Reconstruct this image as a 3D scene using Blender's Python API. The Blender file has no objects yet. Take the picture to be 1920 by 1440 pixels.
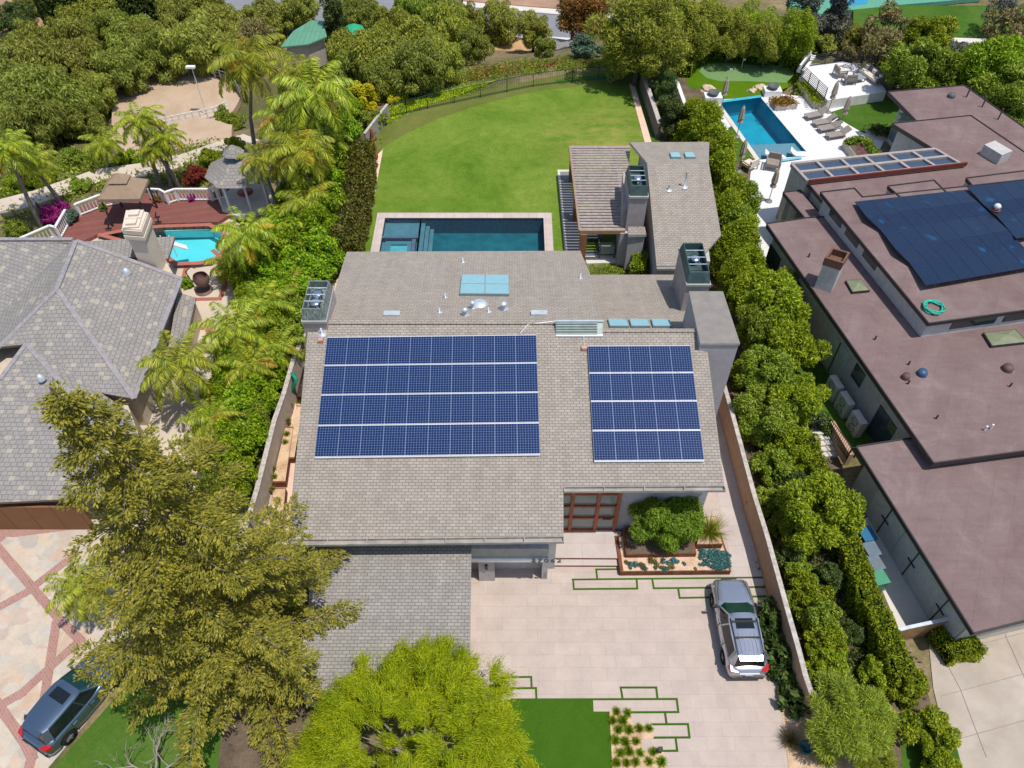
import bpy, bmesh, math, random
import numpy as np
from mathutils import Vector, Matrix
R=math.radians; PI=math.pi
sc=bpy.context.scene; COL=sc.collection
rnd=random.Random(7); rng=np.random.default_rng(11)
# ---------------------------------------------------------------- camera model (used to survey the place from the photograph)
H=36.5; TH=R(49.2); FPX=1480.0
cT,sT=math.cos(TH),math.sin(TH)
def ray(u,v):
    a=(u-960)/FPX; b=(720-v)/FPX
    return Vector((a,cT+b*sT,-sT+b*cT))
def P(u,v,z=0.0):
    d=ray(u,v); t=(z-H)/d.z
    return Vector((d.x*t,d.y*t,z))
def PS(u,v,z0,y0,s):            # on a plane z = z0 + s*(y-y0)
    d=ray(u,v); t=(z0-s*y0-H)/(d.z-s*d.y)
    return Vector((d.x*t,d.y*t,H+d.z*t))
def lerp(a,b,t): return a+(b-a)*t
EDGE=[(-400,46),(-60,46),(-34,49.5),(-24,52.5),(-17,58),(-11,63.5),(0,68),(9,71.5),(16,73),(26,76),(33,78),(40,75),(50,70),(400,66)]
def edge_y(x):
    for (x0,y0),(x1,y1) in zip(EDGE,EDGE[1:]):
        if x<=x1: return lerp(y0,y1,(x-x0)/(x1-x0))
    return EDGE[-1][1]
def zt(x,y):
    d=y-edge_y(x)
    if d<=0: return -0.03
    t=min(1.0,d/26.0); t=t*t*(3-2*t)*0.6+t*0.4
    return -0.03-9.0*t
def G(u,v,off=0.0):             # ray meets terrain
    d=ray(u,v); t=20.0
    while t<400:
        p=Vector((0,0,H))+d*t
        if p.z<=zt(p.x,p.y)+off: break
        t+=0.25
    p.z=zt(p.x,p.y)+off
    return p
# ---------------------------------------------------------------- mesh builder
class MB:
    def __init__(s): s.V=[]; s.F=[]; s.M=[]; s.S=[]
    def add(s,vs,fs,m=0,smooth=False):
        o=len(s.V); s.V+= [tuple(v) for v in vs]
        for f in fs: s.F.append([i+o for i in f]); s.M.append(m); s.S.append(smooth)
    def poly(s,pts,m=0): s.add(pts,[list(range(len(pts)))],m)
    def quad(s,a,b,c,d,m=0): s.add([a,b,c,d],[[0,1,2,3]],m)
    def prism(s,top,zb,mt=0,ms=None,bottom=True):
        if ms is None: ms=mt
        top=[Vector(p) for p in top]; n=len(top)
        # make counter clockwise
        ar=sum(top[i].x*top[(i+1)%n].y-top[(i+1)%n].x*top[i].y for i in range(n))
        if ar<0: top=top[::-1]
        bot=[Vector((p.x,p.y,zb if not callable(zb) else zb(p))) for p in top]
        s.add(top,[list(range(n))],mt)
        for i in range(n):
            j=(i+1)%n; s.add([bot[i],bot[j],top[j],top[i]],[[0,1,2,3]],ms)
        if bottom: s.add(bot[::-1],[list(range(n))],ms)
    def slab(s,top,th,mt=0,ms=None): s.prism(top,lambda p:p.z-th,mt,ms)
    def box(s,c,d,rz=0,m=0):
        c=Vector(c); hx,hy,hz=d[0]/2,d[1]/2,d[2]/2; ca,sa=math.cos(rz),math.sin(rz)
        vs=[]
        for z in(-hz,hz):
            for x,y in((-hx,-hy),(hx,-hy),(hx,hy),(-hx,hy)):
                vs.append((c.x+x*ca-y*sa,c.y+x*sa+y*ca,c.z+z))
        s.add(vs,[[3,2,1,0],[4,5,6,7],[0,1,5,4],[1,2,6,5],[2,3,7,6],[3,0,4,7]],m)
    def bar(s,a,b,w,h,m=0):            # rectangular bar from a to b, w across, h tall
        a=Vector(a); b=Vector(b); d=(b-a).normalized()
        side=d.cross(Vector((0,0,1)))
        if side.length<1e-4: side=Vector((1,0,0))
        side.normalize(); up=side.cross(d).normalized()
        vs=[]
        for p in(a,b):
            for x,y in((-1,-1),(1,-1),(1,1),(-1,1)): vs.append(p+side*(x*w/2)+up*(y*h/2))
        s.add(vs,[[0,1,2,3],[7,6,5,4],[0,4,5,1],[1,5,6,2],[2,6,7,3],[3,7,4,0]],m)
    def tube(s,pts,r,n=8,m=0,cap=True,smooth=True):
        pts=[Vector(p) for p in pts]; k=len(pts)
        rs=r if isinstance(r,(list,tuple)) else [r]*k
        vs=[]; ref=Vector((0.3,0.9,0.1))
        for i,p in enumerate(pts):
            d=(pts[min(i+1,k-1)]-pts[max(i-1,0)])
            if d.length<1e-6: d=Vector((0,0,1))
            d.normalize()
            x=d.cross(ref)
            if x.length<1e-3: x=d.cross(Vector((1,0,0)))
            x.normalize(); y=d.cross(x)
            for j in range(n):
                a=2*PI*j/n; vs.append(p+(x*math.cos(a)+y*math.sin(a))*rs[i])
        fs=[]
        for i in range(k-1):
            for j in range(n):
                fs.append([i*n+j,(i+1)*n+j,(i+1)*n+(j+1)%n,i*n+(j+1)%n][::-1])
        s.add(vs,fs,m,smooth)
        if cap:
            s.add(vs[:n],[list(range(n))],m); s.add(vs[-n:],[list(range(n))[::-1]],m)
    def lathe(s,c,prof,n=16,m=0,smooth=True,sx=1,sy=1):
        c=Vector(c); vs=[]
        for r,z in prof:
            for j in range(n):
                a=2*PI*j/n; vs.append((c.x+r*sx*math.cos(a),c.y+r*sy*math.sin(a),c.z+z))
        fs=[]
        for i in range(len(prof)-1):
            for j in range(n): fs.append([i*n+j,i*n+(j+1)%n,(i+1)*n+(j+1)%n,(i+1)*n+j])
        s.add(vs,fs,m,smooth)
        if prof[0][0]>1e-3: s.add(vs[:n][::-1],[list(range(n))],m)
        if prof[-1][0]>1e-3: s.add(vs[-n:],[list(range(n))],m)
def mesh_from(name,V,F,M,S,mats,org=(0,0,0)):
    me=bpy.data.meshes.new(name)
    V=np.array(V,dtype=np.float64)-np.array(org)
    me.from_pydata(V.tolist(),[],F)
    for m in mats: me.materials.append(m)
    if M is not None:
        me.polygons.foreach_set('material_index',M); me.polygons.foreach_set('use_smooth',S)
    # metre-scaled UVs: u along the horizontal of each face, v up its slope
    uv=me.uv_layers.new(name='UVMap'); nl=len(me.loops); out=np.zeros(nl*2)
    for p in me.polygons:
        n=p.normal
        if abs(n.z)>0.999: ux=Vector((1,0,0)); vx=Vector((0,1,0))
        else:
            ux=Vector((-n.y,n.x,0)).normalized(); vx=n.cross(ux)
        for li in p.loop_indices:
            co=V[me.loops[li].vertex_index]; co=Vector(co)+Vector(org)
            out[2*li]=co.dot(ux); out[2*li+1]=co.dot(vx)
    uv.data.foreach_set('uv',out); me.update()
    return me
ORG={}
def tag(o,label=None,cat=None,group=None,kind=None):
    if label:
        o['label']=label
    if cat: o['category']=cat
    if group: o['group']=group
    if kind: o['kind']=kind
    return o
def thing(name,label,cat,loc=(0,0,0),group=None,rz=0,scale=None):
    o=bpy.data.objects.new(name,None); COL.objects.link(o); o.empty_display_size=0.3
    o.location=loc; o.rotation_euler=(0,0,rz)
    if scale is not None: o.scale=(scale,)*3 if isinstance(scale,(int,float)) else scale
    tag(o,label,cat,group); ORG[o.name]=tuple(loc) if rz==0 and scale is None else (0,0,0)
    return o
def part(name,mb,mats,parent,label=None):
    if not isinstance(mats,(list,tuple)): mats=[mats]
    org=ORG.get(parent.name,(0,0,0)) if parent else (0,0,0)
    me=mesh_from(name,mb.V,mb.F,mb.M,mb.S,mats,org)
    o=bpy.data.objects.new(name,me); COL.objects.link(o); o.parent=parent; ORG[o.name]=org
    if label: o['label']=label
    return o
def solo(name,mb,mats,label,cat,group=None,loc=None):
    if not isinstance(mats,(list,tuple)): mats=[mats]
    if loc is None:
        a=np.array(mb.V); loc=(float(a[:,0].mean()),float(a[:,1].mean()),float(a[:,2].min()))
    me=mesh_from(name,mb.V,mb.F,mb.M,mb.S,mats,loc)
    o=bpy.data.objects.new(name,me); COL.objects.link(o); o.location=loc
    return tag(o,label,cat,group)
def struct(name,mb,mats,kind='structure'):
    if not isinstance(mats,(list,tuple)): mats=[mats]
    me=mesh_from(name,mb.V,mb.F,mb.M,mb.S,mats)
    o=bpy.data.objects.new(name,me); COL.objects.link(o); o['kind']=kind
    return o
def dup(root,loc,rz=0,scale=None,label=None,group=None):
    r=root.copy(); COL.objects.link(r); r.location=loc; r.rotation_euler=(0,0,rz)
    if scale is not None: r.scale=(scale,)*3 if isinstance(scale,(int,float)) else scale
    if label: r['label']=label
    if group: r['group']=group
    for ch in list(root.children):
        c=ch.copy(); COL.objects.link(c); c.parent=r
        for g in list(ch.children):
            d=g.copy(); COL.objects.link(d); d.parent=c
    return r
# ---------------------------------------------------------------- materials
class NT:
    def __init__(s,name):
        s.m=bpy.data.materials.new(name); s.m.use_nodes=True; s.t=s.m.node_tree; s.n=s.t.nodes; s.l=s.t.links
        s.b=s.n['Principled BSDF']; s.out=s.n['Material Output']
    def new(s,t,**kw):
        x=s.n.new(t)
        for k,v in kw.items(): setattr(x,k,v)
        return x
    def lk(s,a,b): s.l.new(a,b)
    def coord(s,kind='uv',scale=(1,1,1),rot=0):
        if kind=='uv': o=s.new('ShaderNodeUVMap',uv_map='UVMap').outputs[0]
        elif kind=='pos': o=s.new('ShaderNodeNewGeometry').outputs['Position']
        else: o=s.new('ShaderNodeTexCoord').outputs['Object']
        mp=s.new('ShaderNodeMapping'); mp.inputs['Scale'].default_value=scale; mp.inputs['Rotation'].default_value=(0,0,rot)
        s.lk(o,mp.inputs[0]); return mp.outputs[0]
    def noise(s,vec,scale,detail=4,rough=.55,dist=0):
        x=s.new('ShaderNodeTexNoise'); x.inputs['Scale'].default_value=scale; x.inputs['Detail'].default_value=detail
        x.inputs['Roughness'].default_value=rough; x.inputs['Distortion'].default_value=dist
        if vec is not None: s.lk(vec,x.inputs['Vector'])
        return x.outputs[0]
    def ramp(s,fac,stops):
        x=s.new('ShaderNodeValToRGB'); e=x.color_ramp.elements
        while len(e)>len(stops): e.remove(e[-1])
        while len(e)<len(stops): e.new(1)
        for i,(p,c) in enumerate(stops): e[i].position=p; e[i].color=(c[0],c[1],c[2],1) if not isinstance(c,(int,float)) else (c,c,c,1)
        s.lk(fac,x.inputs[0]); return x.outputs[0]
    def mix(s,fac,a,b,mode='MIX'):
        x=s.new('ShaderNodeMix',data_type='RGBA',blend_type=mode)
        for sock,v in((x.inputs[0],fac),(x.inputs[6],a),(x.inputs[7],b)):
            if isinstance(v,(int,float)): sock.default_value=v
            elif isinstance(v,(tuple,list)): sock.default_value=(v[0],v[1],v[2],1)
            else: s.lk(v,sock)
        return x.outputs[2]
    def math(s,op,a,b=None):
        x=s.new('ShaderNodeMath',operation=op)
        for i,v in enumerate((a,b)):
            if v is None: continue
            if isinstance(v,(int,float)): x.inputs[i].default_value=v
            else: s.lk(v,x.inputs[i])
        return x.outputs[0]
    def bump(s,h,strength=.3,dist=.05):
        x=s.new('ShaderNodeBump'); x.inputs['Strength'].default_value=strength; x.inputs['Distance'].default_value=dist
        s.lk(h,x.inputs['Height']); s.lk(x.outputs[0],s.b.inputs['Normal'])
    def fin(s,col,rough=.8,spec=.3,metal=0):
        if isinstance(col,(tuple,list)): s.b.inputs['Base Color'].default_value=(*col[:3],1)
        else: s.lk(col,s.b.inputs['Base Color'])
        if isinstance(rough,(int,float)): s.b.inputs['Roughness'].default_value=rough
        else: s.lk(rough,s.b.inputs['Roughness'])
        s.b.inputs['Specular IOR Level'].default_value=spec; s.b.inputs['Metallic'].default_value=metal
        return s.m
def plain(name,c,rough=.6,spec=.3,metal=0,var=.12,scale=3,bump=0):
    t=NT(name); v=t.coord('obj'); n=t.noise(v,scale,5)
    a=tuple(min(1,x*(1-var)) for x in c); b=tuple(min(1,x*(1+var)) for x in c)
    col=t.ramp(n,[(.3,a),(.7,b)])
    if bump: t.bump(t.noise(v,scale*8,3),bump,.02)
    return t.fin(col,rough,spec,metal)
def ground_mat(name,cols,s1=.5,s2=6,rough=.95,bump=.2,spec=.1):
    t=NT(name); v=t.coord('pos'); n1=t.noise(v,s1,6,.6,.3); n2=t.noise(v,s2,5,.7)
    f=t.math('ADD',t.math('MULTIPLY',n1,.6),t.math('MULTIPLY',n2,.4))
    k=len(cols); col=t.ramp(f,[(.32+.36*i/(k-1),c) for i,c in enumerate(cols)])
    t.bump(n2,bump,.05); return t.fin(col,rough,spec)
def brick_mat(name,c1,c2,cm,bw,bh,mort=.01,off=.5,rot=0,noise=None,rough=.85,bump=.3,kind='uv',dist=0,stain=0,spec=.2,bias=0):
    t=NT(name); v=t.coord(kind,(1,1,1),rot)
    if dist:
        nn=t.new('ShaderNodeTexNoise'); nn.inputs['Scale'].default_value=3.5; t.lk(v,nn.inputs['Vector'])
        sub=t.new('ShaderNodeVectorMath',operation='SUBTRACT'); t.lk(nn.outputs[1],sub.inputs[0]); sub.inputs[1].default_value=(.5,.5,.5)
        scl=t.new('ShaderNodeVectorMath',operation='SCALE'); t.lk(sub.outputs[0],scl.inputs[0]); scl.inputs['Scale'].default_value=dist
        ad=t.new('ShaderNodeVectorMath',operation='ADD'); t.lk(v,ad.inputs[0]); t.lk(scl.outputs[0],ad.inputs[1]); vb=ad.outputs[0]
    else: vb=v
    b=t.new('ShaderNodeTexBrick'); b.offset=off; b.inputs['Scale'].default_value=1
    b.inputs['Brick Width'].default_value=bw; b.inputs['Row Height'].default_value=bh; b.inputs['Mortar Size'].default_value=mort
    b.inputs['Mortar Smooth'].default_value=.2; b.inputs['Bias'].default_value=bias
    for k,c in(('Color1',c1),('Color2',c2),('Mortar',cm)): b.inputs[k].default_value=(*c,1)
    t.lk(vb,b.inputs['Vector']); col=b.outputs[0]
    n=t.noise(v,1.1,6,.65); col=t.mix(.55,col,t.ramp(n,[(.3,.72),(.7,1.0)]),'MULTIPLY')
    n2=t.noise(v,14,4,.7); col=t.mix(.4,col,t.ramp(n2,[(.3,.7),(.7,1.0)]),'MULTIPLY')
    if stain and kind=='uv':
        col=t.mix(.5,col,t.ramp(t.noise(t.coord('uv',(1.6,.16,1)),1.6,5,.7),[(.32,.74),(.62,1.0)]),'MULTIPLY')
    if stain: col=t.mix(t.ramp(t.noise(v,.35,6,.7,.6),[(.5,0),(.72,stain)]),col,tuple(x*.55 for x in c1))
    t.bump(b.outputs[1],-bump,.03)
    return t.fin(col,rough,spec)
def leaf_mat(name,stops,trans=.35,rough=.5,hue=.06,sat=1.0,ns=.9,nw=.38):
    t=NT(name); g=t.new('ShaderNodeNewGeometry'); oi=t.new('ShaderNodeObjectInfo')
    p=t.coord('obj'); n=t.noise(p,ns,3)
    f=t.math('ADD',t.math('MULTIPLY',g.outputs['Random Per Island'],1-nw),t.math('MULTIPLY',n,nw))
    k=len(stops); col=t.ramp(f,[(.2+.6*i/(k-1),c) for i,c in enumerate(stops)])
    hs=t.new('ShaderNodeHueSaturation'); t.lk(col,hs.inputs['Color'])
    t.lk(t.math('ADD',.5-hue/4,t.math('MULTIPLY',oi.outputs['Random'],hue/2)),hs.inputs['Hue'])
    t.lk(t.math('ADD',.85,t.math('MULTIPLY',oi.outputs['Random'],.3)),hs.inputs['Value'])
    hs.inputs['Saturation'].default_value=sat
    c=hs.outputs[0]; t.fin(c,rough,.25)
    tr=t.new('ShaderNodeBsdfTranslucent'); t.lk(c,tr.inputs[0])
    mx=t.new('ShaderNodeMixShader'); mx.inputs[0].default_value=trans
    t.lk(t.b.outputs[0],mx.inputs[1]); t.lk(tr.outputs[0],mx.inputs[2]); t.lk(mx.outputs[0],t.out.inputs[0])
    return t.m
def water_mat(name,col,rough=.04):
    t=NT(name); v=t.coord('pos'); n=t.noise(v,1.6,5,.6,.8)
    c=t.ramp(n,[(.3,tuple(x*.8 for x in col)),(.7,tuple(min(1,x*1.15) for x in col))])
    t.bump(t.noise(v,5,4,.6,.5),.12,.03); t.b.inputs['IOR'].default_value=1.33
    return t.fin(c,rough,.5)
# ---------------------------------------------------------------- camera, light
cam=bpy.data.cameras.new('camera'); cam.sensor_width=36; cam.lens=FPX/1920*36; cam.clip_end=2000
co=bpy.data.objects.new('camera',cam); COL.objects.link(co); co.location=(0,0,H); co.rotation_euler=(PI/2-TH,0,0); sc.camera=co
SUN=Vector((.27,-.18,1)).normalized()
sl=bpy.data.lights.new('sun','SUN'); sl.energy=4.25; sl.angle=R(.5); sl.color=(1,.955,.89)
so=bpy.data.objects.new('sun',sl); COL.objects.link(so); so.rotation_euler=SUN.to_track_quat('Z','Y').to_euler(); so.location=(0,0,80)
w=bpy.data.worlds.new('World'); sc.world=w; w.use_nodes=True; nt=w.node_tree
sk=nt.nodes.new('ShaderNodeTexSky'); sk.sky_type='NISHITA'; sk.sun_disc=False; sk.sun_elevation=math.asin(SUN.z); sk.sun_rotation=math.atan2(SUN.x,SUN.y); sk.air_density=1.0; sk.dust_density=1.0
bg=nt.nodes['Background']; nt.links.new(sk.outputs[0],bg.inputs[0]); bg.inputs[1].default_value=.15
vs=sc.view_settings; vs.view_transform='Standard'; vs.look='None'; vs.exposure=0; vs.gamma=1
sc.cycles.max_bounces=6; sc.cycles.transparent_max_bounces=12; sc.cycles.sample_clamp_indirect=4
# ---------------------------------------------------------------- materials
M={}
M['shingle']=brick_mat('asphalt_shingle',(.425,.372,.315),(.345,.303,.257),(.22,.195,.165),.30,.15,.02,.5,bump=.5,stain=.12)
M['shingle_g']=brick_mat('asphalt_shingle_grey',(.37,.342,.31),(.30,.28,.255),(.19,.178,.16),.30,.15,.02,.5,bump=.5,stain=.1)
M['shingle_back']=brick_mat('asphalt_shingle_back',(.425,.37,.312),(.36,.315,.267),(.25,.22,.185),.3,.15,.02,.5,bump=.3,stain=.12,dist=.1)
M['stucco']=plain('grey_stucco',(.40,.38,.375),.9,.1,bump=.15)
M['stucco_tower']=plain('grey_stucco_tower',(.40,.37,.38),.9,.1,var=.08,bump=.1)
M['stucco_lav']=plain('chimney_stucco',(.36,.31,.30),.9,.1,bump=.15)
M['gutter']=plain('weathered_gutter',(.30,.275,.245),.55,.4,var=.25,scale=2)
M['fascia']=plain('fascia_paint',(.36,.36,.33),.6,.3)
M['dark']=plain('dark_metal',(.03,.03,.032),.5,.4)
M['darkgrey']=plain('dark_grey',(.10,.105,.11),.6,.3)
M['patina']=None
def patina():
    t=NT('copper_patina'); v=t.coord('obj',(6,6,1)); n=t.noise(v,2.2,5,.65,.6)
    c=t.ramp(n,[(.3,(.10,.07,.055)),(.48,(.16,.19,.18)),(.7,(.32,.45,.43))]); return t.fin(c,.5,.4,.3)
M['patina']=patina()
M['patina_dark']=plain('copper_dark_green',(.06,.105,.105),.4,.5,.3,var=.3)
M['chrome']=plain('steel_cap',(.75,.77,.8),.16,.5,1,var=.05)
M['galv']=plain('galvanised',(.55,.6,.63),.45,.5,.4)
M['skyl']=plain('skylight_glass',(.23,.42,.47),.08,.6,var=.05)
M['skyl_f']=plain('skylight_frame',(.22,.30,.30),.5,.4)
M['louver']=plain('louver_paint',(.36,.42,.38),.5,.3)
M['white']=plain('white_paint',(.75,.74,.72),.5,.3,var=.05)
M['wood_red']=plain('mahogany',(.33,.085,.03),.5,.3,var=.25,scale=5)
M['glass_f']=plain('frosted_glass',(.20,.225,.20),.12,.5,var=.1)
M['glass_d']=plain('dark_glass',(.035,.055,.06),.05,.6,var=.2)
M['corten']=plain('rusted_steel',(.165,.06,.03),.75,.2,var=.35,scale=3)
M['pinkslab']=None
M['paver']=brick_mat('driveway_paver',(.535,.44,.38),(.50,.41,.355),(.43,.35,.305),1.22,.61,.010,.37,kind='pos',bump=.1,stain=.2)
M['slab']=brick_mat('slab_paver',(.57,.49,.45),(.53,.455,.415),(.42,.35,.32),2.4,1.2,.012,.5,kind='pos',bump=.1,stain=.1)
M['dg']=ground_mat('tan_gravel',[(.40,.25,.155),(.60,.42,.30),(.72,.53,.39)],1,9)
M['mulch']=ground_mat('straw_mulch',[(.30,.18,.10),(.55,.38,.24),(.72,.53,.36)],1.5,14,bump=.4)
M['soil']=ground_mat('dark_soil',[(.06,.045,.03),(.13,.095,.065),(.2,.15,.1)],1,9,bump=.5)
M['pinkpath']=ground_mat('pink_path',[(.58,.39,.29),(.68,.48,.37),(.74,.54,.43)],1,9)
def lawn_mat(name,stops,patches=True):
    t=NT(name); v=t.coord('pos'); n1=t.noise(v,.16,7,.66,.8); n2=t.noise(t.coord('pos',(1,1.0,1)),7,5,.8); n3=t.noise(v,.055,3,.5)
    n4=t.noise(v,1.4,6,.75,.4); f=t.math('ADD',t.math('ADD',t.math('ADD',t.math('MULTIPLY',n1,.38),t.math('MULTIPLY',n2,.27)),t.math('MULTIPLY',n3,.12)),t.math('MULTIPLY',n4,.23))
    k=len(stops); col=t.ramp(f,[(.36+.28*i/(k-1),c) for i,c in enumerate(stops)])
    t.bump(n2,.5,.06); return t.fin(col,.95,.08),t
M['lawn'],t_=lawn_mat('mown_lawn',[(.05,.115,.010),(.095,.17,.016),(.15,.22,.030),(.25,.28,.07)])
# a worn straw patch of its own shape near the guest house
_g=t_.coord('pos'); _v=t_.new('ShaderNodeVectorMath',operation='DISTANCE'); t_.lk(_g,_v.inputs[0]); _v.inputs[1].default_value=(7.8,58.5,0)
_d=t_.math('DIVIDE',_v.outputs['Value'],7.5); _w=t_.math('MULTIPLY',t_.ramp(_d,[(.0,1),(1,0)]),t_.ramp(t_.noise(t_.coord('pos',(.6,1.4,1)),.7,5,.7),[(.40,0),(.68,.75)]))
_old=t_.b.inputs['Base Color'].links[0].from_socket; t_.lk(t_.mix(_w,_old,(.36,.29,.09)),t_.b.inputs['Base Color'])
M['lawn2'],_=lawn_mat('side_lawn',[(.03,.075,.008),(.055,.12,.014),(.10,.16,.03)])
M['turf'],_=lawn_mat('synthetic_turf',[(.03,.085,.006),(.045,.11,.008),(.06,.13,.012)])
M['olivegrass'],_=lawn_mat('creeping_groundcover',[(.07,.10,.012),(.12,.14,.03),(.17,.17,.05)])
M['limegrass'],_=lawn_mat('lime_groundcover',[(.16,.22,.003),(.30,.36,.006),(.48,.50,.012)])
M['putt'],_=lawn_mat('putting_turf',[(.13,.23,.085),(.145,.25,.095),(.16,.27,.105)])
M['rough'],_=lawn_mat('putting_rough',[(.045,.11,.002),(.075,.15,.004),(.12,.19,.008)])
M['slope']=ground_mat('slope_scrub',[(.05,.075,.015),(.11,.13,.035),(.17,.15,.06),(.26,.19,.09)],.25,3.5,bump=.6)
M['terrain']=ground_mat('dry_soil',[(.055,.065,.02),(.11,.105,.04),(.21,.165,.09),(.36,.26,.16)],.12,2.5,bump=.5)
M['sand']=ground_mat('arena_sand',[(.37,.27,.18),(.44,.325,.225),(.50,.38,.27)],.4,5,bump=.3)
M['dirt']=ground_mat('bare_dirt',[(.22,.13,.085),(.34,.21,.14),(.42,.28,.2)],.25,3)
M['dirt_o']=ground_mat('ochre_dirt',[(.34,.2,.09),(.5,.31,.15),(.58,.38,.2)],.3,3)
M['asphalt']=ground_mat('asphalt_road',[(.17,.175,.19),(.21,.215,.23),(.25,.255,.27)],.3,6,bump=.1)
M['conc']=ground_mat('pale_concrete',[(.50,.46,.40),(.58,.54,.48),(.64,.60,.54)],.4,4,bump=.1)
def concrete_drive():
    t=NT('driveway_concrete'); v=t.coord('pos'); n=t.noise(v,.5,6,.65,.3); c=t.ramp(n,[(.3,(.33,.275,.22)),(.7,(.46,.395,.33))])
    st=t.noise(t.coord('pos',(.25,2.4,1),R(-14)),.9,4,.6); c=t.mix(t.ramp(st,[(.56,0),(.68,.35)]),c,(.33,.31,.29)); return t.fin(c,.9,.15)
M['conc2']=concrete_drive()
M['walk']=ground_mat('beige_walk',[(.44,.37,.29),(.52,.44,.35),(.58,.5,.4)],.5,6,bump=.1)
M['deckwhite']=brick_mat('white_tile',(.80,.78,.77),(.77,.75,.74),(.68,.66,.65),1.2,1.2,.008,0,kind='pos',bump=.05,rough=.6)
M['redwood']=brick_mat('redwood_deck',(.27,.105,.085),(.22,.08,.066),(.10,.04,.035),40,.14,.012,.5,kind='pos',rot=R(-14),bump=.2)
M['redbrick']=brick_mat('red_brick_band',(.46,.155,.11),(.40,.125,.09),(.34,.15,.12),.22,.11,.008,.5,kind='pos',bump=.1)
M['pinkbrick']=brick_mat('pink_brick_band',(.42,.225,.185),(.36,.19,.155),(.42,.29,.245),.24,.12,.012,.5,kind='pos',rot=R(45),bump=.1)
def flagstone():
    t=NT('flagstone'); v=t.coord('pos'); vo=t.new('ShaderNodeTexVoronoi'); vo.inputs['Scale'].default_value=1.5; vo.inputs['Randomness'].default_value=1
    ad=t.new('ShaderNodeVectorMath',operation='ADD'); t.lk(v,ad.inputs[0]); nn=t.new('ShaderNodeTexNoise'); nn.inputs['Scale'].default_value=1.3; t.lk(v,nn.inputs['Vector']); t.lk(nn.outputs[1],ad.inputs[1]); t.lk(ad.outputs[0],vo.inputs['Vector'])
    sp=t.new('ShaderNodeSeparateColor'); t.lk(vo.outputs['Color'],sp.inputs[0])
    c=t.ramp(sp.outputs[0],[(.0,(.33,.31,.27)),(.2,(.47,.42,.34)),(.4,(.53,.39,.26)),(.55,(.40,.39,.36)),(.72,(.55,.46,.36)),(.88,(.50,.30,.17)),(1,(.31,.30,.28))])
    c=t.mix(.45,c,t.ramp(t.noise(v,2.2,6,.7,.7),[(.3,(.37,.34,.30)),(.7,(.60,.51,.41))]))
    ve=t.new('ShaderNodeTexVoronoi',feature='DISTANCE_TO_EDGE'); ve.inputs['Scale'].default_value=1.5; t.lk(ad.outputs[0],ve.inputs['Vector'])
    c=t.mix(t.ramp(ve.outputs[0],[(.012,.55),(.03,0)]),c,(.45,.38,.31)); return t.fin(c,.85,.2)
M['flag']=flagstone()
M['poolfloor']=plain('pool_mosaic',(.015,.11,.14),.5,.3,var=.25,scale=1.2)
M['poolstep']=plain('pool_ledge',(.10,.19,.235),.5,.3,var=.15,scale=1.5)
M['spa']=plain('spa_plaster',(.13,.36,.40),.5,.3,var=.12)
M['poolwall']=plain('pool_tile',(.07,.11,.16),.4,.4,var=.3,scale=8)
M['aqua']=plain('aqua_plaster',(.11,.60,.66),.6,.3,var=.08,scale=.7)
M['aqua_l']=plain('aqua_step',(.45,.72,.72),.6,.3,var=.06)
M['blue']=plain('blue_plaster',(.006,.30,.42),.6,.3,var=.15,scale=.8)
M['bluestep']=plain('grey_blue_shelf',(.16,.26,.32),.6,.3,var=.1)
def water(name,tint,rough=.03,bs=4,caustic=0):
    t=NT(name); v=t.coord('pos'); t.n.remove(t.b)
    bp=t.new('ShaderNodeBump'); bp.inputs['Strength'].default_value=.25; bp.inputs['Distance'].default_value=.04; t.lk(t.noise(v,bs,4,.6,.6),bp.inputs['Height'])
    tr=t.new('ShaderNodeBsdfTransparent'); tr.inputs[0].default_value=(*tint,1)
    gl=t.new('ShaderNodeBsdfGlossy'); gl.inputs['Roughness'].default_value=rough; t.lk(bp.outputs[0],gl.inputs['Normal'])
    fr=t.new('ShaderNodeFresnel'); fr.inputs[0].default_value=1.33; t.lk(bp.outputs[0],fr.inputs['Normal'])
    mx=t.new('ShaderNodeMixShader'); t.lk(fr.outputs[0],mx.inputs[0]); t.lk(tr.outputs[0],mx.inputs[1]); t.lk(gl.outputs[0],mx.inputs[2]); t.lk(mx.outputs[0],t.out.inputs[0])
    return t.m
M['w_main']=water('pool_water',(.78,.93,.95)); M['w_aqua']=water('aqua_water',(.85,.97,.98),bs=9); M['w_blue']=water('blue_water',(.8,.95,.97))
# ---------------------------------------------------------------- setting
def ground():
    rects=[]
    for hp in(HOLE_MAIN,HOLE_BLUE,HOLE_AQUA):
        rects.append((min(p.x for p in hp)-2,max(p.x for p in hp)+2,min(p.y for p in hp)-1.6,max(p.y for p in hp)+1.6))
    xs=np.concatenate([np.arange(-220,-70,10),np.arange(-70,80,2.0),np.arange(80,221,10)])
    ys=np.concatenate([np.arange(-30,40,5),np.arange(40,112,1.5),np.arange(112,300,12)])
    V=[];F=[]
    for y in ys:
        for x in xs:
            z=zt(x,y)
            if any(r[0]<x<r[1] and r[2]<y<r[3] for r in rects) and z>-.5: z=-.04*75
            V.append((x,y,z if z>-.04 or z==-3.0 else z+.35*math.sin(x*.37+y*.21)*math.sin(y*.33)*min(1,(-z)/2)*(0.25 if z<-8.9 else 1)))
    n=len(xs)
    for j in range(len(ys)-1):
        for i in range(n-1): F.append([j*n+i,j*n+i+1,(j+1)*n+i+1,(j+1)*n+i])
    mb=MB(); mb.add(V,F,0,True); struct('ground',mb,M['terrain'])
SN=[0]
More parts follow.
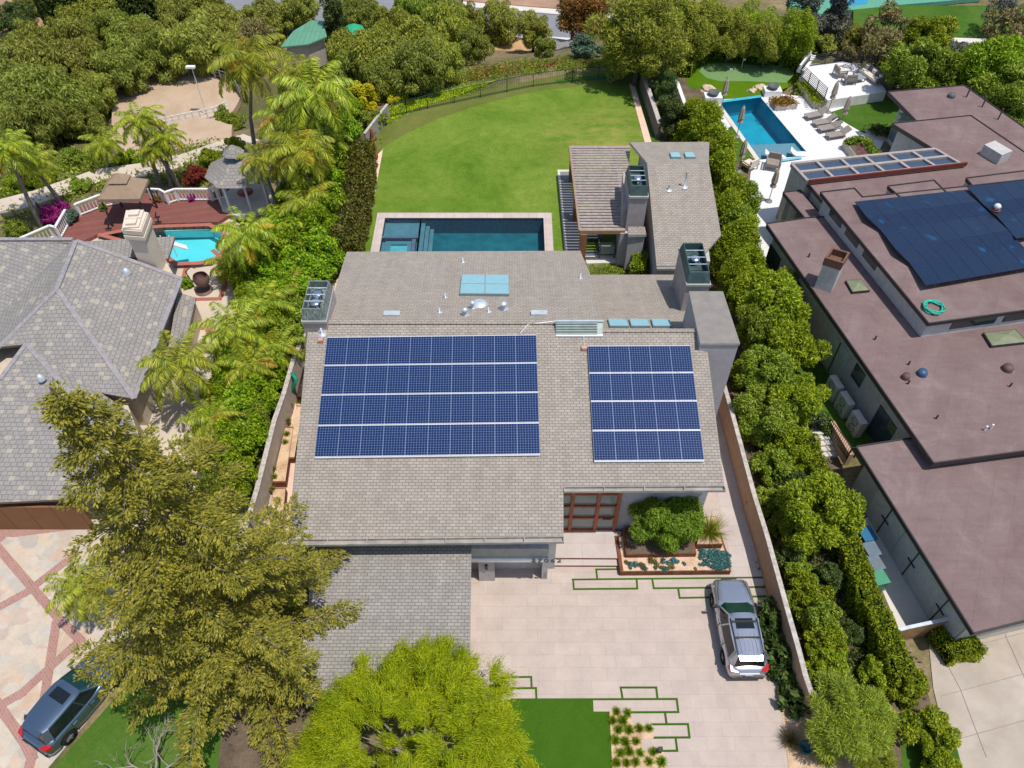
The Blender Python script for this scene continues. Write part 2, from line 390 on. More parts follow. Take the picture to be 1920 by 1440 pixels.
def sheet(name,px,z,m,kind='structure',hole=None):
    SN[0]+=1; z=z+SN[0]*.0006
    if hole:
        mb=MB(); pts=[P(u,v,z) for u,v in px]
        ar=sum(pts[i].x*pts[(i+1)%len(pts)].y-pts[(i+1)%len(pts)].x*pts[i].y for i in range(len(pts)))
        if ar<0: pts=pts[::-1]
        h=[Vector((p.x,p.y,z)) for p in hole]
        ah=sum(h[i].x*h[(i+1)%len(h)].y-h[(i+1)%len(h)].x*h[i].y for i in range(len(h)))
        if ah>0: h=h[::-1]
        from mathutils.geometry import tessellate_polygon
        tr=tessellate_polygon([pts,h]); al=pts+h
        for t in tr:
            a,b,c=[al[i] for i in t]
            if (b-a).cross(c-a).z<0: t=t[::-1]
            mb.poly([al[i] for i in t])
        return struct(name,mb,m,kind)
    mb=MB(); mb.prism([P(u,v,z) for u,v in px],z-.02 if z<.1 else 0,0); return struct(name,mb,m,kind)
def wsheet(name,pts,z,m,kind='structure'):
    mb=MB(); mb.prism([Vector((x,y,z)) for x,y in pts],z-.02,0); return struct(name,mb,m,kind)
def band(mb,px,w,z,m=0,closed=False,proj=P):
    pts=[proj(u,v,z) for u,v in px]; mb.k=getattr(mb,'k',0)
    for a,b in zip(pts,pts[1:]+([pts[0]] if closed else [])):
        d=(b-a); d.normalize(); n=Vector((-d.y,d.x,0))*w/2; e=d*w/2*.98
        mb.k+=1; dz=Vector((0,0,.0011*(mb.k%11))); mb.prism([a-n-e+dz,b-n+e+dz,b+n+e+dz,a+n-e+dz],z-.02,m)
# lots
def rect_hole():
    a,b=P(708,400),P(1034,399.5); return a.x+.3,b.x-.3,(a.y+b.y)/2-5.3,(a.y+b.y)/2-.3
_r=rect_hole(); HOLE_MAIN=[Vector((_r[0],_r[2],0)),Vector((_r[1],_r[2],0)),Vector((_r[1],_r[3],0)),Vector((_r[0],_r[3],0))]
BLUE_PX=[(1346,191),(1424,180.5),(1518,292),(1422,300)]
HOLE_BLUE=[P(u,v) for u,v in BLUE_PX]
AQUA_PX=[(188,440),(240,430),(300,424),(392,421),(418,434),(426,455),(415,477),(395,490),(372,493),(330,495),(300,470)]
HOLE_AQUA=[P(u,v) for u,v in AQUA_PX][::-1]
ground()
sheet('paved_driveway',[(860,985),(1130,960),(1300,900),(1335,700),(1362,738),(1395,935),(1437,1105),(1452,1110),(1475,1300),(1500,1520),(860,1520)],.004,M['paver'])
sheet('side_path',[(1290,640),(1350,690),(1368,745),(1395,935),(1437,1103),(1380,1103),(1340,900)],.012,M['slab'])
sheet('lawn',[(655,472),(700,300),(718,275),(760,250),(820,222),(900,195),(1000,170),(1100,160),(1182,158),(1212,265),(1230,500),(1045,520),(690,520),(660,520)],.004,M['lawn'],hole=HOLE_MAIN)
sheet('lawn_border',[(686,300),(690,262),(727,232),(740,200),(800,192),(860,182),(950,160),(1060,138),(1170,128),(1205,150),(1186,160),(1100,160),(1000,171),(900,196),(820,223),(760,251),(718,276),(700,300)],.008,M['olivegrass'])
sheet('lime_groundcover',[(727,205),(760,190),(860,163),(930,150),(860,178),(800,196),(760,210),(715,236)],.016,M['limegrass'])
sheet('lime_groundcover',[(1040,150),(1170,134),(1196,140),(1150,146),(1050,158)],.016,M['lawn2'])
sheet('pink_path',[(1180,158),(1190,158),(1222,267),(1209,267)],.012,M['pinkpath'])
sheet('lawn_border',[(1190,158),(1204,140),(1238,267),(1222,267)],.008,M['lawn2'])
sheet('pink_path',[(697,300),(718,280),(706,345),(700,380),(682,470),(664,472),(655,476),(686,350)],.02,M['pinkpath'])
sheet('side_bed',[(690,310),(700,300),(694,350),(680,352)],.024,M['lawn2'])
sheet('side_bed',[(480,920),(555,690),(640,470),(660,472),(575,690),(560,800),(540,1010),(520,1100),(470,1060)],.004,M['pinkpath'])
sheet('mulch_bed',[(1432,1112),(1452,1108),(1475,1180),(1512,1300),(1560,1340),(1640,1380),(1640,1500),(1486,1500),(1474,1400),(1462,1300),(1447,1200)],.016,M['mulch'])
turf=MB(); turf.prism([P(u,v,.02) for u,v in[(930,1311.5),(1112,1311.5),(1113,1334),(1143,1334),(1151,1500),(930,1500)]],0.0)
struct('turf_lawn',turf,M['turf'])
ts=MB()
for seg in[[(1120,1086),(1118,1067.5),(1157,1067)],[(1074,1086.5),(1438,1082.5)],[(1075,1088),(1076,1104.5),(1195,1103.5),(1194,1088)],[(1223.5,1088),(1226,1103),(1435,1100.5)],[(1272,1105),(1274.5,1121),(1436,1118)],[(940,1270),(996,1269),(997,1290)],[(950,1290.5),(1005,1290),(1006,1311)],[(960,1311.5),(1269,1310.5),(1272,1335),(1184,1335.5)],[(1167.5,1310),(1164,1289),(1230.6,1289),(1233,1310)],[(1247,1336),(1250,1357)],[(1223,1358),(1290,1357.5),(1293,1382.5),(1226,1383)],[(1267,1384),(1270,1407.5),(1244,1408)]]:
    band(ts,seg,.09,.024)
struct('turf_strips',ts,M['turf'])
sheet('grass_bed',[(1143,1335),(1184,1337),(1186,1358),(1224,1359),(1226,1384),(1203,1386),(1205,1408),(1245,1409),(1254,1500),(1151,1500)],.02,M['mulch'])
# left neighbour's grounds
sheet('flagstone_drive',[(-260,970),(130,960),(330,930),(520,930),(470,1060),(380,1200),(300,1180),(250,1250),(90,1440),(60,1520),(-400,1520)],.004,M['flag'])
pb=MB()
for seg in[[(-60,1000),(30,1000),(150,985)],[(-10,1020),(115,1165),(150,1200),(40,1300),(-40,1345)],[(-60,1170),(50,1110),(140,1040)],[(105,1170),(80,1330),(40,1500)],[(-40,1270),(45,1390),(60,1420)],[(0,1010),(-60,960)]]:
    band(pb,seg,.42,.02)
struct('brick_bands',pb,M['pinkbrick'])
sheet('front_lawn',[(100,1440),(250,1270),(300,1290),(420,1330),(400,1520),(50,1520)],.012,M['lawn2'])
sheet('front_lawn',[(400,1290),(580,1315),(600,1520),(400,1520)],.008,M['soil'])
sheet('shrub_bed',[(270,1150),(420,1180),(560,1050),(575,1310),(420,1320),(300,1290),(255,1255)],.016,M['soil'])
sheet('neighbour_patio',[(120,520),(150,428),(300,412),(430,410),(450,420),(470,560),(440,700),(420,930),(280,920),(150,700)],.004,M['walk'],hole=HOLE_AQUA)
rb=MB()
for seg in[[(330,497),(372,493),(420,480),(445,450),(432,425)],[(400,470),(432,498)],[(435,500),(412,560),(330,562)],[(350,497),(344,520)],[(390,620),(425,640),(418,750),(400,760)],[(330,618),(400,614)]]:
    band(rb,seg,.3,.034)
struct('brick_bands',rb,M['redbrick'])
sheet('red_brick_path',[(405,640),(440,640),(432,730),(400,760)],.02,M['redbrick'])
sheet('hedge_bed',[(640,240),(690,255),(655,470),(560,690),(485,920),(420,920),(440,700),(470,560),(455,440),(540,330)],.012,M['soil'])
# right neighbour's grounds
sheet('concrete_driveway',[(1740,1190),(1830,1170),(2200,1080),(2300,1500),(1800,1500),(1750,1290)],.004,M['conc2'])
jt=MB()
for seg in[[(1750,1230),(2100,1140)],[(1765,1305),(2100,1215)],[(1800,1385),(2100,1300)],[(1760,1215),(1800,1290),(1850,1420)],[(1885,1190),(1930,1290),(1980,1420)]]: band(jt,seg,.025,.03)
struct('driveway_joints',jt,plain('joint_sand',(.27,.24,.21),.9))
sheet('service_yard',[(1600,980),(1650,960),(1800,1165),(1745,1190),(1690,1190)],.004,M['conc'])
sheet('side_lawn',[(1485,640),(1520,650),(1640,815),(1590,850),(1550,790),(1480,760)],.006,M['lawn2'])
sheet('boundary_bed',[(1220,120),(1290,100),(1337,188),(1412,314),(1400,400),(1430,470),(1490,600),(1560,790),(1600,980),(1690,1190),(1740,1300),(1790,1500),(1560,1500),(1524,1310),(1455,1090),(1418,930),(1372,740),(1330,520),(1275,270)],.002,M['soil'])
sheet('corner_lawn',[(1690,1395),(1790,1385),(1820,1500),(1690,1500)],.008,M['lawn2'])
sheet('pool_terrace',[(1336,180),(1425,172),(1500,180),(1560,185),(1640,165),(1680,220),(1640,300),(1560,400),(1420,470),(1395,450),(1400,395),(1408,320),(1334,196)],.006,M['deckwhite'],hole=HOLE_BLUE)
sheet('terrace_step',[(1380,430),(1440,400),(1480,480),(1500,520),(1440,520)],.01,M['deckwhite'])
sheet('terrace_lawn',[(1555,211),(1640,183),(1730,190),(1700,250),(1620,250),(1590,233),(1550,208)],.012,M['lawn2'])
sheet('terrace_strip',[(1365,240),(1378,232),(1425,308),(1390,320)],.012,M['lawn2'])
sheet('putting_rough',[(1286,150),(1288,125),(1300,104),(1330,98),(1400,97),(1470,105),(1500,115),(1505,140),(1492,158),(1435,180),(1345,187),(1318,170),(1290,162)],.012,M['rough'])
sheet('putting_green',[(1311,134),(1317,124),(1333,119),(1360,118),(1400,121),(1440,122),(1497,121),(1495,132),(1475,155),(1440,154),(1400,152),(1350,152),(1325,146)],.02,M['putt'])
# beyond the lots
def tsheet(name,px,m,off=.06,sub=6):
    pts=[]
    for a,b in zip(px,px[1:]+[px[0]]):
        for k in range(sub): pts.append(G(lerp(a[0],b[0],k/sub),lerp(a[1],b[1],k/sub),off))
    mb=MB(); c=sum(pts,Vector())/len(pts); n=len(pts); z=sum(p.z for p in pts)/n
    for p in pts: p.z=z+off*.2
    mb.prism(pts,z-.6); return struct(name,mb,m)
tsheet('riding_arena',[(213,205),(225,178),(262,158),(320,148),(395,148),(440,165),(452,190),(440,215),(410,232),(350,255),(290,268),(235,262),(212,240)],M['sand'],.4)
def zsheet(name,px,z,m):
    mb=MB(); mb.prism([P(u,v,z) for u,v in px],z-.5); struct(name,mb,m)
zsheet('road',[(-60,90),(277,50),(345,20),(372,-8),(400,-20),(640,-22),(880,8),(1000,22),(1120,32),(1300,52),(1480,60),(2000,68),(2000,98),(1480,88),(1300,88),(1110,74),(1000,66),(880,48),(640,42),(420,24),(385,30),(277,72),(-60,130)],-8.55,M['asphalt'])
zsheet('pavement',[(868,2),(1000,13),(1130,23),(1300,43),(1300,52),(1120,33),(1000,22.5),(868,12)],-8.40,M['conc'])
zsheet('pavement',[(272,46),(330,22),(334,26),(278,51)],-8.40,M['conc'])
zsheet('pavement',[(850,54),(1000,66),(1110,74),(1110,80),(1000,72),(850,60)],-8.40,M['conc'])
zsheet('bare_hillside',[(868,1),(1000,12),(1130,22),(1130,-40),(868,-40)],-8.3,M['dirt'])
zsheet('bare_hillside',[(-40,-60),(260,-60),(150,40),(92,58),(40,95),(-60,130)],-8.45,M['dirt'])
zsheet('verge_lawn',[(180,60),(255,15),(330,-10),(380,-20),(360,8),(330,20),(272,45),(200,62)],-8.42,M['lawn2'])
zsheet('ochre_track',[(860,66),(1010,78),(1110,80),(1110,112),(1000,112),(860,92)],-8.50,M['dirt_o'])
zsheet('park_lawn',[(1600,10),(2000,10),(2000,74),(1760,68),(1600,55)],-8.45,M['lawn2'])
zsheet('park_path',[(1560,52),(1680,66),(1830,72),(2000,76),(2000,84),(1820,80),(1680,75),(1560,60)],-8.38,M['conc'])
zsheet('sport_court',[(1545,-30),(1640,-30),(1625,6),(1560,16)],-8.41,plain('court_blue',(.03,.25,.42),.7))
zsheet('court_surround',[(1480,-60),(1860,-60),(1840,-4),(1700,8),(1600,18),(1540,26),(1480,26)],-8.44,plain('court_green',(.10,.30,.2),.7))
tsheet('dirt_path',[(215,272),(290,266),(380,250),(440,250),(425,268),(330,284),(240,292)],M['sand'],.3)
for px,w in([(-20,395),(60,372),(180,330),(275,318),(340,300),(430,268),(470,258)],2.0),:
    mb=MB()
    pts=[G(u,v,.45) for u,v in px]; pts=[a.lerp(b,k/4) for a,b in zip(pts,pts[1:]) for k in range(4)]+[pts[-1]]
    for a,b in zip(pts,pts[1:]):
        d=Vector((b.x-a.x,b.y-a.y,0)).normalized(); n=Vector((-d.y,d.x,0))*w/2; e=d*.1
        mb.prism([a-n-e,b-n+e,b+n+e,a+n-e],lambda p:p.z-.8)
    struct('walkway',mb,M['walk'])
# ---------------------------------------------------------------- main house
Y0,Z0,SL=17.75,5.0,.25
def RS(u,v,o=0): return PS(u,v,Z0+o,Y0,SL)            # front slope
YR,ZR=28.9,7.79
def RN(u,v,o=0): return PS(u,v,ZR+o,YR,-SL)           # back slope
def RL(u,v,o=0): return PS(u,v,5.4+o,31.0,-SL)        # lower back roof on the right
house=thing('modern_house','grey shingled modern house with two blue solar arrays on its roof, behind the paved driveway','house',(1.5,27,0))
mb=MB()
front=[RS(541,1012),RS(1056.5,1006),RS(1056.5,913),RS(1358,911),RS(1327,660),RS(1312,657),RS(1309,620),RS(1130,619),RS(1042,604),RS(607,604),RS(596,622),RS(577,622)]
mb.slab(front,.22,0,1)
part('roof',mb,[M['shingle'],M['fascia']],house)
mb=MB(); a=RS(604,604.5); b=RS(1041,604.5); a2=RN(650,472); b2=RN(1088,470); c2=RN(1107,515); d2=RN(1128,600)
a.z-=.01;b.z-=.01; a0=RN(610,603); b0=RN(1042,603)
mb.slab([RN(610,603),b0,d2,c2,b2,a2],.22,0,1)
part('roof',mb,[M['shingle_back'],M['fascia']],house)
mb=MB(); mb.slab([RL(1040,623),RL(1330,623),RL(1300,515),RL(1107,515),RL(1085,515)],.2,0,1)
part('roof',mb,[M['shingle_back'],M['fascia']],house)
# garage wing roof
mb=MB()
def RG(u,v,o=0): return PS(u,v,3.7+o,18.0,.17)
ga,gb,gc,gd=RG(574,1036),RG(883,1036),RG(880,1306),RG(578,1308)
ua=ga+Vector((0,1.3,.22)); ub=gb+Vector((0,1.3,.22))
mb.slab([gd,gc,ub,ua],.2,0,1); part('roof',mb,[M['shingle_g'],M['fascia']],house)
# ridge cap and gutters
mb=MB(); mb.bar(RS(607,604,.04),RS(1042,604,.04),.3,.05); mb.bar(RS(1130,620,.03),RS(1309,620,.03),.25,.05); part('ridge_cap',mb,M['shingle'],house)
def gutter(a,b,w=.15,h=.16):
    mb=MB(); a=Vector(a);b=Vector(b)
    d=Vector((0,-w/2-.02,-.04)); mb.bar(a+d+Vector((0,-w/2,0)),b+d+Vector((0,-w/2,0)),.03,h); mb.bar(a+d+Vector((0,w/2,0)),b+d+Vector((0,w/2,0)),.03,h)
    mb.bar(a+d+Vector((0,0,-h/2)),b+d+Vector((0,0,-h/2)),w,.03)
    for e in(a,b): mb.box(e+d,(.03,w+.03,h+.02))
    n=int((b-a).length/1.6)
    for i in range(1,n): mb.box(a.lerp(b,i/n)+d+Vector((0,0,h/2-.01)),(.04,w,.02))
    mb.bar(a+d+Vector((0,w/2+.05,-.16)),b+d+Vector((0,w/2+.05,-.16)),.05,.22)
    part('gutter',mb,M['gutter'],house)
gutter(RS(541,1012),RS(1056.5,1006),.26); gutter(RS(1057.5,913),RS(1358,911),.24); gutter(gd,gc)
def wallbox(name,x0,x1,y0,y1,z0,z1,m,parent=house,topf=None,lab=None):
    mb=MB()
    if topf: mb.prism([Vector((x0,y0,topf(y0))),Vector((x1,y0,topf(y0))),Vector((x1,y1,topf(y1))),Vector((x0,y1,topf(y1)))],z0)
    else: mb.prism([Vector((x0,y0,z1)),Vector((x1,y0,z1)),Vector((x1,y1,z1)),Vector((x0,y1,z1))],z0)
    return part(name,mb,m,parent,lab)
fr=lambda y: Z0+SL*(y-Y0)-.26
bk=lambda y: ZR-SL*(y-YR)-.26
xl=RS(560,900).x+.55
# left wing walls (front face at y 18.95), hall behind the door, right wing
wallbox('wall',xl,2.15,19.1,28.8,0,0,M['stucco'],topf=fr)
wallbox('wall',xl+.0,3.6,28.85,36.4,0,0,M['stucco'],topf=bk)
xr=RS(1340,800).x-.15
wallbox('wall',2.2,xr,21.25,28.3,0,0,M['stucco'],topf=lambda y:fr(y)-.02)
wallbox('wall',3.7,xr,28.6,36.5,0,0,M['stucco'],topf=lambda y:5.4-SL*(y-31)-.26)
# garage walls
gx0,gx1=ga.x+.35,gb.x-.25
wallbox('wall',gx0,gx1,12.3,19.05,0,0,M['stucco'],topf=lambda y:3.7+.17*(y-18)-.24)
# header beam with house number over the recessed side entry
hy=18.25
mb=MB(); mb.prism([Vector((gb.x-.1,hy,3.6)),Vector((1.72,hy,3.6)),Vector((1.72,19.09,3.6)),Vector((gb.x-.1,19.09,3.6))],2.45,1,0)
mb.box(((gb.x-.1+1.72)/2,hy-.05,2.6),(1.72-gb.x+.1,.08,.30),0,2)
part('entry_header',mb,[M['fascia'],M['stucco'],M['white']],house)
mb=MB(); mb.box((P(914,1062).x,18.6,1.2),(.78,.36,2.4)); part('pillar',mb,M['stucco'],house); mb=MB(); mb.box((1.62,18.75,1.2),(.28,.45,2.4)); part('pillar',mb,M['stucco'],house)
mb=MB(); mb.box((P(914,1062).x,18.38,1.55),(.12,.1,.42)); part('wall_lamp',mb,M['dark'],house)
# house number
cu=bpy.data.curves.new('house_number','FONT'); cu.body='27062'; cu.size=.48; cu.extrude=.02; cu.align_x='LEFT'; cu.space_character=1.25
tmp=bpy.data.objects.new('tmp',cu); COL.objects.link(tmp); bpy.context.view_layer.update()
me=bpy.data.meshes.new_from_object(tmp.evaluated_get(bpy.context.evaluated_depsgraph_get())); bpy.data.objects.remove(tmp)
me.materials.append(M['darkgrey']); me.transform(Matrix.Translation(Vector((P(996,1043,2.6).x,hy-.12,2.5))-Vector(ORG[house.name]))@Matrix.Rotation(PI/2,4,'X'))
o=bpy.data.objects.new('house_number',me); COL.objects.link(o); o.parent=house; ORG[o.name]=ORG[house.name]
# entry door wall: timber frame with frosted panes
dy=21.2; dx0,dx1=2.22,5.35
mb=MB(); mb.box(((dx0+dx1)/2,dy+.02,2.75),(dx1-dx0,.04,4.9)); dg=part('entry_glazing',mb,M['glass_f'],house)
mb=MB()
for x in(2.28,3.0,4.05+.25,5.3): mb.box((x,dy-.05,2.75),(.17,.12,4.9))
for z in(.36,1.55,2.65,3.75,4.9): mb.box(((dx0+dx1)/2,dy-.055,z),(dx1-dx0,.10,.12))
part('timber_frame',mb,M['wood_red'],dg)
mb=MB(); mb.box((4.85,dy-.13,1.55),(.45,.05,.05)); part('door_handle',mb,M['dark'],dg)
mb=MB(); mb.box((4.8,dy-.12,.33),(.9,.2,.06)); part('threshold',mb,M['white'],dg)
# entry patio and steps
mb=MB()
for(z,v0) in((.15,1060),(.30,1046)):
    x0=P(1029,v0,z).x; x1=P(1157,v0,z).x; y=P(1100,v0,z).y
    mb.prism([Vector((x0,y,z)),Vector((x1+.35,y-.02,z)),Vector((x1+.35,21.1,z-.001)),Vector((x0,21.1,z-.001))],0 if z<.2 else .15,0,1)
struct('entry_steps',mb,[M['slab'],M['corten']])
# louvered dormer: a sloping louver bank closed by a short back
mb=MB(); p0,p1=RS(1042,628,.02),RS(1130,628,.02); t0=Vector((p0.x,28.75,8.07)); t1=Vector((p1.x,28.75,8.07)); k0=Vector((p0.x,29.0,7.0)); k1=Vector((p1.x,29.0,7.0)); q0=p0-Vector((0,0,.5)); q1=p1-Vector((0,0,.5))
mb.quad(p0,p1,t1,t0); mb.quad(t0,t1,k1,k0); mb.poly([p0,t0,k0,q0]); mb.poly([p1,q1,k1,t1])
lv=part('dormer',mb,M['louver'],house)
for i in range(5):
    f=.08+.19*i; a=p0.lerp(t0,f); b=p1.lerp(t1,f); o=Vector((0,-.05,.06)); mb=MB(); mb.bar(a+o+Vector((.03,0,0)),b+o-Vector((.28,0,0)),.05,.10); part('louver_slat',mb,M['louver'],lv)
mb=MB(); mb.bar(t0+Vector((-.05,0,.04)),t1+Vector((.05,0,.04)),.12,.06); mb2=MB(); mb2.bar(p0+Vector((0,-.06,.02)),p1+Vector((0,-.06,.02)),.12,.05); part('top_flashing',mb,M['galv'],lv); part('sill_flashing',mb2,M['white'],lv)
# tower block
TZ=7.85
tc=[P(1291,551,TZ),P(1354,551,TZ),P(1385,646,TZ),P(1314,652,TZ)]
tc[3].y=tc[2].y; tc[1].y=tc[0].y; tc[0].x=tc[3].x; 
mb=MB(); mb.prism(tc,0); tw=part('wall',mb,M['stucco_tower'],house)
mb=MB(); c0=sum(tc,Vector())/4; big=[c0+(p-c0)*1.03 for p in tc]
for p in big: p.z=TZ+.14
mb.slab(big,.14,0,1); part('flat_roof',mb,[plain('flat_roof_felt',(.23,.21,.19),.9,.1,var=.12,scale=2),M['fascia']],house)
# chimneys
def chimney(cs,zl,zb,ncap,mat,label=None,m2='patina',par=house):
    """cs = four ledge corners (front left, front right, back right, back left)"""
    c=sum(cs,Vector())/4
    mb=MB(); mb.prism([c+(p-c)*.94 for p in cs],zb,0)
    ch=part('chimney',mb,mat,par,label)
    mb=MB(); mb.slab([Vector((p.x,p.y,zl)) for p in cs],.14); part('chimney_ledge',mb,M['fascia'],ch)
    mb=MB(); lo=[c+(p-c)*.93 for p in cs]; hi=[c+(p-c)*.80 for p in cs]
    for p in lo: p.z=zl
    for p in hi: p.z=zl+.62
    hin=[c+(p-c)*.74 for p in cs]; lin=[c+(p-c)*.74 for p in cs]
    for p in hin: p.z=zl+.62
    for p in lin: p.z=zl+.06
    for i in range(4):
        j=(i+1)%4
        mb.quad(lo[i],lo[j],hi[j],hi[i]); mb.quad(hi[i],hi[j],hin[j],hin[i]); mb.quad(hin[i],hin[j],lin[j],lin[i])
    mb.poly(lin)
    part('chimney_shroud',mb,M[m2],ch)
    for t in(.25,.5,.75)[:3]:
        a=hin[0].lerp(hin[3],t); b=hin[1].lerp(hin[2],t); mb=MB(); mb.bar(a,b,.05,.03); part('shroud_bar',mb,M['galv'],ch)
    for t in ncap:
        p=(lin[0].lerp(lin[3],t)+lin[1].lerp(lin[2],t))/2
        mb=MB(); mb.lathe((p.x,p.y,zl+.05),[(.17,0),(.17,.35),(.30,.36),(.31,.40),(.22,.46),(.1,.5),(0,.51)],20); part('flue_cap',mb,M['chrome'],ch)
    return ch
def rect(fl,fr_,bl,z):
    a,b,c=P(*fl,z),P(*fr_,z),P(*bl,z); b.y=a.y; w_=b.x-a.x; return [a,b,Vector((c.x+w_,c.y,z)),c]
c1=rect((564,603),(612,603),(582,536),8.35); c1[3].x=c1[0].x; c1[2].x=c1[1].x
chimney(c1,8.35,0,(.3,.62),M['stucco_lav'],'stucco chimney with patinated shroud and two flue caps')
c2_=rect((1287,534),(1333,532),(1270,464),7.05); c2_[3].x=c2_[0].x; c2_[2].x=c2_[1].x
chimney(c2_,7.05,3,(.55,),M['stucco_lav'],'tall chimney with dark green shroud and one flue cap','patina_dark')
# skylights
def skylight(px,surf,h,panes,name='skylight',par=house):
    q=[surf(u,v) for u,v in px]; c=sum(q,Vector())/4; mb=MB()
    mb.prism([p+Vector((0,0,h)) for p in q],lambda p:p.z-h-.1); f=part(name,mb,M['skyl_f'],par)
    nx,ny=panes
    for i in range(nx):
        for j in range(ny):
            def b(s,t): return q[0].lerp(q[1],s).lerp(q[3].lerp(q[2],s),t)
            e=.03
            r=[b((i+e)/nx,(j+e)/ny),b((i+1-e)/nx,(j+e)/ny),b((i+1-e)/nx,(j+1-e)/ny),b((i+e)/nx,(j+1-e)/ny)]
            m2=MB(); m2.prism([p+Vector((0,0,h+.02)) for p in r],lambda p:p.z-.03); part('pane',m2,M['skyl'],f)
    return f
skylight([(862,555),(955,556),(954,520),(866,519)],RN,.18,(2,2))
for u in(1139,1179,1220): skylight([(u+4,615),(u+40,615),(u+34,602),(u,601)],RL,.15,(1,1))
# roof vents
def vents():
    for u,v in((735,590),(1011,589)):
        c=RN(u,v); mb=MB(); mb.box(c+Vector((0,0,.07)),(.85,.32,.14)); part('roof_vent',mb,M['galv'],house)
    for u,v,s in((886,578,.12),(944,580,.16),(872,591,.14)):
        c=RN(u,v); mb=MB(); mb.lathe(c+Vector((0,0,-.05)),[(s*1.8,0),(s*1.8,.06),(s*.6,.08),(s*.6,.35),(s*1.1,.37),(s*1.1,.52),(.0,.56)],12); part('roof_vent',mb,M['galv'],house)
    c=RN(899,571); mb=MB(); mb.lathe(c,[(.42,-.1),(.42,.06),(.3,.14),(0,.18)],18); part('roof_vent',mb,M['galv'],house)
    for u,v in((868,492),(835,558),(824,586),(1088,522),(916,585)):
        c=RN(u,v) ; mb=MB(); mb.lathe(c+Vector((0,0,-.02)),[(.16,0),(.16,.03),(.04,.04),(.04,.35),(0,.35)],8); part('vent_pipe',mb,M['galv'],house)
    c=RS(604,626); mb=MB(); mb.lathe(c,[(.24,-.05),(.2,.04),(.05,.06),(.05,.4),(0,.4)],10); part('vent_pipe',mb,M['galv'],house)
    for u,v in((602,641),(1095,656)):
        c=RS(u,v); mb=MB(); mb.box(c+Vector((0,0,.1)),(.25,.2,.2)); part('junction_box',mb,plain('box_pink',(.5,.28,.22),.6),house)
    mb=MB(); mb.tube([RS(1095,650,.06),RS(1094,630,.06)],.02,6); part('conduit',mb,M['galv'],house); mb=MB(); mb.tube([RS(975,626,.06),RS(990,608,.06),RS(1042,602,.1)],.025,6); part('conduit',mb,M['galv'],house)
vents()
# solar arrays -------------------------------------------------
def cells():
    t=NT('solar_cells'); v=t.coord('uv'); pw=1.046/8
    b=t.new('ShaderNodeTexBrick'); b.offset=0; b.inputs['Scale'].default_value=1; b.inputs['Brick Width'].default_value=.1275; b.inputs['Row Height'].default_value=.1278; b.inputs['Mortar Size'].default_value=.0075; b.inputs['Mortar Smooth'].default_value=.1
    b.inputs['Color1'].default_value=(.004,.015,.07,1); b.inputs['Color2'].default_value=(.006,.021,.095,1); b.inputs['Mortar'].default_value=(.10,.155,.27,1)
    t.lk(v,b.inputs['Vector']); n=t.noise(v,.8,3); c=t.mix(.5,b.outputs[0],t.ramp(n,[(.3,.7),(.7,1.0)]),'MULTIPLY')
    # diamonds where four cell corners meet
    sp=t.new('ShaderNodeSeparateXYZ'); t.lk(v,sp.inputs[0])
    def tri(o,s):
        f=t.math('FRACT',t.math('DIVIDE',o,s)); return t.math('MINIMUM',f,t.math('SUBTRACT',1,f))
    dsum=t.math('ADD',tri(sp.outputs[0],.1275),tri(sp.outputs[1],.1278))
    c=t.mix(t.math('LESS_THAN',dsum,.10),c,(.28,.36,.48))
    return t.fin(c,.12,.5)
M['cells']=cells(); M['alu']=plain('aluminium',(.72,.73,.75),.35,.5,.3,var=.04)
def panel_mesh(PW=1.046,PH=1.559,m=None):
    # local: x across, y up the slope, z normal
    mb=MB(); mb.prism([Vector(p) for p in((.012,.012,.04),(PW-.012,.012,.04),(PW-.012,PH-.012,.04),(.012,PH-.012,.04))],.0,0)
    for a,b,k in(((0,0),(PW,.014),1),((0,PH-.014),(PW,PH),1),((0,0.014),(.012,PH-.014),2),((PW-.012,.014),(PW,PH-.014),2)):
        mb.prism([Vector((a[0],a[1],.046)),Vector((b[0],a[1],.046)),Vector((b[0],b[1],.046)),Vector((a[0],b[1],.046))],-.002,k)
    me=bpy.data.meshes.new('solar_panel'); me.from_pydata(mb.V,[],mb.F); me.materials.append(m or M['cells']); me.materials.append(M['alu']); me.materials.append(plain('panel_side_frame',(.16,.20,.30),.4,.4,.2)); me.polygons.foreach_set('material_index',mb.M)
    uv=me.uv_layers.new(name='UVMap')
    for l in me.loops:
        c=me.vertices[l.vertex_index].co; uv.data[l.index].uv=(c.x-.013,c.y-.012)
    return me
PM=panel_mesh()
def array(label,bl,br,tl,nx,ny):
    o=RS(*bl,.13); ex=(RS(*br,.13)-o); ey=(RS(*tl,.13)-o)
    w=ex.length; h=ey.length; ex.normalize(); ey=(ey-ex*ey.dot(ex)).normalized(); nz=ex.cross(ey)
    r=thing('solar_array',label,'solar array',o)
    sx=w/nx/1.047; gap=h/ny
    for j in range(ny):
        for i in range(nx):
            p=bpy.data.objects.new('solar_panel',PM); COL.objects.link(p); p.parent=r
            mt=Matrix((ex,ey,nz)).transposed().to_4x4(); mt.translation=ex*(i*w/nx)+ey*(j*gap); p.matrix_local=mt@Matrix.Diagonal((sx,(gap-.05)/1.559,1,1))
    mb=MB()
    for j in range(ny+1):
        a=ey*(j*gap-.04); mb.bar(o+a-nz*.01,o+a+ex*w-nz*.01,.05,.05)
    part('mounting_rails',mb,M['alu'],r)
array('large blue solar array of ten columns on the left half of the grey roof',(590,857),(1012.5,851.5),(610.5,632),10,4)
array('smaller blue solar array of five columns beside the tower block on the right roof',(1114,864),(1320,863),(1102.5,648),5,4)
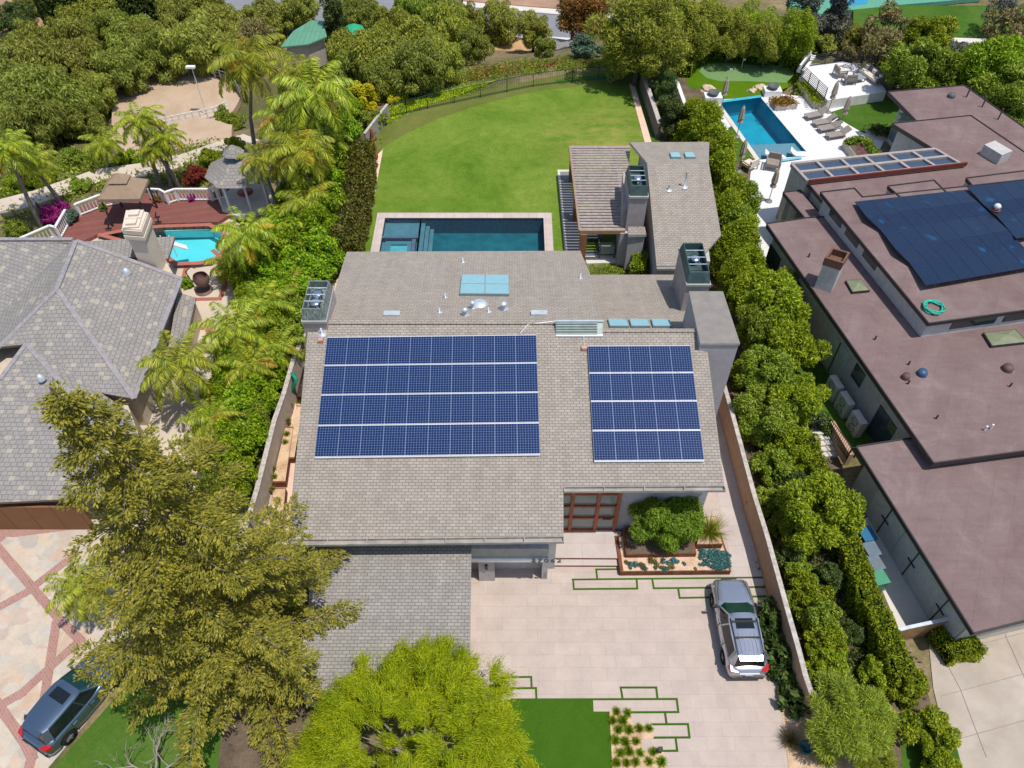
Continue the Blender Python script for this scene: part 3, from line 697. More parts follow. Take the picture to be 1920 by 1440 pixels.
# ---------------------------------------------------------------- pool of the main house
def pool(name,label,coping_px,water_px,z,mats,depth=1.5,group=None):
    pass
pl=thing('swimming_pool','dark tiled rectangular swimming pool with sunken spa beyond the grey house','pool',(0,46,0))
a,b=P(708,400),P(1034,399.5); x0=a.x; x1=b.x; y1=(a.y+b.y)/2; y0=y1-5.6
cw=.62
mb=MB()
for(u0,u1,w0,w1) in((x0,x1,y1-cw,y1),(x0,x1,y0,y0+cw),(x0,x0+cw,y0+cw,y1-cw),(x1-cw,x1,y0+cw,y1-cw)):
    mb.prism([Vector((u0,w0,.05)),Vector((u1,w0,.05)),Vector((u1,w1,.05)),Vector((u0,w1,.05))],-.1)
part('coping',mb,brick_mat('pool_coping',(.60,.50,.46),(.53,.44,.40),(.40,.32,.3),.62,.62,.012,0,kind='pos',bump=.1),pl)
ix0,ix1,iy0,iy1=x0+cw,x1-cw,y0+cw,y1-cw
LV=.0255
def hole(x0,x1,y0,y1,zb,mb,mw=1,mf=0,z1=0.0):
    A=[Vector((x0,y0,z1)),Vector((x1,y0,z1)),Vector((x1,y1,z1)),Vector((x0,y1,z1))]; B=[Vector((p.x,p.y,zb)) for p in A]
    mb.poly(B,mf)
    for i in range(4):
        j=(i+1)%4; mb.quad(A[j],A[i],B[i],B[j],mw)
xs=lerp(ix0,ix1,.225)
mb=MB()
# raised-floor basin: pool surfaces sit in a shell above the pad surface (built as shallow ledges and a deep main tank)
hole(xs,ix1,iy0,iy1,-1.4,mb,1,0); hole(ix0,xs,iy0,iy1,-.45,mb,1,2)
part('basin',mb,[M['poolfloor'],M['poolwall'],M['poolstep']],pl)
mb=MB()
for k in range(3): mb.box((xs+.18+.3*k,(iy0+iy1)/2,-.5-.28*k),(.3,iy1-iy0-.02,.12))
part('pool_steps',mb,M['poolstep'],pl)
yS=lerp(iy1,iy0,.49)
mb=MB()
sx0,sx1,sy0,sy1=ix0+.25,xs-.45,iy0+.5,yS-.15
mb.box(((ix0+xs)/2,yS,-.25),(xs-ix0-.02,.22,.42),0,0); mb.box((xs-.3,(iy0+yS)/2-.1,-.25),(.28,yS-iy0-.25,.42),0,0)
mb.box(((sx0+sx1)/2,(sy0+sy1)/2,-.36),(sx1-sx0,sy1-sy0,.1),0,1)
mb.box(((sx0+sx1)/2+.05,(sy0+sy1)/2-.15,-.30),(sx1-sx0-.75,sy1-sy0-.6,.03),0,2)
mb.box(((sx0+sx1)/2+.05,(sy0+sy1)/2+.30,-.29),(sx1-sx0-.8,.16,.05),0,3)
part('spa',mb,[M['poolwall'],M['poolstep'],M['spa'],M['poolfloor']],pl)
mb=MB(); mb.poly([Vector((ix0,iy0,-.12)),Vector((ix1,iy0,-.12)),Vector((ix1,iy1,-.12)),Vector((ix0,iy1,-.12))]); part('water',mb,M['w_main'],pl)
mb=MB(); c=P(727,408,-.1); mb.lathe((c.x,c.y,-.16),[(.24,0),(.26,.05),(.16,.14),(0,.16)],14); solo('pool_cleaner',mb,plain('cleaner_blue',(.02,.13,.36),.4),'small round blue pool cleaner floating in the far left pool corner','pool cleaner')
# ---------------------------------------------------------------- guest house
gh=thing('guest_house','grey shingled guest house with a slatted patio roof beside the lawn','guest house',(9,45,0))
def GF(u,v,o=0): return PS(u,v,3.0+o,38.95,.25)
def GB(u,v,o=0): return PS(u,v,5.08+o,47.3,-.25)
mb=MB(); mb.slab([GF(1231,499),GF(1300,499),GF(1352,440),GF(1329,306),GF(1213.5,306)],.2,0,1); part('roof',mb,[M['shingle'],M['fascia']],gh)
mb=MB(); mb.slab([GB(1213.5,306),GB(1329,306),GB(1330,266),GB(1181,266.5)],.2,0,1); part('roof',mb,[M['shingle_back'],M['fascia']],gh)
gx0=GF(1231,499).x+.12; gx1=GF(1335,400).x-.5
zf=lambda y: min(3.0+.25*(y-38.95),5.08-.25*(y-47.3))-.2
mb=MB(); mb.prism([Vector((gx0,39.5,zf(39.5))),Vector((gx1,39.5,zf(39.5))),Vector((gx1,47.3,zf(47.3))),Vector((gx0,47.3,zf(47.3)))],0); mb.prism([Vector((gx0,47.3,zf(47.3))),Vector((gx1,47.3,zf(47.3))),Vector((gx1,51,zf(51))),Vector((gx0,51,zf(51)))],0); part('wall',mb,M['stucco'],gh)
mb=MB(); a,b=GF(1231,500),GF(1300,500); mb.bar(a+Vector((0,-.1,-.1)),b+Vector((0,-.1,-.1)),.16,.16); part('gutter',mb,M['gutter'],gh)
# slatted patio roof
pz=3.1
q=[P(1087,431,pz),P(1172,430,pz),P(1182,273,pz),P(1068,273.5,pz)]; q[3].y=q[2].y; q[1].y=q[0].y
mb=MB()
N=31
for i in range(N):
    t0=i/N; t1=(i+.70)/N
    a0,b0=q[0].lerp(q[3],t0),q[1].lerp(q[2],t0); a1,b1=q[0].lerp(q[3],t1),q[1].lerp(q[2],t1)
    mb.slab([a0,b0,b1,a1],.04)
M['slat']=plain('weathered_slat',(.31,.26,.235),.8,.2,var=.22,scale=4)
part('patio_roof',mb,M['slat'],gh)
mb=MB(); dz=Vector((0,0,-.16))
for a,b in((q[0],q[1]),(q[0],q[3]),(q[3],q[2])): mb.bar(a+dz,b+dz,.14,.28)
part('patio_beam',mb,plain('beam_wood',(.33,.21,.13),.7),gh)
mw=plain('post_wood',(.27,.13,.06),.7,var=.25)
for p in(q[0]+Vector((.3,.1,0)),q[0].lerp(q[3],.5)+Vector((.25,0,0)),q[3]+Vector((.3,-.2,0))):
    mb=MB(); mb.box((p.x,p.y,1.4),(.45,.5,2.8)); part('post',mb,mw,gh)
mb=MB(); mb.box((q[1].x-.05,q[1].y+.2,1.45),(.5,.7,2.9)); mb.box((q[1].x+.25,q[1].y+5.2,1.4),(.3,9.2,2.8)); part('wall',mb,M['stucco'],gh)
# chimney on guest house with saddle roof
c3=rect((1180,369),(1216.5,368),(1174,320),5.75); c3[3].x=c3[0].x; c3[2].x=c3[1].x
chimney(c3,5.75,0,(.5,),M['stucco_lav'],None,'patina_dark',par=gh)
sa=[P(1178,441,3.2),P(1212,440,3.2),P(1209,425,3.55),P(1178,425,3.55)]
mb=MB(); mb.slab(sa,.18,0,1); part('saddle_roof',mb,[M['shingle'],M['fascia']],gh)
mb=MB(); mb.box(((sa[0].x+sa[1].x)/2,sa[0].y+.5,1.5),(sa[1].x-sa[0].x-.15,.7,2.96)); part('wall',mb,M['stucco'],gh)
# chimney side wing: stucco chase running back along the patio roof
k0=P(1155.5,308,4.6); k1=P(1182,312,4.6)
mb=MB(); mb.prism([Vector((k0.x,c3[0].y+.3,4.6)),Vector((c3[1].x,c3[0].y+.3,4.6)),Vector((c3[1].x,c3[3].y+1.6,4.6)),Vector((k0.x+.4,c3[3].y+1.6,4.6))],0); part('chimney_base',mb,[M['stucco_lav']],gh)
for px in((1257,296),(1284,296)):
    u,v=px; skylight([(u+1,v+2),(u+20,v+2),(u+15,v-7),(u-2,v-7)],GB,.15,(1,1),par=gh)
for u,v,h_ in((1254,356,.35),(1283,350,1.1)):
    c=GF(u,v); mb=MB(); mb.lathe(c+Vector((0,0,-.02)),[(.26,0),(.24,.04),(.05,.06),(.05,h_),(.09,h_+.02),(0,h_+.12)],10); part('vent_pipe',mb,M['galv'],gh)
# patio floor and low wall by the guest house
sheet('patio_floor',[(1050,322),(1066,322),(1092,470),(1180,470),(1180,492),(1050,495),(1062,470)],.03,plain('patio_slate',(.19,.19,.20),.7,var=.15,scale=1))
sheet('patio_step',[(1096,478),(1162,478),(1164,492),(1100,494)],.12,M['conc'])
sheet('patio_kerb',[(1045,318),(1068,318),(1068,321.5),(1050,322),(1064,472),(1059,472)],.05,M['conc'])
sheet('planting_strip',[(1106,497),(1165,495),(1168,520),(1110,522)],.04,M['slope'])
# ---------------------------------------------------------------- left neighbour house
M['tile']=brick_mat('slate_tile',(.325,.30,.275),(.28,.26,.24),(.175,.162,.152),.32,.26,.02,.5,bump=.6,dist=.12,stain=0)
def tile_speck():
    m=M['tile']; t=m.node_tree; b=t.nodes['Principled BSDF']
    v=t.nodes.new('ShaderNodeUVMap'); v.uv_map='UVMap'
    mp=t.nodes.new('ShaderNodeVectorMath'); mp.operation='SNAP'; mp.inputs[1].default_value=(.32,.26,1); t.links.new(v.outputs[0],mp.inputs[0])
    wn=t.nodes.new('ShaderNodeTexWhiteNoise'); t.links.new(mp.outputs[0],wn.inputs[0])
    r=t.nodes.new('ShaderNodeValToRGB'); r.color_ramp.interpolation='CONSTANT'; e=r.color_ramp.elements; e[0].color=(0,0,0,1); e[1].position=.92; e[1].color=(.45,.45,.45,1)
    t.links.new(wn.outputs[0],r.inputs[0])
    mx=t.nodes.new('ShaderNodeMix'); mx.data_type='RGBA'; t.links.new(r.outputs[0],mx.inputs[0]); old=b.inputs['Base Color'].links[0].from_socket
    t.links.new(old,mx.inputs[6]); mx.inputs[7].default_value=(.47,.41,.30,1); t.links.new(mx.outputs[2],b.inputs['Base Color'])
tile_speck()
lh=thing('tiled_house','tan house under a grey hipped tile roof with speckled tiles, beside the turquoise pool','house',(-27,30,0))
def pz3(l): return [P(u,v,z) for u,v,z in l]
def roofpart(l,th=.16,name='roof',mats=None,par=None):
    mb=MB(); mb.slab(pz3(l),th,0,1); return part(name,mb,mats or [M['tile'],M['fascia_t']],par or lh)
M['fascia_t']=plain('brown_fascia',(.16,.10,.07),.6)
R1=(143,452,5.3);R2=(107,543,5.3)
roofpart([R1,(340,523,3.0),(252,748,3.0),R2])
roofpart([R2,(252,748,3.0),(137,727,3.35),(95,715,3.6),(50,645,4.2),(0,650,3.95),(-30,680,3.5)])
roofpart([R1,R2,(-30,680,3.5),(-30,625,3.3),(0,590,3.6),(125,461,4.95)])
roofpart([(-60,449,4.6),(136,449,5.2),R1,(125,461,4.95),(0,590,3.6),(-60,630,3.1)])
roofpart([(50,645,4.3),(300,928,2.8),(-90,946,2.8),(-90,800,3.4),(0,712,3.9)])
roofpart([(50,645,4.28),(95,715,3.75),(137,727,3.45),(240,770,2.85),(300,928,2.8)])
roofpart([(150,453,4.2),(328,443,2.7),(315,485,2.7),(190,480,3.9)])
mb=MB()
for a,b in((R1,R2),(R2,(252,748,3.0)),(R2,(-30,680,3.5)),((50,645,4.3),(300,928,2.8)),((50,645,4.3),(0,712,3.9)),(R1,(340,523,3.0)),((-60,449,4.6),(136,449,5.2)),((340,523,3.0),(252,748,3.0))):
    mb.bar(P(*a)+Vector((0,0,.03)),P(*b)+Vector((0,0,.03)),.26,.07)
part('ridge_cap',mb,plain('ridge_tile',(.27,.25,.255),.8,var=.2,scale=4),lh)
M['tan']=plain('tan_stucco',(.52,.43,.33),.9,.1,bump=.1)
mb=MB(); mb.prism([P(332,526,2.8),P(245,740,2.8),P(-40,740,2.8),P(-40,480,2.8),P(300,470,2.5)],0); mb.prism([P(296,915,2.6),P(-90,930,2.6),P(-90,740,2.6),P(240,760,2.6)],0); part('wall',mb,M['tan'],lh)
mb=MB(); g0=P(-30,938,2.6);g1=P(150,934,2.6); mb.box(((g0.x+g1.x)/2-.3,min(g0.y,g1.y)-.12,1.1),(5.2,.1,2.2)); part('garage_door',mb,brick_mat('brown_door',(.27,.13,.06),(.24,.115,.055),(.10,.05,.025),1.3,3,.02,0,bump=.1),lh)
# lean-to with low roof on the right side
roofpart([(333,548,2.2),(367,558,1.9),(347,650,1.9),(316,652,2.2)],.12)
mb=MB(); mb.prism([P(340,560,1.8),P(364,562,1.8),P(345,645,1.8),P(322,645,1.8)],0); part('lean_to_wall',mb,M['tan'],lh)
# chimney
z_=5.7
fl,fr2,br,bl=P(236,449,z_),P(273,452,z_),P(286,416,z_),P(244,412,z_)
base=[fl,fr2,br,bl]; cc=sum(base,Vector())/4
M['cream']=plain('cream_stucco',(.62,.53,.43),.85,.1,var=.06,bump=.08)
mb=MB(); mb.prism([cc+(p-cc)*.86 for p in base],1.0); ch=part('chimney',mb,M['cream'],lh)
mb=MB()
for s,za,zb2 in((.98,5.6,5.75),(1.04,5.75,6.0),(.92,6.0,6.12),(1.0,6.12,6.42),(.93,6.42,6.5)):
    tp=[cc+(p-cc)*s for p in base]
    for p in tp: p.z=zb2
    mb.prism(tp,za)
part('chimney_crown',mb,M['cream'],ch)
for t in(.27,.73):
    p=fl.lerp(bl,t).lerp(fr2.lerp(br,t),.5); mb=MB(); mb.box((p.x,p.y,6.55),(.95,.8,.12),.1); mb.box((p.x,p.y,6.68),(.6,.5,.16),.1); part('chimney_pot',mb,M['cream'],ch)
def LR(u,v): return P(u,v,4.2)
for u,v,s in((152,528,.5),(90,540,.45),(236,508,.3),(75,707,.25),(124,460,.2),(197,543,.18)):
    c=P(u,v,4.3); mb=MB(); mb.lathe(c+Vector((0,0,-.2)),[(s*.9,0),(s*.75,.2),(s*.35,.25+s*.5),(0,.26+s*.5)],10); part('roof_vent',mb,M['galv'] if s<.4 else M['white'],lh)
# deck, pool, balustrade
dk=MB(); dk.prism([P(u,v,.30) for u,v in[(95,452),(118,418),(127,396),(190,374),(262,362),(292,362),(310,370),(327,364),(392,363),(425,358),(450,372),(436,398),(410,416),(300,419),(262,424),(236,428),(186,437),(150,455)]],-1.0)
solo('redwood_deck',dk,M['redwood'],'reddish stained timber deck around the turquoise pool','deck')
ap=thing('swimming_pool','bright turquoise free-form pool half hidden by the tiled roof','pool',tuple(HOLE_AQUA[6]))
mb=MB(); B=[Vector((p.x,p.y,-1.1)) for p in HOLE_AQUA]; A=[Vector((p.x,p.y,.0)) for p in HOLE_AQUA]
mb.prism(B,-1.3,0)
for i in range(len(A)):
    j=(i+1)%len(A); mb.quad(A[i],A[j],B[j],B[i],1)
part('basin',mb,[M['aqua'],M['aqua_l']],ap)
mb=MB(); mb.prism([P(u,v,-.35) for u,v in[(296,428),(396,424.5),(398,432),(310,433)]],-1.0,0); part('pool_steps',mb,M['aqua_l'],ap)
mb=MB(); mb.poly([Vector((p.x,p.y,-.13)) for p in HOLE_AQUA]); part('water',mb,M['w_aqua'],ap)
mb=MB(); band(mb,AQUA_PX,.34,.33,closed=True); part('coping',mb,M['redbrick'],ap)
bal=thing('white_balustrade','white post balustrade along the far edge of the red deck','railing',tuple(P(300,365)))
def balus(px,zr,base=0,sp=.24):
    pts=[P(u,v,zr) for u,v in px]; mb=MB(); m2=MB(); m3=MB()
    for a,b in zip(pts,pts[1:]):
        mb.bar(a,b,.16,.09); d=Vector((0,0,-(zr-base)+.12)); m2.bar(a+d,b+d,.10,.08)
        n=max(1,int((b-a).length/sp))
        for i in range(n):
            p=a.lerp(b,(i+.5)/n); m3.box((p.x,p.y,(zr+base)/2),(.06,.06,zr-base-.1))
        m3.box((a.x,a.y,(zr+base)/2),(.14,.14,zr-base))
    part('top_rail',mb,M['white'],bal); part('bottom_rail',m2,M['white'],bal); o=part('balusters',m3,M['white'],bal)
balus([(32,449),(92,423),(103,426),(122,393)],1.35,.3)
balus([(140,383),(185,366),(216,361)],1.35,.3); balus([(278,354),(298,355),(308.5,360.6),(327,354.5),(392,354.5),(424,349)],1.35,.3)
gz=thing('gazebo','white octagonal gazebo with grey shingle roof at the corner of the red deck','gazebo',tuple(P(464,374,.3)))
c=P(464,374,.3); rg=1.95
for i in range(8):
    a=2*PI*i/8+.39; mb=MB(); mb.box((c.x+rg*math.cos(a),c.y+rg*math.sin(a),1.55),(.14,.14,2.5),a); part('post',mb,M['white'],gz)
mb=MB(); mb.lathe((c.x,c.y,2.75),[(rg+.12,0),(rg+.12,.16)],8,smooth=False); part('eave_beam',mb,M['white'],gz)
mb=MB()
for i in range(8):
    a0,a1=2*PI*i/8+.39,2*PI*(i+1)/8+.39
    f=lambda r,a,z:Vector((c.x+r*math.cos(a),c.y+r*math.sin(a),z))
    mb.quad(f(rg+.5,a0,2.9),f(rg+.5,a1,2.9),f(.55,a1,3.9),f(.55,a0,3.9)); mb.quad(f(.8,a0,4.35),f(.8,a1,4.35),f(.05,a1,5.0),f(.05,a0,5.0))
part('roof',mb,M['tile'],gz)
mb=MB(); mb.lathe((c.x,c.y,3.85),[(.55,0),(.55,.55)],8,smooth=False); part('cupola',mb,plain('cupola_blue',(.08,.16,.3),.5),gz)
mb=MB(); mb.lathe((c.x,c.y,0),[(rg+.2,0),(rg+.2,.33)],8,smooth=False); part('floor',mb,M['conc'],gz)
mb=MB(); mb.lathe((c.x,c.y,.33),[(.05,0),(.05,.6),(.6,.62),(.6,.66),(0,.66)],14); part('round_table',mb,plain('table_red',(.3,.05,.05),.5),gz)
cp=thing('fabric_gazebo','tan fabric canopy gazebo with two-tier top standing on the red deck','canopy',tuple(P(225,385,.3)))
ez=2.75
k=[P(182.5,374,ez),P(262,373,ez),P(278,336,ez),P(203,334,ez)]; kc=sum(k,Vector())/4; ap_=kc+Vector((0,0,1.15))
mb=MB()
up=[p.lerp(ap_,.62) for p in k]; 
for i in range(4):
    j=(i+1)%4; mb.quad(k[i],k[j],up[j],up[i]); mb.quad(k[i]+Vector((0,0,-.25)),k[j]+Vector((0,0,-.25)),k[j],k[i])
M['canvas']=plain('tan_canvas',(.30,.215,.15),.9,.1,var=.08)
cv=part('canopy',mb,M['canvas'],cp)
mb=MB(); u2=[kc+(p-kc)*.45+Vector((0,0,.66+.16)) for p in k]; a3=kc+Vector((0,0,1.35))
for i in range(4): j=(i+1)%4; mb.add([u2[i],u2[j],a3],[[0,1,2]])
part('vent_top',mb,M['canvas'],cv)
for p in k:
    q_=kc+(p-kc)*.9; mb=MB(); mb.tube([(q_.x,q_.y,.3),(q_.x,q_.y,ez)],.07,8); part('post',mb,M['dark'],cp)
# ---------------------------------------------------------------- right neighbour house
def offs(pts,d):
    n=len(pts); ar=sum(pts[i].x*pts[(i+1)%n].y-pts[(i+1)%n].x*pts[i].y for i in range(n)); sg=1 if ar>0 else -1
    out=[]
    for i in range(n):
        p0,p1,p2=pts[i-1],pts[i],pts[(i+1)%n]
        def nn(a,b): e=(b-a); e.z=0; e.normalize(); return Vector((-e.y,e.x,0))*sg
        n1,n2=nn(p0,p1),nn(p1,p2); b=(n1+n2); b=b/max(.2,b.dot(n1)) ; out.append(p1+b*d)
    return out
def membrane():
    t=NT('maroon_roof_membrane'); v=t.coord('pos'); n=t.noise(v,.45,7,.7,.5); c=t.ramp(n,[(.28,(.175,.115,.112)),(.55,(.225,.158,.15)),(.75,(.285,.215,.20))])
    s_=t.noise(v,.28,5,.75,1.5); c=t.mix(t.ramp(s_,[(.62,0),(.76,.7)]),c,(.36,.30,.25))
    bk=t.new('ShaderNodeTexBrick'); bk.inputs['Scale'].default_value=1; bk.inputs['Brick Width'].default_value=9; bk.inputs['Row Height'].default_value=1.0; bk.inputs['Mortar Size'].default_value=.022
    bk.inputs['Color1'].default_value=(1,1,1,1); bk.inputs['Color2'].default_value=(.93,.93,.93,1); bk.inputs['Mortar'].default_value=(.88,.875,.87,1); t.lk(t.coord('pos',(1,1,1),R(-62)),bk.inputs['Vector']); c=t.mix(.85,c,bk.outputs[0],'MULTIPLY')
    c=t.mix(.5,c,t.ramp(t.noise(t.coord('pos',(.35,3,1),R(-62)),1.3,6,.75),[(.3,.72),(.7,1.0)]),'MULTIPLY')
    c=t.mix(.35,c,t.ramp(t.noise(v,9,4,.7),[(.3,.75),(.7,1.0)]),'MULTIPLY'); return t.fin(c,.9,.15)
M['maroon']=membrane()
M['edge']=plain('dark_fascia',(.035,.03,.03),.5,.4)
M['limewall']=plain('pale_stucco',(.46,.42,.37),.9,.1,bump=.1)
M['greywall']=plain('cool_grey_stucco',(.45,.44,.42),.9,.1)
rh=thing('flat_roof_house','large modern house with stacked maroon flat roofs and dark solar panels','house',(30,35,0))
def flat(name,px,z,th=.28,inset=.5,wall='limewall',zb=0,wpart=True):
    top=[P(u,v,z) for u,v in px]; mb=MB(); mb.slab(top,th,0,1); r=part(name,mb,[M['maroon'],M['edge']],rh)
    mb=MB(); n=len(top)
    ins=offs(top,.16)
    # raised drip edge
    for a,b in zip(top,top[1:]+top[:1]): mb.bar(a+Vector((0,0,.03)),b+Vector((0,0,.03)),.07,.07)
    part('drip_edge',mb,M['edge'],r)
    wp=offs(top,inset)
    if wpart:
        mb=MB(); w_=[Vector((p.x,p.y,z-th)) for p in wp]; mb.prism(w_,zb); part('wall',mb,M[wall],rh)
    return top,wp
Lp=[(1437,420),(1750,869),(2160,814),(2020,372),(1513,409)]
Ltop,Lw=flat('flat_roof',Lp,3.9)
Gtop,Gw=flat('flat_roof',[(1605,838),(1825,1188),(2200,1095),(2040,770)],3.2,.26,.55)
Utop,Uw=flat('flat_roof',[(1538,361),(1741,607),(2130,554),(1990,330),(1790,352),(1617,370),(1602,353.5)],5.25,.22,.22,'greywall',3.7)
flat('flat_roof',[(1664,349.5),(1751,338.5),(1775,362),(1692,374)],5.26,.2,.05,'greywall',3.9)
flat('flat_roof',[(1811,334.5),(1990,312),(1990,345),(1830,356)],5.26,.2,.05,'greywall',3.9)
Mtop,Mw=flat('flat_roof',[(1512,341),(1803,311.5),(1752,281),(1672,232),(1820,217),(1990,333),(1990,400),(1570,410)],4.35,.25,.35,'greywall')
Ftop,Fw=flat('flat_roof',[(1665,172.5),(1808,160.5),(1995,292),(1995,360),(1750,260)],4.0,.25,.9,'greywall')
flat('canopy_roof',[(1468,361),(1500,357.5),(1545,408),(1512,413)],3.6,.2,.1,wpart=False)
mb=MB(); mb.bar(P(1466,372,1.5)*1,P(1466,372,1.5)+Vector((.01,0,.01)),.01,.01)
for u,v in((1472,366),(1511,409)):
    p=P(u,v,3.4); mb=MB(); mb.box((p.x+.3,p.y,1.7),(.35,.5,3.4)); part('pillar',mb,M['limewall'],rh)
# pergola skylights
pg=[P(1484,309,4.55),P(1752,281.5,4.55),P(1800,309,4.55),P(1514,341,4.55)]
mb=MB()
def pgp(s,t): return pg[0].lerp(pg[1],s).lerp(pg[3].lerp(pg[2],s),t)
M['pergola']=plain('taupe_frame',(.33,.29,.26),.6)
for t in(0,.5,1): mb.bar(pgp(0,t),pgp(1,t),.22,.3)
for i in range(7): mb.bar(pgp(i/6,0)+Vector((0,0,.003*i)),pgp(i/6,1)+Vector((0,0,.003*i)),.2,.26)
pgo=part('pergola',mb,M['pergola'],rh)
for i in range(6):
    for j in range(2):
        mb=MB(); mb.prism([pgp((i+.08)/6,(j+.1)/2),pgp((i+.92)/6,(j+.1)/2),pgp((i+.92)/6,(j+.9)/2),pgp((i+.08)/6,(j+.9)/2)],4.48); part('pane',mb,plain('pergola_glass',(.05,.075,.12),.1,.5,var=.1) if i==j==0 else bpy.data.materials['pergola_glass'],pgo)
mb=MB(); mb.bar(pgp(0,1.06)+Vector((0,0,.1)),pgp(1.03,1.06)+Vector((0,0,.1)),.12,.3); part('trim',mb,plain('red_trim',(.15,.035,.025),.6),pgo)
mb=MB(); mb.prism([pgp(0,.02)-Vector((0,0,.2)),pgp(1,.02)-Vector((0,0,.2)),pgp(1,.95)-Vector((0,0,.2)),pgp(0,.95)-Vector((0,0,.2))],0); part('wall',mb,M['limewall'],rh)
# clerestory windows on the upper wall
e0,e1=Uw[0],Uw[1]; dd=(e1-e0).normalized(); nn_=Vector((dd.y,-dd.x,0)); 
if nn_.x>0: nn_=-nn_
for t in(.15,.32,.50):
    p=e0.lerp(e1,t); mb=MB(); a=p+nn_*.01-dd*.75; b=p+nn_*.01+dd*.75; a.z=b.z=4.62; mb.bar(a,b,.06,.42); part('window',mb,M['glass_d'],rh)
f0,f1=Uw[1],Uw[2]; df=(f1-f0).normalized()
a=f0+df*1.6; b=f0+df*4.4; nf=Vector((df.y,-df.x,0)); nf=nf if nf.y<0 else -nf
mb=MB(); a=a+nf*.01; b=b+nf*.01; a.z=b.z=4.6; mb.bar(a,b,.06,.62); part('window',mb,M['glass_d'],rh)
a=f0+df*4.9+nf*.01; b=f0+df*7+nf*.01; a.z=b.z=4.6; mb=MB(); mb.bar(a,b,.06,.62); part('window',mb,M['glass_d'],rh)
# roof chimney, skylights, vents, units
cz=6.1
q4=[P(1550,504,cz),P(1577,514,cz),P(1587,489,cz),P(1543,476,cz)]
cb=P(1552,546,3.9)
hh=5.75; t4=[P(1543,496,hh),P(1575,506,hh),P(1587,487,hh),P(1556,478,hh)]
mb=MB(); mb.prism(t4,3.9); chm=part('chimney',mb,M['greywall'],rh)
mb=MB(); cc=sum(t4,Vector())/4; o4=[cc+(p-cc)*1.08+Vector((0,0,.55)) for p in t4]; i4=[cc+(p-cc)*.85+Vector((0,0,.55)) for p in t4]; l4=[cc+(p-cc)*1.08 for p in t4]; k4=[cc+(p-cc)*.85+Vector((0,0,.1)) for p in t4]
for i in range(4):
    j=(i+1)%4; mb.quad(l4[i],l4[j],o4[j],o4[i]); mb.quad(o4[i],o4[j],i4[j],i4[i]); mb.quad(i4[i],i4[j],k4[j],k4[i])
mb.poly(k4); part('chimney_shroud',mb,plain('rust_shroud',(.15,.075,.05),.6),chm)
def flatsky(px,z,col=(.20,.22,.13)):
    q=[P(u,v,z) for u,v in px]; c=sum(q,Vector())/4; mb=MB(); mb.prism([c+(p-c)*1.06+Vector((0,0,.18)) for p in q],z); f=part('skylight',mb,M['edge'],rh)
    mb=MB(); ap=c+Vector((0,0,.42)); qq=[p+Vector((0,0,.19)) for p in q]
    for i in range(4): mb.add([qq[i],qq[(i+1)%4],ap],[[0,1,2]])
    part('skylight_dome',mb,plain('dome_olive',col,.1,.5) if 'dome_olive' not in bpy.data.materials else bpy.data.materials['dome_olive'],f)
flatsky([(1597,551),(1628,548),(1612,528),(1585,530)],3.9); flatsky([(1858,652),(1922,645),(1900,622),(1843,628)],3.9)
hv=[P(1862,290,4.95),P(1886,288,4.95),P(1893,276,4.95),P(1858,266,4.95)]
mb=MB(); q=[P(1864,292,4.95),P(1887,290,4.95)]; mb.box((q[0].x+.5,q[0].y+.7,4.75),(1.1,1.5,.8),.5); part('roof_unit',mb,M['greywall'],rh)
for u,v,z in((1703,684,3.9),(1640,637,3.9),(1702,720,3.9),(1893,725,3.9),(1755,785,3.9),(1516,482,3.9)):
    c=P(u,v,z); mb=MB(); mb.tube([c,c+Vector((0,0,.3))],.05,6); part('vent_pipe',mb,M['edge'],rh)
for u,v,z in((1846,807,3.9),(1857,804,3.9)):
    c=P(u,v,z); mb=MB(); mb.tube([c,c+Vector((0,0,.35))],.055,6); part('vent_pipe',mb,M['white'],rh,'white vent pipe')
for u,v,z,h_ in((1812,182,4.0,.9),(1841,201,4.0,.9),(1871,224,4.0,.9)):
    c=P(u,v,z); mb=MB(); mb.tube([c,c+Vector((0,0,h_))],.06,6); part('vent_pipe',mb,plain('pipe_brown',(.12,.07,.06)) if 'pipe_brown' not in bpy.data.materials else bpy.data.materials['pipe_brown'],rh)
for u,v,z,s,mm in((1728,702,3.9,.28,plain('vent_blue',(.04,.09,.17),.4)),(1783,182,4.0,.3,M['darkgrey']),(1888,693,3.9,.3,bpy.data.materials['pipe_brown']),(1697,709,3.9,.22,bpy.data.materials['pipe_brown'])):
    c=P(u,v,z); mb=MB(); mb.lathe(c,[(s,0),(s,.18),(s*.8,.3),(0,.34)],12); part('roof_vent',mb,mm,rh)
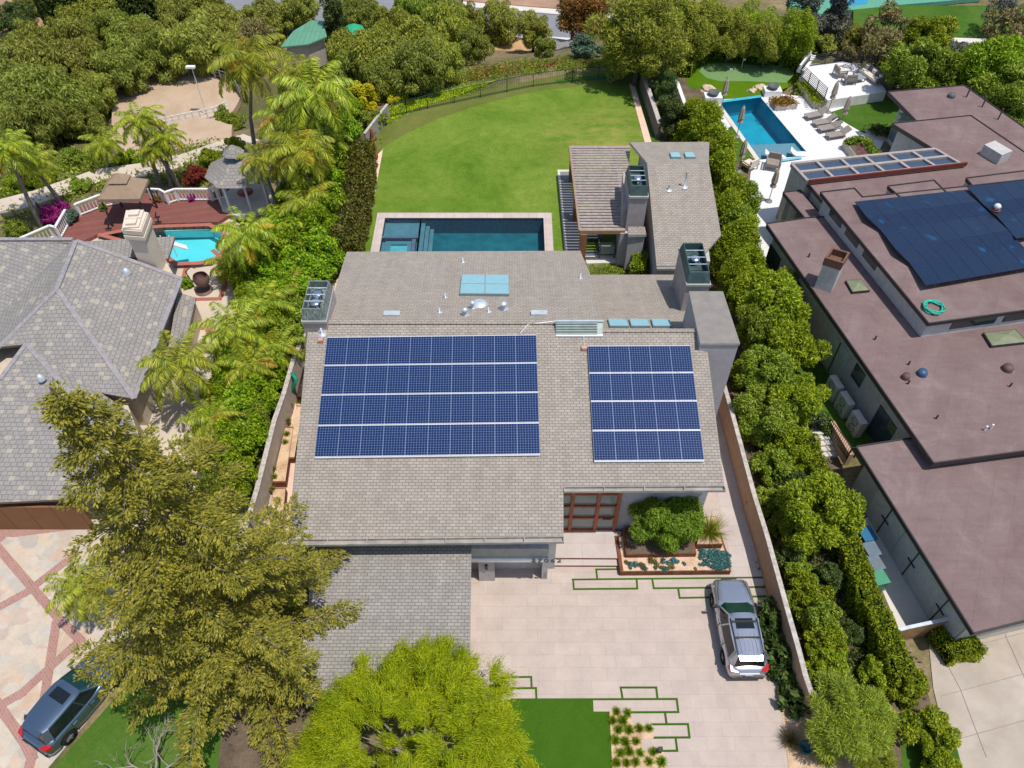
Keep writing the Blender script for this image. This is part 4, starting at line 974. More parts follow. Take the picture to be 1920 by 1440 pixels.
# dark solar arrays (tilted alternately)
def pv():
    t=NT('black_pv'); v=t.coord('uv'); b=t.new('ShaderNodeTexBrick'); b.offset=0; b.inputs['Scale'].default_value=1; b.inputs['Brick Width'].default_value=.16; b.inputs['Row Height'].default_value=.16; b.inputs['Mortar Size'].default_value=.006
    b.inputs['Color1'].default_value=(.006,.016,.045,1); b.inputs['Color2'].default_value=(.009,.021,.055,1); b.inputs['Mortar'].default_value=(.025,.045,.085,1); t.lk(v,b.inputs['Vector'])
    c=t.mix(t.ramp(t.noise(t.coord('pos'),1.1,2,.4),[(.66,0),(.78,.75)]),b.outputs[0],(.01,.10,.24)); return t.fin(c,.3,.3)  # blue reflection painted into the panel colour as blotches
M['pv']=pv()
def darkarray(label,Ls,Rs,n):
    r=thing('solar_array',label,'solar array',tuple(Ls[-1]))
    m=len(Ls)-1
    for j in range(m):
        for i in range(n):
            def pt(s,k): return Ls[k].lerp(Rs[k],s)
            q=[pt((i+.008)/n,j+1),pt((i+.992)/n,j+1),pt((i+.992)/n,j),pt((i+.008)/n,j)]
            mb=MB(); mb.slab(q,.04,0,1); part('solar_panel',mb,[M['pv'],M['edge']],r)
zl=[5.75,5.95,5.62,5.92,5.62,5.88]
vL=[(1603,378),(1625,407),(1651,431),(1681,469),(1707,495),(1736,535)]
vR=[(1806,356),(1832,377),(1858,402),(1890,431),(1920,463),(1952,497)]
zl=[5.55,5.75,5.5,5.78,5.5,5.75]
darkarray('large wavy array of dark panels on the upper maroon roof',[P(u,v,z) for (u,v),z in zip(vL,zl)],[P(u,v,z) for (u,v),z in zip(vR,zl)],7)
vL2=[(1813,350),(1842,382),(1870,406),(1905,447)]; vR2=[(1990,330),(2020,355),(2050,380),(2090,415)]
darkarray('dark panel array cut off by the right picture edge',[P(u,v,z) for (u,v),z in zip(vL2,zl)],[P(u,v,z) for (u,v),z in zip(vR2,zl)],6)
c=P(1862,402,5.25); mb=MB(); mb.lathe(c,[(.22,0),(.22,.35),(.3,.4)],10,0); part('roof_vent',mb,plain('red_curb',(.2,.04,.03),.6),rh)
mb=MB(); mb.lathe(c+Vector((0,0,.4)),[(.08,0),(.09,.1),(.21,.13),(.22,.28),(.13,.38),(0,.42)],14); part('turbine_vent',mb,plain('vent_white',(.6,.66,.7),.3),rh)
# garage doors with strap hardware
e0,e1=Gw[0],Gw[1]; dd=(e1-e0).normalized(); nn_=Vector((dd.y,-dd.x,0)); nn_=nn_ if nn_.x<0 else -nn_
Lg=(e1-e0).length
for t in(.20,.47,.74):
    c=e0+dd*(Lg*t+1.0)+nn_*.04; mb=MB(); a=c-dd*1.28; b=c+dd*1.28; a.z=b.z=1.25; mb.bar(a,b,.06,2.4); dr=part('double_door',mb,plain('door_white',(.52,.49,.44),.6) if 'door_white' not in bpy.data.materials else bpy.data.materials['door_white'],rh)
    mb=MB(); a=c+nn_*.05; mb.box((a.x,a.y,1.25),(.05,.05,2.4),math.atan2(dd.y,dd.x)); p0=a-dd*.3; p1=a+dd*.3; p0.z=p1.z=1.3; mb.bar(p0,p1,.06,.07); part('door_latch',mb,M['dark'],dr)
# side wall of long roof: double door, windows, a dark pane for an opening
e0,e1=Lw[0],Lw[1]; dd=(e1-e0).normalized(); nn_=Vector((dd.y,-dd.x,0)); nn_=nn_ if nn_.x<0 else -nn_; LL=(e1-e0).length
def onL(px,z): # distance along wall for a picture point
    p=P(px[0],px[1],z); return (p-e0).dot(dd)
s=onL((1563,668),1.6); c=e0+dd*s+nn_*.03; a=c-dd*1.1; b=c+dd*1.1; a.z=b.z=1.5; mb=MB(); mb.bar(a,b,.06,2.5); dr=part('double_door',mb,plain('door_pale_green',(.42,.45,.38),.6),rh)
mb=MB(); p=c+nn_*.05; mb.box((p.x,p.y,1.5),(.05,.05,2.5),math.atan2(dd.y,dd.x)); part('door_latch',mb,M['dark'],dr)
for px,z,wd,ht in(((1505,540),2.2,.9,.9),((1612,703),2.3,1.0,1.1),((1680,800),1.3,1.7,2.4),((1478,490),1.4,1.6,2.2)):  # third entry: dark pane painted in for the darkness of an opening
    s=onL(px,z); c=e0+dd*s+nn_*.02; a=c-dd*wd/2; b=c+dd*wd/2; a.z=b.z=z; mb=MB(); mb.bar(a,b,.05,ht); part('window',mb,M['glass_d'],rh)
# glazing facing the terrace lawn
e0,e1=Fw[0],Fw[-1]
for k in range(3):
    a=e0.lerp(e1,(k+.05)/3); b=e0.lerp(e1,(k+.95)/3); d=(b-a).normalized(); n=Vector((d.y,-d.x,0)); n=n if n.x<0 else -n; a=a+n*.02;b=b+n*.02; a.z=b.z=1.9; mb=MB(); mb.bar(a,b,.05,3.0); part('window',mb,plain('green_glass',(.09,.15,.13),.05,.6) if 'green_glass' not in bpy.data.materials else bpy.data.materials['green_glass'],rh)
AC=plain('unit_cream',(.50,.48,.44),.5)
for k,(u,v) in enumerate(((1588,737),(1614,766),(1638,801))):
    p=P(u,v,0); s_=Lw[0]; L0,L1=Lw[0],Lw[1]; ddl=(L1-L0).normalized(); sd=(p-L0).dot(ddl); nl=Vector((ddl.y,-ddl.x,0)); nl=nl if nl.x<0 else -nl
    c=L0+ddl*sd+nl*.75; ang=math.atan2(ddl.y,ddl.x)
    t=thing('ac_unit',['first cream outdoor air conditioner from the pale green doors, by the house wall','middle cream outdoor air conditioner of three along the house wall','cream outdoor air conditioner nearest the terrace steps'][k],'air conditioner',(c.x,c.y,0),'air conditioners by the side wall')
    mb=MB(); mb.box((c.x,c.y,.7),(1.05,.42,1.3),ang); part('casing',mb,AC,t)
    for z in(.42,1.0):
        mb=MB(); f=c+nl*.215; ring=[f+ddl*(.26*math.cos(x*PI/8))+Vector((0,0,z-f.z+.26*math.sin(x*PI/8)))-Vector((0,0,0)) for x in range(17)]
        mb.tube(ring,.02,5); mb.tube([f+Vector((0,0,z-f.z))-ddl*.25,f+Vector((0,0,z-f.z))+ddl*.25],.015,5); part('fan_grille',mb,M['darkgrey'],t)
# ---------------------------------------------------------------- garden walls and fences
def wallrun(name,label,px,z,w,mats,zb=0,cat='wall',capw=.06):
    pts=[P(u,v,z) for u,v in px]; t=thing(name,label,cat,(pts[0].x,pts[0].y,zb)); mb=MB(); m2=MB()
    for k,(a,b) in enumerate(zip(pts,pts[1:])):
        d=(b-a); d.normalize(); n=Vector((-d.y,d.x,0))*w/2
        e=d*(w*.25)
        mb.prism([a-n-e*0,b-n+e,b+n+e,a+n-e*0],zb); n2=n*(1+capw/w); dz=Vector((0,0,.05+.004*(k%2))); m2.slab([a-n2+dz,b-n2+e+dz,b+n2+e+dz,a+n2+dz],.05)
    part('wall_body',mb,mats[0],t); part('wall_cap',m2,mats[1],t); return t
M['wall_tan']=plain('tan_render',(.44,.28,.18),.9,.1,bump=.1); M['wall_cap']=plain('stone_cap',(.42,.375,.33),.9,var=.3,scale=5); M['wall_grey']=plain('plaster_wall',(.45,.37,.31),.9,bump=.1)
wallrun('garden_wall','long tan garden wall with pale stone cap right of the driveway and silver car','right boundary' and [(1348,690),(1370,765),(1393,850),(1413,925),(1438,1005),(1460,1085),(1477,1147),(1495,1210),(1510,1267),(1522,1302),(1562,1307)],1.85,.17,[M['wall_tan'],M['wall_cap']])
wallrun('garden_wall','pale plaster wall between the bright hedge and the left side planters',[(600,560),(551,671),(533,736),(515,787),(482,917),(468,965)],1.9,.2,[M['wall_grey'],M['wall_cap']])
wallrun('garden_wall','weathered wooden wall at the far left corner of the big lawn',[(683,251),(705,222),(726,196)],1.3,.16,[plain('grey_boards',(.30,.27,.23),.85,var=.25),M['wall_cap']])
wallrun('garden_wall','dark stone retaining wall with speckled cap on the far right edge of the lawn',[(1205,136),(1215,165),(1237,231)],1.4,.3,[plain('dark_stone',(.16,.13,.12),.9,var=.3),M['wall_cap']])
wallrun('garden_wall','curved white garden wall at the corner of the putting green',[(1258,136),(1268,150),(1278,178),(1288,204)],1.0,.25,[M['white'],M['white']])
wallrun('edging_wall','low rust-brown steel edging beside the dark clipped hedge',[(692,290),(672,390),(650,472)],.45,.1,[M['corten'],M['corten']],cat='edging')
wallrun('timber_gate','low brown timber gate wall across the service yard of the maroon roofed house',[(1668,1186),(1702,1177),(1790,1158)],1.5,.1,[plain('gate_brown',(.28,.16,.075),.7,var=.3),M['galv']],cat='gate')
def ironfence(name,label,px,z,h,sp=.14,post=2.4,m=None,cat='fence',rails=2):
    pts=[P(u,v,z) for u,v in px]; t=thing(name,label,cat,tuple(pts[0]-Vector((0,0,h)))); m=m or M['dark']; mr=MB(); mp=MB(); mk=MB()
    for a,b in zip(pts,pts[1:]):
        for r in range(rails): d=Vector((0,0,-h*.9*r/(rails-1))); mr.bar(a+d,b+d,.04,.04)
        n=int((b-a).length/sp) if sp else 0
        for i in range(n): p=a.lerp(b,i/n); mk.bar(p,p-Vector((0,0,h*.92)),.02,.02)
        n=max(1,round((b-a).length/post))
        for i in range(n+1):
            p=a.lerp(b,i/n); mp=MB(); mp.box((p.x,p.y,z-h/2),(.06,.06,h)); part('post',mp,m,t)
    part('rails',mr,m,t)
    if sp: part('pickets',mk,m,t)
    return t
M['fgreen']=plain('dark_green_iron',(.02,.05,.045),.5)
ironfence('iron_fence','long dark green iron fence curving along the far edge of the lawn',[(722,197),(760,188),(800,179),(900,158),(1000,138),(1075,129),(1172,120)],1.25,1.25,.16,3,M['fgreen'])
# ---------------------------------------------------------------- vehicles
def paint(name,c,metal=.75,rough=.22):
    t=NT(name); v=t.coord('obj'); n=t.noise(v,1.5,4); m=t.fin(t.ramp(n,[(.3,tuple(x*.96 for x in c)),(.7,tuple(min(1,x*1.03) for x in c))]),rough,.5,metal)
    t.b.inputs['Coat Weight'].default_value=.6; t.b.inputs['Coat Roughness'].default_value=.05; return m
M['tyre']=plain('tyre_rubber',(.018,.018,.02),.85,.1); M['rim']=plain('alloy_rim',(.45,.46,.48),.3,.5,.7)
M['carglass']=plain('car_glass',(.008,.012,.014),.04,.6,var=.1); M['lamp_red']=plain('tail_lamp_red',(.42,.012,.015),.15,.5); M['lamp_clear']=plain('lamp_clear',(.7,.72,.75),.1,.6)
M['trim_black']=plain('black_trim',(.02,.02,.022),.45,.4); M['plate']=plain('number_plate',(.62,.66,.74),.5)
def loft(mb,rings,m=0,smooth=True,cap=True):
    n=len(rings[0]); vs=[p for r in rings for p in r]; fs=[]
    for i in range(len(rings)-1):
        for j in range(n):
            k=(j+1)%n; fs.append([i*n+j,i*n+k,(i+1)*n+k,(i+1)*n+j])
    mb.add(vs,fs,m,smooth)
    if cap: mb.add(rings[0],[list(range(n))[::-1]],m,False); mb.add(rings[-1],[list(range(n))],m,False)
def suv(name,label,loc,rz,col,roofrails=True,ribs=True,windshield=(.006,.045,.032),rear_chrome=True):
    """+x is the front"""
    t=thing(name,label,'car',loc,rz=rz,scale=1.0); pm=paint(name+'_paint',col)
    mb=MB()
    st=[(2.36,.60,.42,.66,0),(2.30,.76,.30,.82,.01),(2.12,.875,.24,.93,.02),(1.75,.925,.22,1.0,.035),(1.3,.945,.2,1.05,.04),(1.0,.95,.2,1.08,.04),(.4,.955,.2,1.08,.03),(-.5,.96,.2,1.09,.03),(-1.4,.955,.2,1.1,.03),(-1.9,.935,.24,1.09,.03),(-2.2,.89,.30,1.04,.02),(-2.33,.82,.36,.98,.01),(-2.38,.74,.44,.90,0)]
    def arch(x):
        v=0
        for c in(1.42,-1.40):
            d=abs(x-c)
            if d<.44: v=max(v,math.sqrt(.44**2-d*d)+.36)
        return v
    S=[]
    xs=sorted(set([s[0] for s in st]+[c+k*.11 for c in(1.42,-1.40) for k in range(-4,5)]),reverse=True)
    for x in xs:
        for a,b in zip(st,st[1:]):
            if b[0]<=x<=a[0]:
                f=(a[0]-x)/(a[0]-b[0]); S.append([x]+[lerp(a[i],b[i],f) for i in range(1,5)]); break
    rings=[]
    for x,w_,zb,zt_,cr in S:
        za=max(zb,arch(x)); hh=zt_-zb
        half=[(w_*.80,za if za>zb else zb),(w_*.955,max(za,zb+.04)),(w_*.99,max(za+.01,zb+.22)),(w_*1.0,max(za+.02,zb+hh*.55)),(w_*.975,zt_-.14),(w_*.92,zt_-.045),(w_*.80,zt_),(w_*.40,zt_+cr)]
        r=[(x,-y,z) for y,z in half]+[(x,0,zt_+cr*1.2)]+[(x,y,z) for y,z in half[::-1]]
        r=r[::-1]; rings.append([Vector(p) for p in r])
    loft(mb,rings); part('body',mb,pm,t)
    mb=MB(); mb.box((0,0,.30),(4.3,1.5,.26)); mb.box((1.42,0,.42),(.8,1.52,.5)); mb.box((-1.4,0,.42),(.8,1.52,.5)); part('underbody',mb,M['trim_black'],t)
    # greenhouse
    zr=1.66
    lo=[(1.02,.55),(.80,.80),(.2,.875),(-.8,.885),(-1.75,.85),(-2.12,.70)]; zlo=1.07
    hi=[(.18,.50),(.12,.60),(-.15,.655),(-.8,.665),(-1.6,.63),(-1.86,.54)]
    def side(s):
        L=[Vector((x,s*y,zlo)) for x,y in lo]; U=[Vector((x,s*y,zr-(.03 if i in(0,1) else 0)-(.04 if i>3 else 0))) for i,(x,y) in enumerate(hi)]; return L,U
    L1,U1=side(1); L2,U2=side(-1)
    mb=MB(); mb.quad(L2[0],L1[0],U1[0],U2[0]); mb.quad(L1[0],L1[1],U1[1],U1[0]); mb.quad(L2[1],L2[0],U2[0],U2[1]); part('windscreen',mb,plain(name+'_windscreen',windshield,.05,.6,var=.25,scale=2),t)
    for s,(L,U) in((1,(L1,U1)),(-1,(L2,U2))):
        mb=MB()
        for i in range(1,4):
            q=[L[i],L[i+1],U[i+1],U[i]]; mb.poly(q if s<0 else q[::-1])
        part('side_window',mb,M['carglass'],t)
        mb=MB()
        for a,b,w_ in((L[1],U[1],.09),(lerp(L[2],L[3],.35),lerp(U[2],U[3],.3),.07),(L[4],U[4],.26)): mb.bar(a,b,.05,w_)
        mb.poly([L[4],L[5],U[5],U[4]] if s<0 else [L[4],L[5],U[5],U[4]][::-1]); 
        for i in range(1,4): mb.bar(U[i]+Vector((0,0,-.0)),U[i+1],.06,.05)
        part('pillars',mb,pm,t)
    mb=MB(); mb.quad(L1[5],L2[5],U2[5],U1[5]); part('rear_window',mb,M['carglass'],t)
    mb=MB(); cols=[]
    for i in range(6):
        y=U1[i].y; x=U1[i].x; z=U1[i].z
        cols.append([Vector((x,-y,z)),Vector((x,-y*.8,z+.045)),Vector((x,-y*.4,z+.07)),Vector((x,0,z+.078)),Vector((x,y*.4,z+.07)),Vector((x,y*.8,z+.045)),Vector((x,y,z))])
    vs=[p for r in cols for p in r]; fs=[[i*7+j,(i+1)*7+j,(i+1)*7+j+1,i*7+j+1][::-1] for i in range(5) for j in range(6)]
    mb.add(vs,fs,0,True); mb.slab([Vector((-1.84,-.54,1.66)),Vector((-2.08,-.50,1.60)),Vector((-2.08,.50,1.60)),Vector((-1.84,.54,1.66))],.05)
    rf=part('roof',mb,pm,t)
    if ribs:
        mb=MB()
        for y in(-.36,-.18,0,.18,.36): mb.bar((-.75,y,1.738),(-1.75,y,1.70),.03,.02)
        part('roof_ribs',mb,pm,rf)
    mb=MB(); mb.slab([Vector((-.12,-.40,1.742)),Vector((-.62,-.42,1.752)),Vector((-.62,.42,1.752)),Vector((-.12,.40,1.742))],.03); part('sunroof',mb,M['carglass'],rf)
    if roofrails:
        for s in(-1,1):
            mb=MB(); mb.tube([(-.1,s*.60,1.68),(-.2,s*.61,1.75),(-1.7,s*.58,1.74),(-1.8,s*.57,1.66)],.025,6); part('roof_rail',mb,M['trim_black'],t)
        for x in(-.28,-1.05):
            mb=MB(); mb.bar((x,-.6,1.77),(x,.6,1.77),.07,.03); part('roof_crossbar',mb,M['trim_black'],t)
    for x in(1.42,-1.40):
        for s in(-1,1):
            mb=MB()
            for z0,z1 in((0,1),):
                pr=[(.20,-.115),(.33,-.115),(.365,-.07),(.365,.07),(.33,.115),(.20,.115)]
                vs=[];n=20
                for r_,yy in pr:
                    for j in range(n): a=2*PI*j/n; vs.append((x+r_*math.cos(a),s*.845+yy,.365+r_*math.sin(a)))
                fs=[[i*n+j,i*n+(j+1)%n,(i+1)*n+(j+1)%n,(i+1)*n+j] for i in range(5) for j in range(n)]; mb.add(vs,fs,0,True)
            wh=part('wheel',mb,M['tyre'],t)
            mb=MB()
            for j in range(5):
                a=2*PI*j/5; mb.bar((x,s*.935,.365),(x+.24*math.cos(a),s*.925,.365+.24*math.sin(a)),.03,.07)
            vs=[(x+.245*math.cos(2*PI*j/20),s*.90,.365+.245*math.sin(2*PI*j/20)) for j in range(20)]; mb.add(vs,[list(range(20)) if s<0 else list(range(20))[::-1]],0)
            part('rim',mb,M['rim'],wh)
    for s in(-1,1):
        mb=MB(); mb.box((.78,s*1.02,1.10),(.12,.22,.15)); mb.box((.80,s*.93,1.06),(.06,.12,.05)); part('mirror',mb,pm if not roofrails else M['trim_black'],t)
        mb=MB(); mb.prism([Vector((2.20,s*.55,.80)),Vector((2.24,s*.72,.79)),Vector((1.88,s*.88,.92)),Vector((1.92,s*.68,.96))],.66); part('headlight',mb,M['lamp_clear'],t)
        mb=MB(); mb.prism([Vector((-2.36,s*.50,.99)),Vector((-2.30,s*.84,1.0)),Vector((-2.02,s*.93,1.04)),Vector((-2.02,s*.84,1.07)),Vector((-2.20,s*.60,1.07))],.82); part('tail_light',mb,M['lamp_red'],t)
        mb=MB()
        for x in(.25,-.75): mb.bar((x,s*.965,.86),(x-.2,s*.965,.86),.03,.035)
        part('door_handles',mb,pm,t)
    for s in(-1,1):
        for x,zz in((.95,.72),(-.02,.72),(-.98,.72)):
            mb=MB(); mb.box((x,s*.951,zz),(.018,.03,.66)); part('door_gap',mb,M['trim_black'],t)
        mb=MB(); mb.tube([(2.15,s*.60,.985),(1.6,s*.74,1.035),(1.1,s*.78,1.075)],.012,4); part('bonnet_gap',mb,M['trim_black'],t)
    mb=MB(); mb.box((-2.40,0,.90),(.04,.9,.07)); part('tailgate_trim',mb,M['lamp_clear'] if rear_chrome else M['trim_black'],t)
    mb=MB(); mb.box((-2.41,0,.78),(.03,.36,.13)); part('number_plate',mb,M['plate'],t)
    mb=MB(); mb.box((-2.36,0,.46),(.16,1.45,.2)); mb.box((2.33,0,.45),(.14,1.3,.22)); part('bumper',mb,M['trim_black'],t)
    mb=MB(); mb.box((2.36,0,.70),(.06,.75,.16)); part('grille',mb,M['trim_black'],t)
    return t
f_=P(1367,1098,.6); r_=P(1399,1258,.5); d=f_-r_; mid=(f_+r_)/2; print('suv1 len',d.length)
suv('parked_car','silver sport utility car with ribbed roof and black crossbars parked on the paved driveway',(mid.x,mid.y,.03),math.atan2(d.y,d.x),(.46,.48,.53))
f_=P(216,1226,.6); r_=P(72,1395,.5); d=f_-r_; mid=(f_+r_)/2; print('suv2 len',d.length)
suv('parked_car','blue-grey sport utility car with smooth roof parked on the flagstone drive beside the conifer',(mid.x,mid.y,.03),math.atan2(d.y,d.x),(.13,.19,.27),False,False,(.01,.045,.05),False)
# ---------------------------------------------------------------- blue pool and its terrace
bp=thing('swimming_pool','deep blue rectangular pool with tanning shelf on the white terrace','pool',tuple(HOLE_BLUE[0]))
hb=HOLE_BLUE; area=sum(hb[i].x*hb[(i+1)%4].y-hb[(i+1)%4].x*hb[i].y for i in range(4)); hb=hb if area>0 else hb[::-1]
mb=MB(); A=[Vector((p.x,p.y,.0)) for p in hb]; B=[Vector((p.x,p.y,-1.6)) for p in hb]
mb.prism(B,-1.8,0)
for i in range(4): j=(i+1)%4; mb.quad(A[j],A[i],B[i],B[j],0)
part('basin',mb,[M['blue']],bp)
q=[P(u,v,-.3) for u,v in[(1399,276),(1500,271),(1517,291),(1423,299)]]
mb=MB(); mb.prism([P(1401,272,-.30),P(1502,268,-.30),P(1517,291.5,-.30),P(1423,299.5,-.30)],-1.6); part('tanning_shelf',mb,M['bluestep'],bp)
mb=MB(); mb.prism([P(1432,196,-.35),P(1437,195,-.35),P(1505,268,-.35),P(1495,269,-.35)],-1.6); part('bench_step',mb,M['bluestep'],bp)
mb=MB(); mb.poly([Vector((p.x,p.y,-.12)) for p in hb]); part('water',mb,M['w_blue'],bp)
mb=MB(); band(mb,[(1346,191),(1424,180.5)],.35,.10); part('spillway',mb,plain('spill_blue',(.06,.38,.5),.4),bp)
mb=MB(); pts=[(1345,192),(1422,301)]; band(mb,pts,.38,.06); part('coping',mb,M['conc'],bp)
sp_=thing('spa','small pale blue spa at the near end of the blue pool','spa',tuple(P(1475,305)))
mb=MB(); mb.prism([P(1455,303,.02),P(1498,297,.02),P(1502,303,.02),P(1478,318,.02),P(1466,318,.02)],-.1); part('water',mb,plain('spa_water',(.06,.35,.45),.05,.5),sp_)
mb=MB(); band(mb,[(1453,302),(1500,295)],.3,.16); part('spa_wall',mb,plain('spa_wall',(.2,.45,.55),.5),sp_)
# small helpers for furniture: every kind built once at the origin, then copied
M['taupe']=plain('taupe_cloth',(.27,.235,.205),.9,.1); M['cream_c']=plain('cream_cushion',(.62,.56,.48),.9,.1); M['frame_g']=plain('grey_frame',(.20,.20,.205),.5,.4); M['beige_c']=plain('beige_cloth',(.40,.33,.26),.9,.1,var=.2)
def lounger(loc,rz,label):
    t=thing('sun_lounger',label,'sun lounger',loc,'grey sun loungers on the white terrace',rz=rz,scale=1.0)
    mb=MB(); mb.slab([Vector((-.95,-.34,.36)),Vector((.35,-.34,.36)),Vector((.35,.34,.36)),Vector((-.95,.34,.36))],.05); part('seat',mb,M['taupe'],t)
    mb=MB(); mb.slab([Vector((.36,-.34,.36)),Vector((1.0,-.34,.80)),Vector((1.0,.34,.80)),Vector((.36,.34,.36))],.05); part('backrest',mb,M['taupe'],t)
    for x in(-.88,.45):
        for y in(-.3,.3):
            mb=MB(); mb.box((x,y,.16),(.05,.05,.32)); part('leg',mb,M['frame_g'],t)
    mb=MB()
    for y in(-.35,.35): mb.bar((-.95,y,.33),(.6,y,.33),.04,.05)
    part('frame',mb,M['frame_g'],t); return t
lo_=None
for k,(a,b,lab) in enumerate([((1515,217),(1545,208),'grey sun lounger farthest from the pergola, beside the first folded parasol'),((1529,230),(1562,222),'second grey sun lounger from the putting green side'),((1538,241),(1572,232),'third grey sun lounger, by the parasol over the terrace lawn edge'),((1552,254),(1590,245),'grey sun lounger nearest the flower planter')]):
    p,q=P(a[0],a[1],.35),P(b[0],b[1],.5); d=q-p; c=(p+q)/2
    lo_=lounger((c.x,c.y,.03),math.atan2(d.y,d.x),lab) if k==0 else dup(lo_,(c.x,c.y,.03),math.atan2(d.y,d.x),None,lab)
def parasol():
    t=thing('parasol','x','parasol',(0,0,0),'folded beige parasols round the blue pool',scale=1.0)
    mb=MB(); mb.tube([(0,0,0),(0,0,2.9)],.03,6); part('pole',mb,M['frame_g'],t)
    mb=MB()
    n=14; prof=[(.05,2.85),(.13,2.6),(.17,2.2),(.20,1.75),(.14,1.6),(.21,1.35),(.10,1.25)]; vs=[]
    for r,z in prof:
        for j in range(n): a=2*PI*j/n; rr=r*(1+.28*(j%2)); vs.append((rr*math.cos(a),rr*math.sin(a),z))
    mb.add(vs,[[i*n+j,i*n+(j+1)%n,(i+1)*n+(j+1)%n,(i+1)*n+j][::-1] for i in range(len(prof)-1) for j in range(n)],0); part('folded_canopy',mb,M['beige_c'],t)
    mb=MB(); mb.lathe((0,0,0),[(.28,0),(.28,.06),(.06,.1)],12); part('base',mb,M['frame_g'],t); return t
pr=None
for k,(u,v,lab) in enumerate([(1352,205,'folded beige parasol at the far left corner of the blue pool'),(1381,257,'folded beige parasol halfway along the left side of the blue pool'),(1384,322,'folded beige parasol on the grass strip beside the cushioned chairs'),(1441,378,'folded beige parasol nearest the viewer, by the low planter'),(1552,211,'folded beige parasol beside the farthest sun lounger'),(1574,240,'folded beige parasol between the loungers and the terrace lawn')]):
    p=P(u,v,0)
    if k==0: pr=parasol(); pr.location=(p.x,p.y,.02); pr['label']=lab
    else: dup(pr,(p.x,p.y,.02),k*.7,None,lab)
def shelfchair(loc,rz,lab):
    t=thing('pool_chaise',lab,'chaise',loc,'white chaises standing in the pool',rz=rz,scale=1.0)
    pts=[(-.85,.18),(-.6,.30),(-.3,.40),(0,.34),(.3,.24),(.55,.36),(.85,.62)]
    mb=MB()
    for a,b in zip(pts,pts[1:]): mb.slab([Vector((a[0],-.33,a[1])),Vector((b[0],-.33,b[1])),Vector((b[0],.33,b[1])),Vector((a[0],.33,a[1]))],.12)
    part('shell',mb,plain('chaise_white',(.78,.8,.82),.35) if 'chaise_white' not in bpy.data.materials else bpy.data.materials['chaise_white'],t); return t
ch1=None
for a,b,lab in(((1440,283),(1470,291),'white curved chaise in the shallow pool end, nearer the lawn strip'),((1488,279),(1518,288),'white curved chaise in the shallow pool end, nearer the loungers')):
    p,q=P(*a,.3),P(*b,.3); d=p-q; c=(p+q)/2; c.z=-.25
    ch1=shelfchair(c,math.atan2(d.y,d.x)+.2,lab) if ch1 is None else dup(ch1,c,math.atan2(d.y,d.x)+.2,None,lab)
def armchair(name,label,loc,rz,seat,frame,back2=False,sc_=1.0,group=None):
    t=thing(name,label,'armchair',loc,group,rz=rz,scale=sc_)
    mb=MB(); mb.box((0,0,.38),(.75,.75,.18)); part('seat',mb,seat,t)
    mb=MB(); mb.slab([Vector((-.42,-.37,.85)),Vector((-.28,-.37,.42)),Vector((-.28,.37,.42)),Vector((-.42,.37,.85))],.12); mb.box((-.34,0,.64),(.12,.72,.42)); part('backrest',mb,seat if not back2 else M['taupe'],t)
    for y in(-.41,.41):
        mb=MB(); mb.box((0,y,.6),(.8,.07,.06)); mb.box((.36,y,.3),(.06,.06,.6)); mb.box((-.36,y,.3),(.06,.06,.6)); part('armrest',mb,frame,t)
    return t
p=P(1447,316); armchair('armchair','wide grey armchair with two upright back cushions on the white terrace by the spa',(p.x,p.y,.02),-1.9,M['taupe'],M['frame_g'],True,1.35)
p=P(1403,317); armchair('armchair','beige wicker armchair with striped cushion at the hedge side of the white terrace',(p.x,p.y,.02),2.2,M['cream_c'],plain('wicker',(.42,.27,.16),.8),False,1.2)
# upper terrace with glass and rail, lounge set
ut=thing('raised_terrace','raised white terrace platform with lounge furniture beyond the pool','terrace',tuple(P(1580,150)))
UZ=.9
mb=MB(); mb.prism([P(u,v,UZ) for u,v in[(1513,121),(1577,115),(1606,120),(1655,160),(1662,172),(1552,188),(1500,139)]],-2.0); part('platform',mb,M['deckwhite'],ut)
rl=ironfence('terrace_railing','black cable railing round the raised white terrace',[(1552,165),(1506,122),(1520,104),(1583,96),(1621,103),(1680,153),(1740,149)],UZ+1.05,1.05,0,1.6,M['dark'],'railing',7)
ironfence('stair_railing','dark railing at the head of the steps beside the side lawn',[(1528,790),(1558,786),(1598,840),(1612,838)],1.9,1.0,.16,1.5,M['dark'],'railing',2)
p,q=P(1617,128,UZ+.4),P(1650,152,UZ+.4); d=q-p; c=(p+q)/2
so_=thing('outdoor_sofa','long cream outdoor sofa with dark scatter cushions along the terrace railing','sofa',(c.x,c.y,UZ),rz=math.atan2(d.y,d.x)+PI,scale=1.0)
Ls=d.length*.98
mb=MB(); mb.box((0,0,.36),(Ls,.85,.2)); part('seat',mb,M['cream_c'],so_)
mb=MB(); mb.box((0,-.4,.6),(Ls,.16,.45)); part('backrest',mb,M['frame_g'],so_)
for s in(-1,1):
    mb=MB(); mb.box((s*Ls/2,0,.45),(.14,.95,.5)); part('armrest',mb,M['frame_g'],so_)
for k in range(5):
    mb=MB(); mb.box((lerp(-Ls*.4,Ls*.4,k/4),-.25,.6),(.42,.16,.36),.15*(k%2)); part('cushion',mb,[M['cream_c'],M['darkgrey']][k%2],so_)
p=P(1606,146,UZ+.3); t=thing('coffee_table','low grey square table in front of the cream sofa','table',(p.x,p.y,UZ),rz=.35,scale=1.0)
mb=MB(); mb.box((0,0,.38),(1.35,.95,.07)); part('top',mb,plain('table_grey',(.26,.29,.30),.6),t)
for x in(-.6,.6):
    for y in(-.4,.4):
        mb=MB(); mb.box((x,y,.17),(.06,.06,.35)); part('leg',mb,M['frame_g'],t)
p=P(1573,143,UZ); armchair('armchair','left grey lounge chair facing the low table on the raised terrace',(p.x,p.y,UZ),.2,M['cream_c'],M['frame_g'],True,1.15)
